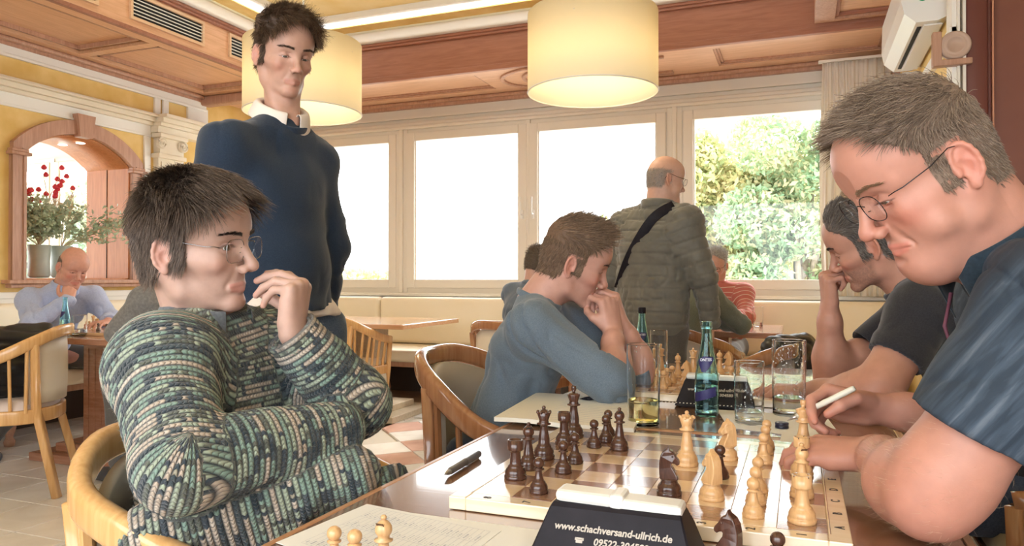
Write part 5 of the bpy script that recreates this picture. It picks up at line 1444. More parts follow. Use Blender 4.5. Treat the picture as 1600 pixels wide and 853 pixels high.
def skin_material():
    k = NM('skin'); a = k.n('ShaderNodeAttribute', attribute_name='Col'); co = k.coord()
    n = k.n('ShaderNodeTexNoise', Scale=60, Detail=4); k.l(co, n.inputs['Vector'])
    hs = k.n('ShaderNodeHueSaturation'); k.l(a.outputs['Color'], hs.inputs['Color']); k.l(k.math('ADD', k.math('MULTIPLY', n.outputs[0], .22), .89), hs.inputs['Value'])
    k.l(hs.outputs[0], k.p.inputs['Base Color']); k.p.inputs['Roughness'].default_value = .48; k.p.inputs['Specular IOR Level'].default_value = .4
    k.p.inputs['Subsurface Weight'].default_value = .12; k.p.inputs['Subsurface Radius'].default_value = (.012, .005, .003); k.p.inputs['Subsurface Scale'].default_value = 1
    n2 = k.n('ShaderNodeTexNoise', Scale=420, Detail=2); k.l(co, n2.inputs['Vector']); k.bump(n2.outputs[0], .22, .0006); return k.m
m_skin = skin_material()
def hair_material(name, c1, c2):
    k = NM(name); g = k.n('ShaderNodeNewGeometry'); k.l(k.ramp(g.outputs['Random Per Island'], [(0, c1), (1, c2)]), k.p.inputs['Base Color'])
    k.p.inputs['Roughness'].default_value = .42; k.p.inputs['Specular IOR Level'].default_value = .35; return k.m
def eye_material(name, iris):
    k = NM(name); a = k.n('ShaderNodeAttribute', attribute_name='ang')
    k.l(k.ramp(a.outputs['Fac'], [(.0, (.01, .01, .01)), (.17, (.01, .01, .01)), (.19, iris), (.43, iris), (.47, (.10, .08, .07)), (.50, (.72, .68, .65)), (1, (.70, .62, .60))]), k.p.inputs['Base Color'])
    k.p.inputs['Roughness'].default_value = .08; k.p.inputs['Specular IOR Level'].default_value = .6; return k.m
m_eye = eye_material('eye', (.10, .09, .07))
class Fig:
    """a person: an Empty at the floor below the figure, with one continuous body mesh and clothes"""
    def __init__(s, label, base): s.root = thing('person', label, 'person', base); s.o = np.array(base, float); s.parts = []
    def local(s, V): return np.asarray(V)-s.o
    def part(s, name, V, Q, mat, attrs=None, smooth=True): return link(name, raw_mesh(name, s.local(V), Q, mat, smooth, attrs=attrs), s.root)
    def skin(s, V, Q, C): s.parts.append((V, Q, C))
    def body(s):
        Vs = []; Qs = []; Cs = []; n = 0
        for V, Q, C in s.parts: Vs.append(V); Qs.append(Q+n); Cs.append(C); n += len(V)
        return s.part('body', np.concatenate(Vs), np.concatenate(Qs), m_skin, {'Col': np.concatenate(Cs)})
    def head(s, center, fwd, up, neck_world, p, scale=1.0, h=.002):
        x, f, u = basis(fwd, up); R = np.array([x, f, u]); s.R = R; s.c = np.array(center, float); s.hs = scale; s.p = p
        nl = (R @ (np.array(neck_world)-s.c))/scale
        V, Q = head_mesh(nl, p, h); s.hV, s.hQ = V, Q; s.hN = normals(V, Q); C = skin_colors(V, p); m = scalp_mask(V, p)
        if p.get('haircol') is not None and not p.get('nohair'): C = C*(1-.85*m[:, None])+np.array(p['haircol'])*.85*m[:, None]  # scalp tinted with hair colour, standing in for shade under the hair
        s.hm = m; s.skin(s.toW(V), Q, C)
        # eyeballs
        gz = p.get('gaze_dir', (0, 1, -.3)); gd = Vector(gz).normalized()
        for sd in (-1, 1):
            b = MB().ball((0, 0, 0), .0124, 28); v = np.array(b.v); ang = np.arccos(np.clip(v@np.array(gd)/.0124, -1, 1))
            V2 = s.toW(v+np.array([sd*EYE[0], EYE[1], EYE[2]])); s.part('eye', V2, b.f, m_eye, {'ang': ang/1.2})
        return s
    def toW(s, V): return s.c+(np.asarray(V)*s.hs) @ s.R
    def hair(s, mat, n, top, side, combf, width=.0009, lift=.45, curl=.2, grav=.1, seg=5, seed=1, cap=.004, captop=.010, clump=45, camp=.55, extra=None):
        rng = np.random.RandomState(seed); V, Q, N, m = s.hV, s.hQ, s.hN, s.hm
        P, Nn = sample_faces(V, Q, N, m*(1 if not s.p.get('bald') else 1), n, rng)
        t = smoothstep(.03, .085, P[:, 2]); L = (side+(top-side)*t)*(.75+.5*rng.rand(n)); comb = combf(P, t)
        off = (cap+(captop-cap)*smoothstep(.03, .09, P[:, 2]))*rng.rand(n)**.6
        SV, SQ_ = strands(P+Nn*(off-.001)[:, None], Nn, L, comb, n, rng, width, seg, lift, curl, grav, rad=(.079, .099, .089), clump=clump, camp=camp)
        vs = [s.toW(SV)]; qs = [SQ_]; k = len(SV)
        # under-layer: the scalp lifted a few millimetres
        keep = m[Q].min(1) > .35; q = Q[keep]; use = np.unique(q); mp = -np.ones(len(V), int); mp[use] = np.arange(len(use))
        cv = V[use]+N[use]*((cap+(captop-cap)*smoothstep(.03, .09, V[use][:, 2]))*smoothstep(.3, .9, m[use])*(1+.35*vnoise(V[use]*70)))[:, None]
        if cap > 0: vs.append(s.toW(cv)); qs.append(mp[q]+k); k += len(cv)
        if extra: ev, eq = extra(rng); vs.append(s.toW(ev)); qs.append(eq+k)
        nh = len(SQ_); allq = np.concatenate(qs); mi = np.zeros(len(allq), np.int32); mi[nh:] = 1
        under = bpy.data.materials.get(mat.name+' roots') or plain(mat.name+' roots', tuple(s.p['haircol']), .7)
        return link('hair', raw_mesh('hair', s.local(np.concatenate(vs)), allq, [mat, under], True, mi), s.root, )
    def brows(s, mat, n=260, width=.0006, z=.0205, thick=.004, seed=3, length=.009):
        rng = np.random.RandomState(seed); V, N = s.hV, s.hN; out = []; qs = []; k = 0
        for sd in (-1, 1):
            u = rng.rand(n); x = sd*(.012+.040*u); zz = z+.006*np.sin(u*2.2)-.004*u**2+rng.normal(size=n)*thick*.35*(1.1-.6*u); 
            cand = np.where((V[:, 1] > .04) & (V[:, 2] > .0) & (V[:, 2] < .045))[0]
            P = np.stack([x, zz], 1); CV = V[cand][:, [0, 2]]
            j = cand[np.array([np.argmin(((CV-q)**2).sum(1)) for q in P])]; roots = V[j]+N[j]*.0003
            comb = np.tile([sd*1.0, -.25, .15], (n, 1)); comb /= np.linalg.norm(comb[0])
            a, b = strands(roots, N[j], np.full(n, length)*(.6+.6*rng.rand(n)), comb, n, rng, width, 3, .35, .12, .05, clump=0, rad=(.01, .01, .01)); out.append(a); qs.append(b+k); k += len(a)
        for q_, (a_, b_) in enumerate(zip(out, qs)): e = s.part('eyebrow', s.toW(a_), b_-b_.min(), mat); e['kind'] = 'stuff'
    def glasses(s, frame, lens, w=.024, hgt=.017, y=.104, z=-.004, tilt=.12, r=.0009, drop=0, round_=2.6, templemat=None):
        V = MB()
        for sd in (-1, 1):
            pts = []
            for a in np.linspace(0, 2*PI, 41)[:-1]:
                c, q = math.cos(a), math.sin(a); X = math.copysign(abs(c)**(2/round_), c)*w; Z = math.copysign(abs(q)**(2/round_), q)*hgt
                pts.append(((sd*.0345+X), y-.10*abs(X+sd*.0345-sd*.0)*.28-Z*tilt*-1*.4, z+Z+drop))
            V.tube(pts, r, 6, closed=True)
            V.tube([(sd*.061, y-.016, z+.008+drop), (sd*.070, y-.020, z+.010+drop), (sd*.0745, y-.032, z+.010+drop), (sd*.0790, .03, z*.4+.012+drop*.4), (sd*.0805, .0, .0185), (sd*.0795, -.018, .013), (sd*.077, -.032, -.010)], r*1.1, 6)
            # nose pads
            V.tube([(sd*.013, y-.003, z-.004+drop), (sd*.0095, y-.010, z-.006+drop)], r*.8, 5)
        V.tube(smooth_path([(-.0115, y-.003, z+.004+drop), (0, y+.000, z+.008+drop), (.0115, y-.003, z+.004+drop)], 5), r, 6)
        g = s.part('glasses', s.toW(np.array(V.v)), V.f, frame)
        for sd in (-1, 1):
            vs = [(sd*.0345, y-.0035, z+drop)]
            for a in np.linspace(0, 2*PI, 41)[:-1]:
                c, q = math.cos(a), math.sin(a); X = math.copysign(abs(c)**(2/round_), c)*w; Z = math.copysign(abs(q)**(2/round_), q)*hgt
                vs.append(((sd*.0345+X), y-.10*abs(X+sd*.0345)*.28+Z*tilt*.4, z+Z+drop))
            fs = [(0, i+1, (i+1) % 40+1) for i in range(40)]
            me = raw_mesh('lens', s.local(s.toW(np.array(vs))), fs, lens); l = link('lens', me, g)
        return g
def seg_attr(V, chains):
    """nearest chain -> distance along it (u) and around it (v); neighbouring segments of a chain blend so rows run on round a bend"""
    best = np.full(len(V), 9.); U = np.zeros(len(V)); W = np.zeros(len(V))
    for pts, rads, off, ref in chains:
        acc = off; us = []; ds = []; ws = []; nb_ = None
        if ref is None: nb_ = np.cross(np.array(pts[1])-np.array(pts[0]), np.array(pts[2])-np.array(pts[1])); nb_ /= np.linalg.norm(nb_); ref = (.3, -1, .4)
        for (a, b), r in zip(zip(pts[:-1], pts[1:]), rads):
            a, b = np.array(a, float), np.array(b, float); d = b-a; L = np.linalg.norm(d); d /= L; t = (V-a)@d; tc = np.clip(t, 0, L); q = V-a-np.outer(tc, d); dist = np.linalg.norm(q, axis=1)-r
            e1 = np.array(ref, float)-d*(np.array(ref)@d); e1 /= np.linalg.norm(e1); e2 = np.cross(d, e1); ang = np.arctan2(q@e2, q@e1)
            us.append(acc+t); ds.append(dist); ws.append(ang*r if nb_ is None else .062*np.arcsin(np.clip((q@nb_)/np.maximum(np.linalg.norm(q, axis=1), 1e-6), -1, 1))); acc += L
        if nb_ is not None:      # one bend: rows fan round the outside of the elbow
            Pj = np.array(pts[1], float); d1 = Pj-np.array(pts[0], float); L1 = np.linalg.norm(d1); d1 /= L1; d2 = np.array(pts[2], float)-Pj; d2 /= np.linalg.norm(d2)
            th = math.acos(d1@d2); o1 = -(d2-d1*(d1@d2)); o1 /= np.linalg.norm(o1); q = V-Pj; al = np.clip(np.arctan2(q@d1, q@o1), 0, th); Rr = .066
            t1, t2 = q@d1, q@d2; w1 = (t1 > 0) & (t2 < 0); k = np.array(ds).argmin(0)
            u = np.where(w1, off+L1+Rr*al, np.where(k == 0, us[0], us[1]+Rr*th)); dm = np.min(ds, 0); v = np.where(k == 0, ws[0], ws[1])
            m = dm < best; best = np.where(m, dm, best); U = np.where(m, u, U); W = np.where(m, v, W); continue
        ds, us, ws = np.array(ds), np.array(us), np.array(ws); dm = ds.min(0); w = np.exp(-(ds-dm)/.014); u = (us*w).sum(0)/w.sum(0); k = ds.argmin(0); v = ws[k, np.arange(len(V))]
        m = dm < best; best = np.where(m, dm, best); U = np.where(m, u, U); W = np.where(m, v, W)
    return U, W
def torso_segs(J, g=0, widen=1.35, br=.115, cr=.118, wr=.105):
    pel, bel, che, nk = [np.array(J[k], float) for k in ('pelvis', 'belly', 'chest', 'neck')]; sR, sL = np.array(J['shR'], float), np.array(J['shL'], float)
    w = sL-sR; w /= np.linalg.norm(w); wp = np.array(J.get('hipdir', w), float)
    out = [(pel, bel, br+g, wr+g, .05, (wp, widen)), (bel, che, wr+g, cr+g, .05, (w, widen)), (che, nk*.75+che*.25, cr+g, .06+g, .05, (w, 1.2))]
    for s in (sR, sL): out += [(che*.55+s*.45, s, .085+g, .062+g, .05, None), (nk, s, .035+g, .050+g, .05, None)]
    return out
def fill(F, segs):
    for a, b, ra, rb, k, fl_ in segs: F.cap(a, b, ra, rb, k, fl_)
def bounds(segs, pad=.03):
    P = np.array([s[i] for s in segs for i in (0, 1)]); r = max(max(s[2], s[3])*(s[5][1] if s[5] else 1) for s in segs); return P.min(0)-r-pad, P.max(0)+r+pad
def inner_body(fig, J, legs=True, arms=(), g=-.042, h=.012):
    segs = torso_segs(J, g)
    if legs:
        for s in 'RL':
            if 'knee'+s in J: segs += [(np.array(J['pelvis'])*.5+np.array(J['hip'+s])*.5, J['knee'+s], .070, .050, .04, None), (J['knee'+s], J['ank'+s], .048, .035, .02, None)]
    for s in arms: segs += [(J['sh'+s], J['el'+s], .045, .038, .03, None), (J['el'+s], J['wr'+s], .036, .024, .02, None)]
    lo, hi = bounds(segs); F = Field(lo, hi, h); fill(F, segs); V, Q = F.mesh(1); fig.skin(V, Q, np.tile(fig.p.get('skin', (.62, .36, .27)), (len(V), 1)))
def trousers(fig, J, mat, h=.010, r=(.088, .070, .050), name='trousers', shoe=None):
    pel = np.array(J['pelvis'], float); segs = [(np.array(J['hipR']), np.array(J['hipL']), .10, .10, .05, None)]
    for s in 'RL': segs += [(J['hip'+s], J['knee'+s], r[0], r[1], .04, None), (J['knee'+s], J['ank'+s], r[1], r[2], .03, None)]
    lo, hi = bounds(segs); F = Field(lo, hi, h); fill(F, segs)
    for s in 'RL': d = np.array(J['ank'+s], float)-np.array(J['knee'+s], float); F.cut(J['ank'+s], d, .09)
    V, Q = F.mesh(1); N = normals(V, Q); V = cloth_noise(V, N, .006, 9, 3); fig.part(name, V, Q, mat)
    if shoe:
        for s in 'RL':
            a = np.array(J['ank'+s], float); a[2] = 0; t = np.array(J.get('toe', (1, 0, 0)), float); t /= np.linalg.norm(t)
            F = Field(a-.35, a+.35, .008); F.cap(a+(0, 0, .05)-t*.03, a+t*.15+(0, 0, .035), .045, .038, .02); F.cap(a+(0, 0, .05), a+(0, 0, .10), .045, .045, .02)
            F.cut(a+(0, 0, .004)+t*.05, (0, 0, -1), .34); V, Q = F.mesh(1); fig.part('shoe', V, Q, shoe)
# ------------------------------------------------------------------ people
def collar(fig, name, c, axis, front, rx, ry, h, mat, gap=.35, fold=.030, th=.003, tips=.03, outw=.012, drop=0):
    """turned-down collar: inner stand and outer leaf, open in front; gap in radians either side of the front"""
    ax = Vector(axis).normalized(); f = Vector(front); f = (f-ax*f.dot(ax)).normalized(); sd = f.cross(ax); c = Vector(c); n = 36
    rows = [(0, 0, 0), (.002, h*.5, 0), (.004, h, 0), (outw*.7, h+.002, 0), (outw, h-.004, .0), (outw+.006, h-fold*.6, .5), (outw+.012, h-fold, 1)]
    vs = []
    for i in range(n+1):
        a = gap+(2*PI-2*gap)*i/n; e = abs(i/n-.5)*2; tip = tips*max(0, e-.6)/.4
        for (dr, z, w) in rows:
            rr = 1; p = c+f*math.cos(a)*(ry+dr)+sd*math.sin(a)*(rx+dr)+ax*(z-w*tip-drop*math.cos(a)); vs.append(tuple(p))
    m = len(rows); fs = [(i*m+j, i*m+j+1, (i+1)*m+j+1, (i+1)*m+j) for i in range(n) for j in range(m-1)]
    o = fig.part(name, np.array(vs), fs, mat); s = o.modifiers.new('t', 'SOLIDIFY'); s.thickness = th; s.offset = 0; b = o.modifiers.new('s', 'SUBSURF'); b.levels = b.render_levels = 1; return o
def ring_collar(fig, name, c, axis, front, rx, ry, mat, r=.011, tilt=0):
    ax = Vector(axis).normalized(); f = Vector(front); f = (f-ax*f.dot(ax)).normalized(); sd = f.cross(ax); c = Vector(c)
    pts = [c+f*math.cos(a)*ry+sd*math.sin(a)*rx+ax*(-tilt*math.cos(a)) for a in np.linspace(0, 2*PI, 37)[:-1]]
    b = MB(); b.sweep(pts, rrect(r*1.3, r*2.4, r*.6), up=tuple(ax), closed=True); return fig.part(name, np.array(b.v), b.f, mat)
def arms_cloth(F, J, side, r0=.072, r1=.056, r2=.045, upto=1.0):
    S, E, W = [np.array(J[k+side], float) for k in ('sh', 'el', 'wr')]
    if upto < 1: e = S+(E-S)*upto; F.cap(S, e, r0, r1, .04); F.cut(e, E-S, r1*1.45); return e
    F.cap(S, E, r0, r1, .04); F.cap(E, W, r1, r2, .02)
def do_arm(fig, J, side, fdir, dorsal, curls, thumb=None, splay=(8, 2, -4, -11), rs=1.0, hs=1.0, h=.0028, upcut=.5, up=.050, fore=.043):
    caps, tips, fr = hand_caps(J['wr'+side], fdir, dorsal, side, curls, splay, thumb, hs); AX[0] = fr[0]
    F = arm_field(J['sh'+side], J['el'+side], J['wr'+side], caps, h, rs, upcut, up, fore); V, Q = F.mesh(1)
    base = np.array(fig.p.get('skin', (.62, .36, .27))); C = np.tile(base, (len(V), 1)); red = base*np.array([1.08, .72, .66])
    for t, r in tips:
        m = np.exp(-(np.linalg.norm(V-t, axis=1)/(r*1.6))**2)[:, None]*.5; C = C*(1-m)+red*m
        nail = np.exp(-(np.linalg.norm(V-(t+fr[2]*r*.6), axis=1)/(r*.75))**4)[:, None]*.35; C = C*(1-nail)+np.array((.80, .60, .52))*nail
    e = np.array(J['el'+side], float); m = np.exp(-(np.linalg.norm(V-e, axis=1)/.05)**2)[:, None]*.4; C = C*(1-m)+red*m
    C *= (1+.06*vnoise(V*40))[:, None]; fig.skin(V, Q, C); return tips, fr
def arr(d): return {k: np.array(v, float) for k, v in d.items()}
m_specs = plain('dark spectacle frame', (.05, .045, .05), .25, .8); m_specs2 = plain('silver spectacle frame', (.35, .33, .32), .25, .9)
m_lens = panemat('spectacle lens', (.97, .98, .98), 1.0)
m_shoe = plain('dark shoe', (.05, .05, .055), .5); m_jeans = weave('dark jeans', (.03, .045, .09), (.06, .08, .14))
m_trou = weave('dark trousers', (.085, .08, .075), (.12, .11, .10))

# ---- 1: right foreground, polo shirt, writing
def build_polo():
    fig = Fig('man with glasses in a dark blue streaked polo shirt, writing, right foreground', (.45, 1.2, 0))
    p = dict(skin=(.52, .245, .175), red=.6, fat=1, jaw=1.06, age=1.2, nose=1.05, lid=.0022, gaze=-1, gaze_dir=(0, 1, -.7), hairline=.074, recede=1.0, haircol=(.20, .13, .09), neck=.062, stubble=.10, stubcol=(.35, .22, .16), pout=.002)
    J = arr(dict(neck=(.272, 1.215, 1.135), chest=(.40, 1.25, .95), belly=(.50, 1.20, .72), pelvis=(.58, 1.17, .56), shL=(.295, 1.065, 1.065), shR=(.33, 1.42, 1.06),
        elL=(.150, 1.060, .822), wrL=(.108, 1.290, .826), elR=(.34, 1.52, .845), wrR=(.132, 1.470, .866), hipR=(.58, 1.27, .54), hipL=(.58, 1.07, .54), kneeR=(.14, 1.33, .52), kneeL=(.14, 1.03, .52), ankR=(.18, 1.33, .09), ankL=(.18, 1.03, .09), toe=(-1, 0, 0)))
    fig.head((.159, 1.162, 1.253), (-.794, -.276, -.542), (-.506, -.195, .84), J['neck'], p, h=.0018)
    # near (left) hand rests on the board corner, fingers folded under
    do_arm(fig, J, 'L', (-.92, .30, -.10), (-.10, -.25, .95), [(18, 30, 18), (24, 38, 22), (28, 44, 24), (30, 44, 24)],
           thumb=[(.030, .028, -.012), (.048, .058, -.016), (.050, .086, -.010), (.044, .110, -.006)], rs=1.14, hs=1.02, up=.056, fore=.047, upcut=.8)
    do_arm(fig, J, 'R', (-.95, -.10, .12), (.05, .72, .62), [(48, 42, 15), (58, 55, 30), (62, 65, 35), (65, 70, 35)],
           thumb=[(.030, .028, -.012), (.048, .050, -.026), (.046, .074, -.046), (.034, .092, -.058)], rs=1.05, hs=1.02, upcut=.3)
    rng = np.random.RandomState(6)
    for V_, Q_, C_ in fig.parts[-2:]:
        N_ = normals(V_, Q_); w_ = (np.minimum(np.linalg.norm(V_-J['elL'], axis=1), np.linalg.norm(V_-J['elR'], axis=1)) < .20)*(np.minimum(np.linalg.norm(V_-J['wrL'], axis=1), np.linalg.norm(V_-J['wrR'], axis=1)) > .035)*1.0
        P_, n_ = sample_faces(V_, Q_, N_, w_, 900, rng); cb = np.tile([-.8, .3, .1], (900, 1))+rng.normal(size=(900, 3))*.3; a_, q_ = strands(P_, n_, np.full(900, .010), cb, 900, rng, .00012, 3, .5, .2, 0, rad=(.001,)*3)
        fig.part('arm_hair', a_, q_, bpy.data.materials.get('golden arm hair') or hair_material('golden arm hair', (.45, .28, .16), (.8, .6, .42)))['kind'] = 'stuff'
    inner_body(fig, J)
    fig.body()
    mh = hair_material('short greying brown hair', (.13, .085, .06), (.38, .28, .205))
    def comb(P, t):
        c = np.stack([np.sign(P[:, 0])*.15*np.ones(len(P)), .95*t+.15*(1-t), -.9*(1-t)+.12*t], 1); c[:, 0] += .25*t; return c/np.linalg.norm(c, axis=1)[:, None]
    fig.hair(mh, 9500, .030, .008, comb, width=.0006, lift=.55, curl=.16, cap=.0005, captop=.004, seed=2, seg=4)
    fig.brows(hair_material('sandy brows', (.30, .18, .10), (.45, .30, .18)), 200, .0005)
    fig.glasses(m_specs, m_lens, w=.0268, hgt=.0195, y=.1030, z=-.004, r=.0007, drop=0)
    # polo shirt
    k = NM('streaked navy pique'); co = k.coord((9, 70, 30)); n = k.n('ShaderNodeTexNoise', Scale=1.5, Detail=5, Distortion=.4)
    mp = k.n('ShaderNodeMapping'); mp.inputs['Rotation'].default_value = (.3, .9, .5); tc = k.n('ShaderNodeTexCoord'); k.l(tc.outputs['Object'], mp.inputs[0]); mp2 = k.n('ShaderNodeMapping'); mp2.inputs['Scale'].default_value = (3.0, 26, 60); k.l(mp.outputs[0], mp2.inputs[0]); k.l(mp2.outputs[0], n.inputs['Vector'])
    k.l(k.ramp(n.outputs[0], [(.42, (.020, .033, .052)), (.60, (.042, .062, .090)), (.74, (.11, .135, .17))]), k.p.inputs['Base Color']); k.p.inputs['Roughness'].default_value = .8
    n2 = k.n('ShaderNodeTexNoise', Scale=500); k.bump(n2.outputs[0], .25, .001); m1 = k.m
    segs = torso_segs(J, .012); lo, hi = bounds(segs, .10); F = Field(lo, hi, .0045); fill(F, segs)
    eL = arms_cloth(F, J, 'L', .080, .080, upto=.66); eR = arms_cloth(F, J, 'R', .080, .078, upto=.60)
    for e, s in ((eL, 'L'), (eR, 'R')):
        d = J['el'+s]-J['sh'+s]; d /= np.linalg.norm(d); F.cap(e-d*.006, e+d*.06, .064, .070, .004, mode='sub')
    F.cap(J['neck']+np.array((-.012, -.006, .022)), (.19, 1.17, 1.22), .066, .07, .015, mode='sub')
    V, Q = F.mesh(1); N = normals(V, Q); V = cloth_noise(V, N, .0040, 7, 11); V = wrinkle(V, Q, .0060, 13, 11, (-.5, .1, .8), .5, [(J['shL']+(.04, 0, -.08), .16), (J['chest']+(-.1, 0, 0), .15)])
    fig.part('polo_shirt', V, Q, m1)
    mc = weave('navy collar', (.012, .022, .032), (.02, .035, .05))
    collar(fig, 'collar', J['neck']+np.array((-.008, -.006, .004)), (-.55, -.22, .8), (-.8, -.25, -.55), .072, .080, .036, mc, gap=.40, fold=.050, tips=.05, outw=.010)
    b = MB(); a0 = J['neck']+np.array((-.078, -.050, -.055))
    b.tube([a0, a0+np.array((-.010, -.012, -.045)), a0+np.array((.004, -.010, -.10)), a0+np.array((.02, 0, -.16))], .0028, 8); fig.part('placket', np.array(b.v), b.f, plain('wine placket trim', (.13, .035, .06), .7))
    b = MB(); b.lathe([(0, 0), (.0055, 0), (.0055, .002), (0, .002)], 14, tuple(a0+np.array((.012, -.014, -.055))), Matrix.Rotation(PI/2, 4, 'X')); fig.part('button', np.array(b.v), b.f, plain('button', (.05, .05, .06), .3))
    trousers(fig, J, m_jeans, shoe=m_shoe)
    return fig, J
polo, PJ = build_polo()

# ---- 2: left foreground, striped knit sweater
def knit_material():
    k = NM('striped chunky knit'); a = k.n('ShaderNodeAttribute', attribute_name='u'); b = k.n('ShaderNodeAttribute', attribute_name='v')
    per = .0092; row = k.math('DIVIDE', a.outputs['Fac'], per); ri = k.math('FLOOR', row); rf = k.math('FRACT', row)
    st = k.math('DIVIDE', b.outputs['Fac'], .0068); st2 = k.math('ADD', st, k.math('MULTIPLY', k.math('ABSOLUTE', k.math('SUBTRACT', rf, .5)), .9)); sf = k.math('FRACT', st2); si = k.math('FLOOR', st2)
    cx = k.n('ShaderNodeCombineXYZ'); k.l(k.math('MULTIPLY', ri, .37), cx.inputs[0]); k.l(k.math('MULTIPLY', si, .10), cx.inputs[1])
    n = k.n('ShaderNodeTexNoise', Scale=1.0, Detail=1); k.l(cx.outputs[0], n.inputs['Vector'])
    wn_ = k.n('ShaderNodeTexWhiteNoise', noise_dimensions='1D'); k.l(ri, wn_.inputs['W'])
    f = k.math('ADD', k.math('MULTIPLY', n.outputs[0], .9), k.math('MULTIPLY', wn_.outputs['Value'], .38)); f = k.math('SUBTRACT', f, .16)
    pal = k.ramp(f, [(.0, (.03, .045, .055)), (.26, (.07, .09, .10)), (.33, (.26, .37, .30)), (.42, (.13, .14, .11)), (.47, (.42, .48, .36)), (.54, (.055, .07, .085)), (.58, (.58, .47, .37)), (.68, (.66, .56, .46)), (.76, (.06, .08, .09)), (.82, (.40, .36, .27)), (1, (.50, .52, .38))], 'CONSTANT')
    # dark gaps between rows and between stitches
    gr = k.math('POWER', k.math('MULTIPLY', k.math('MULTIPLY', rf, k.math('SUBTRACT', 1, rf)), 4), .55); gs = k.math('POWER', k.math('MULTIPLY', k.math('MULTIPLY', sf, k.math('SUBTRACT', 1, sf)), 4), .45)
    hgt = k.math('MULTIPLY', gr, gs)
    mx = k.n('ShaderNodeMix', data_type='RGBA'); k.l(k.math('POWER', k.math('MINIMUM', k.math('MULTIPLY', gr, 1.05), 1), 2.2), mx.inputs[0]); mx.inputs[6].default_value = (.015, .022, .030, 1); k.l(pal, mx.inputs[7])
    mx2 = k.n('ShaderNodeMix', data_type='RGBA'); k.l(k.math('MINIMUM', k.math('ADD', gs, .35), 1), mx2.inputs[0]); mx2.inputs[6].default_value = (.04, .045, .05, 1); k.l(mx.outputs[2], mx2.inputs[7])
    k.l(mx2.outputs[2], k.p.inputs['Base Color']); k.p.inputs['Roughness'].default_value = .9; k.p.inputs['Specular IOR Level'].default_value = .15; k.p.inputs['Sheen Weight'].default_value = .3
    fz = k.n('ShaderNodeTexNoise', Scale=700, Detail=3); k.bump(k.math('ADD', hgt, k.math('MULTIPLY', fz.outputs[0], .35)), 1.0, .0035); return k.m
def build_knit():
    fig = Fig('young man with glasses in a chunky striped green and cream knit sweater', (-1.0, 1.1, 0))
    p = dict(skin=(.53, .33, .26), red=.3, jaw=.97, nose=1.06, lid=.0052, gaze=0, gaze_dir=(.25, 1, -.05), hairline=.066, haircol=(.075, .05, .037), neck=.055, stubble=.16, stubcol=(.25, .17, .14))
    J = arr(dict(neck=(-1.052, 1.082, 1.012), chest=(-1.045, 1.11, .85), belly=(-1.02, 1.11, .67), pelvis=(-1.0, 1.11, .56), shR=(-.995, .940, .950), shL=(-1.02, 1.262, .955),
        elR=(-.850, .835, .822), wrR=(-.770, 1.01, .835), elL=(-.785, 1.185, .862), wrL=(-.848, 1.088, 1.000), hipR=(-1.0, 1.0, .55), hipL=(-1.0, 1.22, .55), kneeR=(-.56, .98, .53), kneeL=(-.56, 1.25, .53), ankR=(-.62, .98, .09), ankL=(-.62, 1.25, .09), toe=(1, 0, 0)))
    C0 = np.array((-1.032, 1.042, 1.162)); fig.head(C0, (.975, .219, -.026), (.052, -.115, .99), J['neck'], p, scale=1.0, h=.0018)
    do_arm(fig, J, 'L', (.05, .10, .99), (.93, .20, .05), [(62, 22, 10), (72, 30, 14), (84, 36, 18), (97, 40, 20)],
           thumb=[(.028, .028, -.012), (.036, .048, -.036), (.032, .062, -.064), (.026, .072, -.088)], rs=1.0, hs=.96, upcut=.1)
    do_arm(fig, J, 'R', (-.5, .8, .1), (.1, -.2, .95), CURL_REST, rs=.9, hs=.95, h=.004, upcut=.1)
    inner_body(fig, J); fig.body()
    mh = hair_material('dark brown hair', (.07, .048, .036), (.27, .195, .15))
    def comb(P, t):
        fr = smoothstep(.0, .08, P[:, 1]); c = np.stack([.45*t+.25*np.sign(P[:, 0])*(1-t), .75*t*(.4+fr)-.25*(1-t), -.75*(1-t)-.35*fr+.10*t], 1); return c/np.maximum(np.linalg.norm(c, axis=1), 1e-6)[:, None]
    fig.hair(mh, 16000, .060, .022, comb, width=.0006, lift=.18, curl=.05, cap=.006, captop=.018, seed=4, seg=7, grav=.16, clump=24, camp=.42)
    fig.brows(hair_material('dark brows', (.03, .02, .015), (.07, .05, .04)), 300, .0005, thick=.0042)
    fig.glasses(m_specs2, m_lens, w=.0275, hgt=.0205, y=.1010, z=-.007, r=.0008, round_=3.4)
    m_knit = knit_material()
    segs = torso_segs(J, .014, cr=.112); lo, hi = bounds(segs, .16); F = Field(lo, hi, .0042); fill(F, segs)
    F.cap(J['shR'], J['elR'], .074, .062, .04); F.cap(J['elR'], J['wrR']+(.02, .07, 0), .062, .050, .02)
    F.cap(J['shL'], J['elL'], .080, .068, .03); F.cap(J['elL'], J['wrL'], .066, .047, .012)
    # heavy fold of the sweater gathered over the lap
    F.cap((-.92, .86, .70), (-.70, 1.06, .775), .058, .044, .012); F.cap((-.86, .98, .68), (-.66, 1.14, .735), .050, .038, .012)
    F.cap(J['belly']+(.05, 0, 0), (-.84, 1.0, .66), .11, .09, .03)
    dW = J['wrL']-J['elL']; dW /= np.linalg.norm(dW); F.cut(J['wrL']+dW*.004, dW, .07); F.cap(J['wrL']-dW*.012, J['wrL']+dW*.05, .032, .036, .004, mode='sub')
    F.ell(J['neck']+(.012, 0, .045), (.066, .068, .040), .015, mode='sub')
    V, Q = F.mesh(1); N = normals(V, Q); V = cloth_noise(V, N, .0060, 9, 5)
    for a, b in ((J['shR'], J['elR']), (J['elL'], J['wrL'])): V = limb_folds(V, N, a, b, .003, .045, .035)
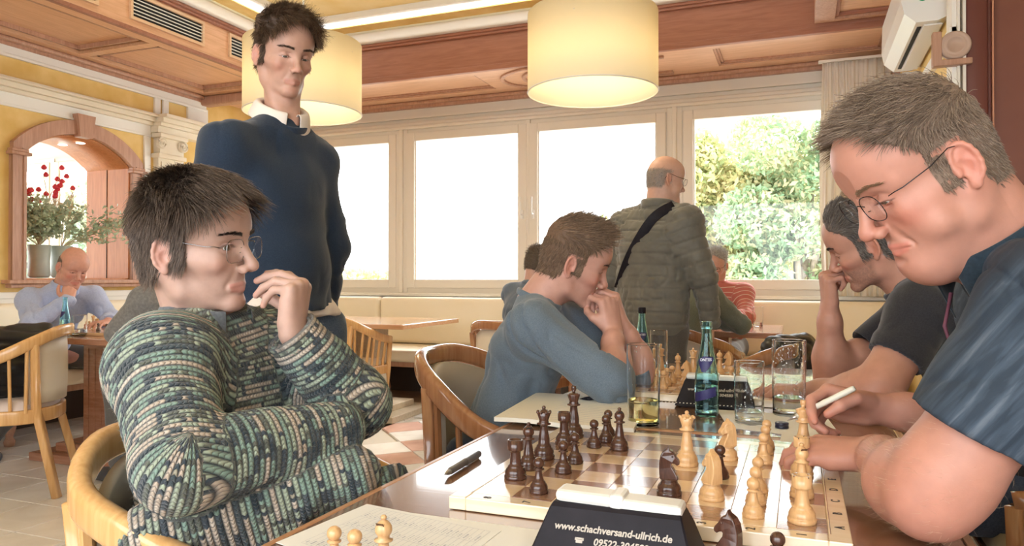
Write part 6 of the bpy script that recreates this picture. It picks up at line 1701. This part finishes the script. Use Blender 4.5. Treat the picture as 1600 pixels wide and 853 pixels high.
    chains = [([J['neck'], J['chest'], J['belly'], J['pelvis']], [.09, .13, .12, .12], 0, (1, 0, 0)),
              ([J['shR'], J['elR'], J['wrR']+(.02, .07, 0)], [.082, .066], .5, None), ([J['shL'], J['elL'], J['wrL']], [.080, .060], 1.2, None),
              ([(-.92, .86, .70), (-.70, 1.06, .775)], [.055], 1.9, (0, 0, 1)), ([(-.86, .98, .68), (-.66, 1.14, .735)], [.047], 2.3, (0, 0, 1))]
    U, W = seg_attr(V, chains); N = normals(V, Q); V = V+N*(.0016*np.abs(np.sin(U/.0092*PI)))[:, None]
    o = fig.part('knit_sweater', V, Q, m_knit, {'u': U, 'v': W})
    # fuzz of the wool
    rng = np.random.RandomState(8); P, Nn = sample_faces(V, Q, N, np.ones(len(V)), 5000, rng); cb = rng.normal(size=(5000, 3)); cb /= np.linalg.norm(cb, axis=1)[:, None]
    a, q = strands(P, Nn, np.full(5000, .006)*(.5+rng.rand(5000)), cb, 5000, rng, .00018, 3, .6, .3, 0, rad=(.001,)*3)
    z = fig.part('wool_fuzz', a, q, hair_material('wool fibre', (.25, .30, .26), (.70, .62, .52))); z['kind'] = 'stuff'
    # thick rolled cuff and neckline, grey inner collar
    mg = weave('grey inner collar', (.10, .11, .12), (.16, .17, .18))
    collar(fig, 'inner_collar', J['neck']+np.array((.012, -.002, .010)), (.12, -.03, .98), (.95, .1, -.25), .066, .070, .026, mg, gap=.5, fold=.050, tips=.035, outw=.012)
    b = MB(); ax = Vector(dW); b.sweep(smooth_path([tuple(J['wrL']-dW*.05), tuple(J['wrL']-dW*.02), tuple(J['wrL']+dW*.006)], 4), [(.0445*math.cos(t), .0445*math.sin(t)) for t in np.linspace(0, 2*PI, 33)[:-1]], cap=False)
    b.sweep([tuple(J['wrL']+dW*.006), tuple(J['wrL']-dW*.008)], [(.037*math.cos(t), .037*math.sin(t)) for t in np.linspace(0, 2*PI, 33)[:-1]], cap=False)
    vv = np.array(b.v); U2 = (vv-J['wrL'])@dW+1.2+.9; q_ = vv-J['wrL']-np.outer((vv-J['wrL'])@dW, dW); W2 = np.arctan2(q_@np.cross(dW, (0, 1, 0)), q_@np.array((0, 1, 0)))*.045
    o = fig.part('rolled_cuff', vv, b.f, m_knit, {'u': U2, 'v': W2}); s = o.modifiers.new('t', 'SOLIDIFY'); s.thickness = .005
    trousers(fig, J, m_jeans, shoe=m_shoe)
    return fig, J
knit, KJ = build_knit()

def pulled(V, N, axis_u, period, amp):
    return V+N*(amp*(1-np.abs(2*((axis_u/period) % 1)-1)**3))[:, None]
# ---- 3: standing young man in the navy jumper
def build_navy():
    fig = Fig('tall standing young man in a navy jumper with white shirt collar', (-1.42, 1.78, 0))
    p = dict(skin=(.53, .30, .22), red=.45, jaw=1.0, lipmix=.5, mouth=.88, nose=.98, lid=.0028, gaze=-.9, gaze_dir=(.1, 1, -.75), hairline=.060, haircol=(.07, .040, .026), neck=.047)
    J = arr(dict(neck=(-1.435, 1.79, 1.555), chest=(-1.455, 1.785, 1.33), belly=(-1.43, 1.785, 1.13), pelvis=(-1.41, 1.785, .98), shR=(-1.480, 1.615, 1.462), shL=(-1.425, 1.925, 1.465),
        elR=(-1.57, 1.55, 1.20), wrR=(-1.50, 1.58, .97), elL=(-1.385, 1.960, 1.20), wrL=(-1.40, 1.935, .97), hipR=(-1.43, 1.69, .93), hipL=(-1.40, 1.88, .93), kneeR=(-1.42, 1.68, .50), kneeL=(-1.38, 1.90, .50), ankR=(-1.45, 1.66, .09), ankL=(-1.42, 1.92, .09), toe=(.9, -.3, 0)))
    fig.head((-1.410, 1.764, 1.757), (.86, -.43, -.29), (.22, -.14, .965), J['neck'], p, scale=.955, h=.0022)
    do_arm(fig, J, 'L', (-.1, -.1, -1), (.5, .8, 0), CURL_REST, h=.004, upcut=.1, rs=.85); do_arm(fig, J, 'R', (.1, .1, -1), (-.5, -.8, 0), CURL_REST, h=.004, upcut=.1, rs=.85)
    inner_body(fig, J); fig.body()
    mh = hair_material('curly brown hair', (.035, .020, .013), (.20, .115, .065))
    def comb(P, t):
        c = np.stack([.25*np.sign(P[:, 0])*(1-t)+.2*np.sin(P[:, 1]*90), .55*t, -.6*(1-t)+.15*t-.5*smoothstep(.04, .09, P[:, 1])], 1); return c/np.maximum(np.linalg.norm(c, axis=1), 1e-6)[:, None]
    fig.hair(mh, 13000, .050, .016, comb, width=.0007, lift=.12, curl=.16, cap=.004, captop=.022, seed=9, seg=8, grav=.10, clump=60, camp=.9)
    fig.brows(hair_material('brown brows', (.05, .03, .02), (.12, .07, .05)), 260, .0005)
    m = weave('navy wool', (.014, .024, .044), (.024, .038, .064), 1400, .9, .4)
    segs = torso_segs(J, .008, widen=1.22, br=.112, cr=.108, wr=.104); lo, hi = bounds(segs, .08); F = Field(lo, hi, .0055); fill(F, segs)
    for s in 'RL': F.cap(J['sh'+s], J['el'+s], .066, .056, .03); F.cap(J['el'+s], J['wr'+s], .056, .044, .02)
    F.cut((-1.41, 1.785, 1.012), (0, 0, -1), .16); F.ell(J['neck']+(0, 0, .045), (.058, .058, .035), .01, mode='sub')
    V, Q = F.mesh(1); N = normals(V, Q); V = cloth_noise(V, N, .006, 6, 21); V = wrinkle(V, Q, .0085, 9, 21, (.35, -.2, -.9), .35, [(J['belly'], .25), (J['elL'], .15), (J['shR']+(.05, 0, -.12), .15)]); fig.part('jumper', V, Q, m)
    ring_collar(fig, 'ribbed_neckline', J['neck']+np.array((.004, -.002, .012)), (.34, -.16, .9), (1, -.4, 0), .068, .070, m, .009, tilt=.010)
    collar(fig, 'shirt_collar', J['neck']+np.array((-.006, .002, .036)), (.42, -.20, .9), (.85, -.38, -.4), .057, .062, .022, plain('white shirt cloth', (.80, .70, .62), .8), gap=.25, fold=.045, tips=.018, outw=.022)
    F = Field((-1.62, 1.55, .88), (-1.22, 2.02, 1.06), .006); F.cap((-1.41, 1.72, .96), (-1.40, 1.85, .96), .112, .112, 0); F.cut((-1.41, 1.785, .965), (.25, 0, -1), .2); V, Q = F.mesh(1); N = normals(V, Q); fig.part('shirt_tail', cloth_noise(V, N, .005, 22, 4), Q, bpy.data.materials['white shirt cloth'])
    trousers(fig, J, weave('blue jeans', (.035, .055, .09), (.08, .11, .16)), r=(.098, .075, .062), shoe=m_shoe)
build_navy()
# ---- 4: seated, blue grey sweater, hands at the mouth
def build_grey():
    fig = Fig('young man in a blue grey sweater resting his mouth on his hands', (-.80, 2.02, 0))
    p = dict(skin=(.56, .30, .23), red=.55, jaw=1.0, nose=1.0, lid=.0026, gaze=-.8, gaze_dir=(0, 1, -.5), hairline=.074, haircol=(.15, .085, .05), neck=.056, stubble=.12)
    J = arr(dict(neck=(-.725, 2.05, 1.025), chest=(-.745, 2.03, .88), belly=(-.80, 2.04, .70), pelvis=(-.87, 2.04, .56), shR=(-.675, 1.895, .965), shL=(-.69, 2.23, .97),
        elR=(-.470, 1.930, .822), wrR=(-.503, 2.090, .945), elL=(-.44, 2.24, .815), wrL=(-.490, 2.165, .955), hipR=(-.87, 1.94, .55), hipL=(-.87, 2.14, .55), kneeR=(-.45, 1.94, .53), kneeL=(-.45, 2.16, .53), ankR=(-.5, 1.94, .09), ankL=(-.5, 2.16, .09), toe=(1, 0, 0)))
    fig.head((-.621, 2.081, 1.151), (.865, .371, -.338), (.36, .009, .933), J['neck'], p, h=.0022)
    do_arm(fig, J, 'R', (-.18, .02, .98), (.85, -.50, .2), [(62, 70, 35), (68, 74, 38), (74, 76, 40), (78, 76, 40)], thumb=[(.028, .028, -.012), (.044, .050, -.028), (.040, .070, -.050), (.028, .086, -.066)], rs=1.0, up=.050, h=.003, upcut=.1)
    do_arm(fig, J, 'L', (-.25, -.15, .95), (.9, .2, .25), [(50, 60, 35)]*4, rs=1.0, h=.003, upcut=.1)
    inner_body(fig, J); fig.body()
    mh = hair_material('fair brown hair', (.09, .055, .032), (.34, .22, .14))
    def comb(P, t): c = np.stack([.1*np.sign(P[:, 0]), .85*t-.2*(1-t), -.75*(1-t)+.35*t], 1); return c/np.linalg.norm(c, axis=1)[:, None]
    fig.hair(mh, 7000, .036, .010, comb, width=.0008, lift=.45, curl=.16, cap=.002, captop=.012, seed=12, seg=4)
    fig.brows(hair_material('fair brows', (.12, .07, .045), (.2, .13, .09)), 200, .0005)
    m = weave('blue grey knit', (.115, .150, .19), (.16, .20, .245), 1400, .9, .3)
    segs = torso_segs(J, .0, widen=1.3, br=.110, cr=.098, wr=.100); lo, hi = bounds(segs, .12); F = Field(lo, hi, .0052); fill(F, segs)
    for s in 'RL': e = J['el'+s]+(J['wr'+s]-J['el'+s])*.16; F.cap(J['sh'+s], J['el'+s], .072, .058, .03); F.cap(J['el'+s], e, .056, .054, .02); d = J['wr'+s]-J['el'+s]; F.cut(e, d, .09); F.cap(e, e+d*.5, .045, .045, .004, mode='sub')
    F.ell(J['neck']+(.01, .005, .045), (.064, .064, .040), .012, mode='sub')
    V, Q = F.mesh(1); N = normals(V, Q); V = cloth_noise(V, N, .0050, 8, 31); V = wrinkle(V, Q, .0110, 13, 31, (.7, .1, -.6), .5, [(J['elR'], .14), (J['shR']+(-.02, 0, -.09), .14), (J['elL'], .14)]); fig.part('sweater', V, Q, m)
    ring_collar(fig, 'ribbed_neckline', J['neck']+np.array((.008, .002, .014)), (.30, .05, .95), (.9, .3, -.2), .063, .066, m, .008, tilt=.006)
    trousers(fig, J, m_jeans, shoe=m_shoe)
build_grey()
# ---- 5: black T-shirt, fist at the nose
def build_black():
    fig = Fig('bearded man with grey brown hair in a black T-shirt resting his nose on his fist', (.52, 2.25, 0))
    p = dict(skin=(.50, .25, .18), red=.5, jaw=1.02, nose=1.05, lid=.0022, gaze=-1, gaze_dir=(0, 1, -.7), age=.6, hairline=.070, haircol=(.10, .075, .06), neck=.060, stubble=.62, stubcol=(.13, .09, .07))
    J = arr(dict(neck=(.290, 2.25, 1.07), chest=(.42, 2.26, .92), belly=(.53, 2.25, .72), pelvis=(.60, 2.25, .56), shL=(.285, 2.075, 1.015), shR=(.33, 2.43, 1.01),
        elL=(.170, 1.985, .825), wrL=(.02, 2.10, .800), elR=(.085, 2.343, .812), wrR=(.078, 2.300, 1.015), hipR=(.6, 2.35, .55), hipL=(.6, 2.15, .55), kneeR=(.16, 2.35, .53), kneeL=(.16, 2.15, .53), ankR=(.2, 2.35, .09), ankL=(.2, 2.15, .09), toe=(-1, 0, 0)))
    fig.head((.175, 2.237, 1.202), (-.909, .172, -.38), (-.403, -.121, .907), J['neck'], p, h=.0022)
    do_arm(fig, J, 'L', (-.95, .25, -.05), (-.1, -.1, 1), CURL_REST, rs=1.08, h=.003, up=.054, upcut=.6)
    do_arm(fig, J, 'R', (-.10, -.15, .98), (-.93, -.25, .1), [(70, 80, 45), (74, 82, 45), (78, 84, 45), (82, 84, 45)], thumb=[(.028, .028, -.012), (.044, .048, -.030), (.038, .064, -.052), (.022, .074, -.062)], rs=1.08, h=.0028, upcut=.3)
    inner_body(fig, J); fig.body()
    mh = hair_material('grey brown hair', (.06, .045, .04), (.30, .26, .23))
    def comb(P, t): c = np.stack([.1*np.sign(P[:, 0]), -.55*t-.5*(1-t), -.7*(1-t)+.55*t*smoothstep(.0, .08, P[:, 1])], 1); return c/np.maximum(np.linalg.norm(c, axis=1), 1e-6)[:, None]
    fig.hair(mh, 8500, .034, .014, comb, width=.0009, lift=.45, curl=.12, cap=.002, captop=.007, seed=14, seg=5, clump=40)
    fig.brows(hair_material('dark grey brows', (.05, .04, .035), (.12, .1, .09)), 220, .0006)
    m = weave('black cotton', (.022, .022, .028), (.036, .035, .042), 1200, .85, .15)
    segs = torso_segs(J, .010); lo, hi = bounds(segs, .1); F = Field(lo, hi, .0055); fill(F, segs)
    for s in 'LR': e = arms_cloth(F, J, s, .074, .066, upto=.60); d = J['el'+s]-J['sh'+s]; d /= np.linalg.norm(d); F.cap(e-d*.006, e+d*.05, .056, .06, .004, mode='sub')
    F.ell(J['neck']+(-.02, 0, .05), (.066, .066, .045), .012, mode='sub')
    V, Q = F.mesh(1); N = normals(V, Q); V = cloth_noise(V, N, .004, 7, 41); V = wrinkle(V, Q, .0070, 11, 41, (-.6, 0, .8), .5, [(J['shL']+(.06, 0, -.06), .16)]); fig.part('t_shirt', V, Q, m)
    ring_collar(fig, 'neckband', J['neck']+np.array((-.012, 0, .012)), (-.5, 0, .85), (-.9, 0, -.4), .064, .068, m, .007)
    trousers(fig, J, m_jeans, shoe=m_shoe)
build_black()
# ---- 6: standing with his back to us, quilted jacket
def build_quilt():
    fig = Fig('balding man in a dark quilted jacket standing with his back to the camera', (-.73, 3.88, 0))
    p = dict(skin=(.56, .33, .25), red=.4, fat=1, age=.5, bald=True, haircol=(.22, .18, .15), neck=.060, hairline=.075)
    J = arr(dict(neck=(-.70, 3.90, 1.46), chest=(-.72, 3.90, 1.26), belly=(-.73, 3.89, 1.06), pelvis=(-.73, 3.88, .93), shR=(-.545, 3.835, 1.385), shL=(-.890, 3.985, 1.385),
        elR=(-.455, 3.83, 1.11), wrR=(-.43, 3.91, .88), elL=(-.985, 4.00, 1.11), wrL=(-.955, 4.08, .89), hipR=(-.64, 3.84, .90), hipL=(-.82, 3.92, .90), kneeR=(-.63, 3.86, .50), kneeL=(-.82, 3.94, .50), ankR=(-.63, 3.84, .09), ankL=(-.82, 3.92, .09), toe=(.4, .9, 0)))
    fig.head((-.666, 3.92, 1.622), (.82, .55, -.16), (.1, .1, .98), J['neck'], p, h=.003)
    for s in 'RL': do_arm(fig, J, s, (0, .1, -1), (1 if s == 'R' else -1, 0, 0), CURL_REST, h=.0045, upcut=.1, rs=.9)
    inner_body(fig, J); fig.body()
    mh = hair_material('short grey hair', (.20, .17, .15), (.5, .45, .4)); fig.hair(mh, 1500, .010, .008, lambda P, t: np.tile([0, -.5, -.86], (len(P), 1)), width=.0008, cap=.0, captop=.0, seed=15, seg=3)
    fig.glasses(m_specs, m_lens, w=.0245, hgt=.0175, y=.104, z=-.002, r=.0009)
    m = weave('olive grey nylon', (.125, .118, .098), (.165, .155, .130), 60, .5, .2)
    segs = torso_segs(J, .030, widen=1.45); lo, hi = bounds(segs, .10); F = Field(lo, hi, .007); fill(F, segs); F.cap((-.73, 3.885, .95), (-.73, 3.88, .86), .14, .145, .03, ((-.9, .42, 0), 1.35))
    for s in 'RL': F.cap(J['sh'+s], J['el'+s], .080, .068, .03); F.cap(J['el'+s], J['wr'+s], .068, .054, .02)
    F.cut((-.73, 3.88, .81), (0, 0, -1), .30)
    V, Q = F.mesh(1); N = normals(V, Q); U, W = seg_attr(V, [([J['neck'], J['chest'], J['belly'], J['pelvis'], J['pelvis']-(0, 0, .15)], [.12, .15, .14, .14], 0, (1, 0, 0)), ([J['shR'], J['elR'], J['wrR']], [.08, .065], .02, (0, 1, 0)), ([J['shL'], J['elL'], J['wrL']], [.08, .065], .02, (0, 1, 0))])
    V = V-N*(.012*np.abs(2*((U/.060) % 1)-1)**10)[:, None]; V = wrinkle(V, Q, .006, 22, 8, (0, 0, 1), .8); fig.part('quilted_jacket', V, Q, m)
    ring_collar(fig, 'stand_collar', J['neck']+np.array((0, 0, .03)), (.05, .05, 1), (.5, .86, 0), .075, .078, m, .020)
    b = MB(); b.sweep(smooth_path([(-.60, 3.80, 1.475), (-.70, 3.745, 1.40), (-.82, 3.78, 1.22), (-.90, 3.86, 1.05)], 5), rrect(.05, .008, .003), up=(.4, -.9, .2)); fig.part('shoulder_strap', np.array(b.v), b.f, m_ck)
    trousers(fig, {**J, 'hipR': J['hipR']+(0, .02, -.06), 'hipL': J['hipL']+(0, 0, -.06)}, m_trou, r=(.092, .082, .07), shoe=m_shoe)
build_quilt()
# ---- 7: bald man at the far left table
def build_bald():
    fig = Fig('bald man in a light blue shirt, hand on chin, at the table under the arch', (-4.80, 3.5, 0))
    p = dict(skin=(.62, .32, .24), red=.7, fat=1, age=.8, bald=True, haircol=(.20, .15, .12), neck=.060, gaze=-1, lid=.0024, gaze_dir=(0, 1, -.6))
    J = arr(dict(neck=(-4.61, 3.51, 1.03), chest=(-4.72, 3.51, .86), belly=(-4.80, 3.51, .68), pelvis=(-4.86, 3.51, .58), shR=(-4.66, 3.32, .955), shL=(-4.57, 3.70, .965),
        elR=(-4.47, 3.20, .82), wrR=(-4.38, 3.36, .955), elL=(-4.40, 3.70, .82), wrL=(-4.26, 3.55, .81), hipR=(-4.86, 3.4, .57), hipL=(-4.86, 3.62, .57), kneeR=(-4.46, 3.30, .52), kneeL=(-4.50, 3.86, .52), ankR=(-4.62, 3.00, .09), ankL=(-4.6, 3.9, .09), toe=(1, -.2, 0)))
    fig.head((-4.519, 3.505, 1.179), (.875, -.215, -.434), (.437, -.035, .899), J['neck'], p, scale=1.05, h=.003)
    do_arm(fig, J, 'R', (-.35, .45, .82), (.75, -.5, .4), [(60, 60, 30)]*4, h=.0035, upcut=.02, hs=1.05, rs=.85); do_arm(fig, J, 'L', (.3, -.95, 0), (.1, 0, 1), CURL_REST, h=.0045, upcut=.02, rs=.9)
    inner_body(fig, J); fig.body()
    fig.hair(hair_material('thin brown hair', (.12, .09, .07), (.3, .25, .2)), 1500, .012, .010, lambda P, t: np.tile([0, -.5, -.86], (len(P), 1)), width=.001, cap=.001, captop=.001, seed=16, seg=3)
    m = weave('light blue shirt cloth', (.36, .42, .62), (.44, .50, .70), 500, .8, .15)
    segs = torso_segs(J, .012); lo, hi = bounds(segs, .12); F = Field(lo, hi, .0075); fill(F, segs)
    for s in 'RL': arms_cloth(F, J, s, .070, .058, .046)
    F.ell(J['neck']+(.02, 0, .05), (.066, .066, .045), .01, mode='sub')
    V, Q = F.mesh(1); N = normals(V, Q); V = cloth_noise(V, N, .005, 9, 51); fig.part('shirt', wrinkle(V, Q, .014, 11, 51, (.5, 0, -.8), .5), Q, m)
    collar(fig, 'collar', J['neck']+np.array((.01, 0, .01)), (.35, 0, .93), (.9, -.2, -.3), .068, .072, .03, m, gap=.4)
    trousers(fig, J, m_trou, shoe=m_shoe)
build_bald()
# ---- 8-11: figures farther back
def simple(label, base, J, hc, hf, hu, p, cloth, name, haircol, hl=.03, g=.010, hair=True, n=2500, extra=None):
    fig = Fig(label, base); J = arr(J); p.setdefault('haircol', haircol[0]); fig.head(hc, hf, hu, J['neck'], p, h=.0035)
    for s in 'RL': do_arm(fig, J, s, tuple(J.get('fd'+s, (0, .3, .1))), tuple(J.get('dr'+s, (0, 0, 1))), CURL_REST, h=.005, upcut=.1, rs=.9)
    inner_body(fig, J, g=-.045); fig.body()
    fig.hair(hair_material(name+' owner hair', *haircol), n, hl, .012, lambda P, t: np.stack([0*t, .5*t-.3, -.6*(1-t)+.1], 1), width=.0014, cap=.004, captop=.010, seed=n, seg=3)
    segs = torso_segs(J, g); lo, hi = bounds(segs, .14); F = Field(lo, hi, .009); fill(F, segs)
    for s in 'RL': arms_cloth(F, J, s, .068, .056, .044)
    V, Q = F.mesh(1); N = normals(V, Q); V = cloth_noise(V, N, .005, 8, n % 50); V = wrinkle(V, Q, .010, 10, n % 50); U, W = seg_attr(V, [([J['neck'], J['chest'], J['belly'], J['pelvis']], [.12, .13, .13], 0, (1, 0, 0)), ([J['shR'], J['elR'], J['wrR']], [.07, .06], .3, (0, 1, 0)), ([J['shL'], J['elL'], J['wrL']], [.07, .06], .3, (0, 1, 0))])
    fig.part(name, V, Q, cloth, {'u': U, 'v': W}); ring_collar(fig, 'neckband', J['neck']+np.array((0, 0, .02)), (0, 0, 1), hf, .066, .068, extra or cloth, .010)
    trousers(fig, J, m_trou, h=.014, shoe=m_shoe); return fig
def seated(x, y, f, zs=1.0, lean=.10, w=.17, el=None, wr=None, knee=.42, nz=1.05):
    """joints of a seated person at (x, y) facing the horizontal unit vector f"""
    f = np.array((*f, 0.), float); f /= np.linalg.norm(f); r = np.array((f[1], -f[0], 0)); o = np.array((x, y, 0.)); z = np.array((0, 0, 1.))
    J = dict(pelvis=o+z*.57, belly=o+f*lean*.2+z*.68, chest=o+f*lean*.7+z*.86, neck=o+f*lean*1.3+z*nz)
    for s, k in (('R', 1), ('L', -1)):
        J['sh'+s] = o+f*lean*1.2+r*k*w+z*(nz-.065); J['el'+s] = J['sh'+s]+f*.17+r*k*.04-z*.17; J['wr'+s] = J['el'+s]+f*.14-r*k*.12+z*.01
        J['hip'+s] = o+r*k*.10+z*.56; J['knee'+s] = o+f*knee+r*k*.12+z*.53; J['ank'+s] = o+f*(knee-.02)+r*k*.12+z*.09; J['fd'+s] = f-r*k*.6; J['dr'+s] = z*.9+f*.1
    J['toe'] = f; return J
J = seated(-1.82, 4.80, (.35, .94)); simple('man in a slate blue sweater seen from behind, left of the fair haired player', (-1.82, 4.80, 0), J, tuple(np.array(J['neck'])+(.03, .04, .150)), (.55, .8, -.35), (.2, .25, .95), dict(skin=(.55, .32, .25)), weave('slate blue knit', (.09, .12, .17), (.13, .17, .23)), 'sweater', ((.10, .07, .05), (.25, .19, .15)), n=2501)
J = seated(-.72, 4.50, (.30, .95), lean=.14); J['elR'] = np.array((-.34, 4.74, .815)); J['wrR'] = np.array((-.52, 4.92, .82)); simple('person in a grey green top leaning on the table right of the quilted jacket', (-.72, 4.50, 0), J, tuple(np.array(J['neck'])+(.03, .05, .150)), (.1, .95, -.3), (.1, .25, .95), dict(skin=(.55, .32, .25)), weave('grey green knit', (.13, .15, .13), (.18, .20, .18)), 'top', ((.09, .07, .05), (.22, .17, .13)), n=2502)
k = NM('red striped shirt'); a = k.n('ShaderNodeAttribute', attribute_name='u'); f_ = k.math('FRACT', k.math('DIVIDE', a.outputs['Fac'], .035))
k.l(k.ramp(f_, [(0, (.50, .15, .13)), (.70, (.50, .15, .13)), (.74, (.70, .58, .52)), (.84, (.70, .58, .52)), (.88, (.50, .15, .13))], 'CONSTANT'), k.p.inputs['Base Color']); k.p.inputs['Roughness'].default_value = .8
J = seated(-.58, 6.02, (-.05, -1), lean=.14, knee=.40, w=.19); f10 = simple('grey haired man with glasses in a red striped shirt on the window bench', (-.58, 6.02, 0), J, tuple(np.array(J['neck'])+(-.01, -.03, .155)), (-.15, -.95, -.35), (0, -.3, .95), dict(skin=(.58, .34, .27), age=.6, gaze=-1, lid=.003), k.m, 'striped_shirt', ((.38, .36, .34), (.68, .66, .64)), n=2503)
f10.glasses(m_specs, m_lens, w=.0245, hgt=.0175, y=.104, z=-.002, r=.0011)
J = seated(-3.00, 3.02, (-1, .05), lean=.12); simple('person in a grey padded top opposite the bald man, mostly hidden behind the knit sweater', (-3.0, 3.02, 0), J, tuple(np.array(J['neck'])+(-.05, .0, .150)), (-.93, .05, -.35), (-.3, 0, .95), dict(skin=(.55, .32, .25)), weave('mottled grey cloth', (.16, .155, .15), (.24, .23, .22), 300), 'top', ((.06, .04, .03), (.15, .1, .08)), n=2504)
barrel_chair('armchair', 'wooden armchair under the person in the grey padded top', (-2.93, 3.02, 0), facing(-1, .05), m_chairwood, pc, pc)
barrel_chair('armchair', 'wooden armchair under the person in the slate blue sweater', (-1.86, 4.70, 0), facing(.35, .94), m_chairdark, pc, pc, top=.80) if False else None
# pen in the writing hand
pen('ballpoint_pen', 'white ballpoint pen held in the hand of the polo shirt man', A(1229, 657, 1.325), A(1335, 606, 1.26), .0052, (m_silver, plain('cream pen barrel', (.70, .66, .55), .3)))
# coats on chairs
m_down = plain('black glossy nylon', (.008, .008, .010), .38)
def coat(label, segs, cell, period, amp, axis, cat='jacket', seed=2):
    P = np.array([s[i] for s in segs for i in (0, 1)]); lo, hi = P.min(0)-.14, P.max(0)+.14; F = Field(lo, hi, cell)
    for s in segs: F.cap(*s)
    V, Q = F.mesh(1); N = normals(V, Q); V = cloth_noise(V, N, .012, 7, seed); N = normals(V, Q); V = pulled(V, N, V@np.array(axis)+.02*vnoise(V*8), period, amp)
    o = thing('jacket', label, cat, tuple(V.mean(0)*[1, 1, 0]+[0, 0, V[:, 2].min()])); me = raw_mesh('shell', V-np.array(o.location), Q, m_down); link('shell', me, o)
    N = normals(V, Q)
    return o
coat('black quilted down jacket heaped over the armchair at the left edge', [((-3.84, 2.46, .75), (-3.76, 2.74, .78), .07, .08, .05), ((-3.90, 2.46, .62), (-3.80, 2.68, .60), .12, .11, .06), ((-4.0, 2.46, .58), (-3.98, 2.66, .56), .09, .09, .05)], .008, .07, .012, (.2, .1, 1))
coat('black coat lying over the back of the armchair seen above the near glasses', [((-.10, 3.24, .80), (.02, 3.52, .78), .05, .06, .03), ((-.12, 3.30, .74), (-.02, 3.52, .70), .05, .06, .03)], .007, .05, .006, (.4, .3, 1), seed=9)
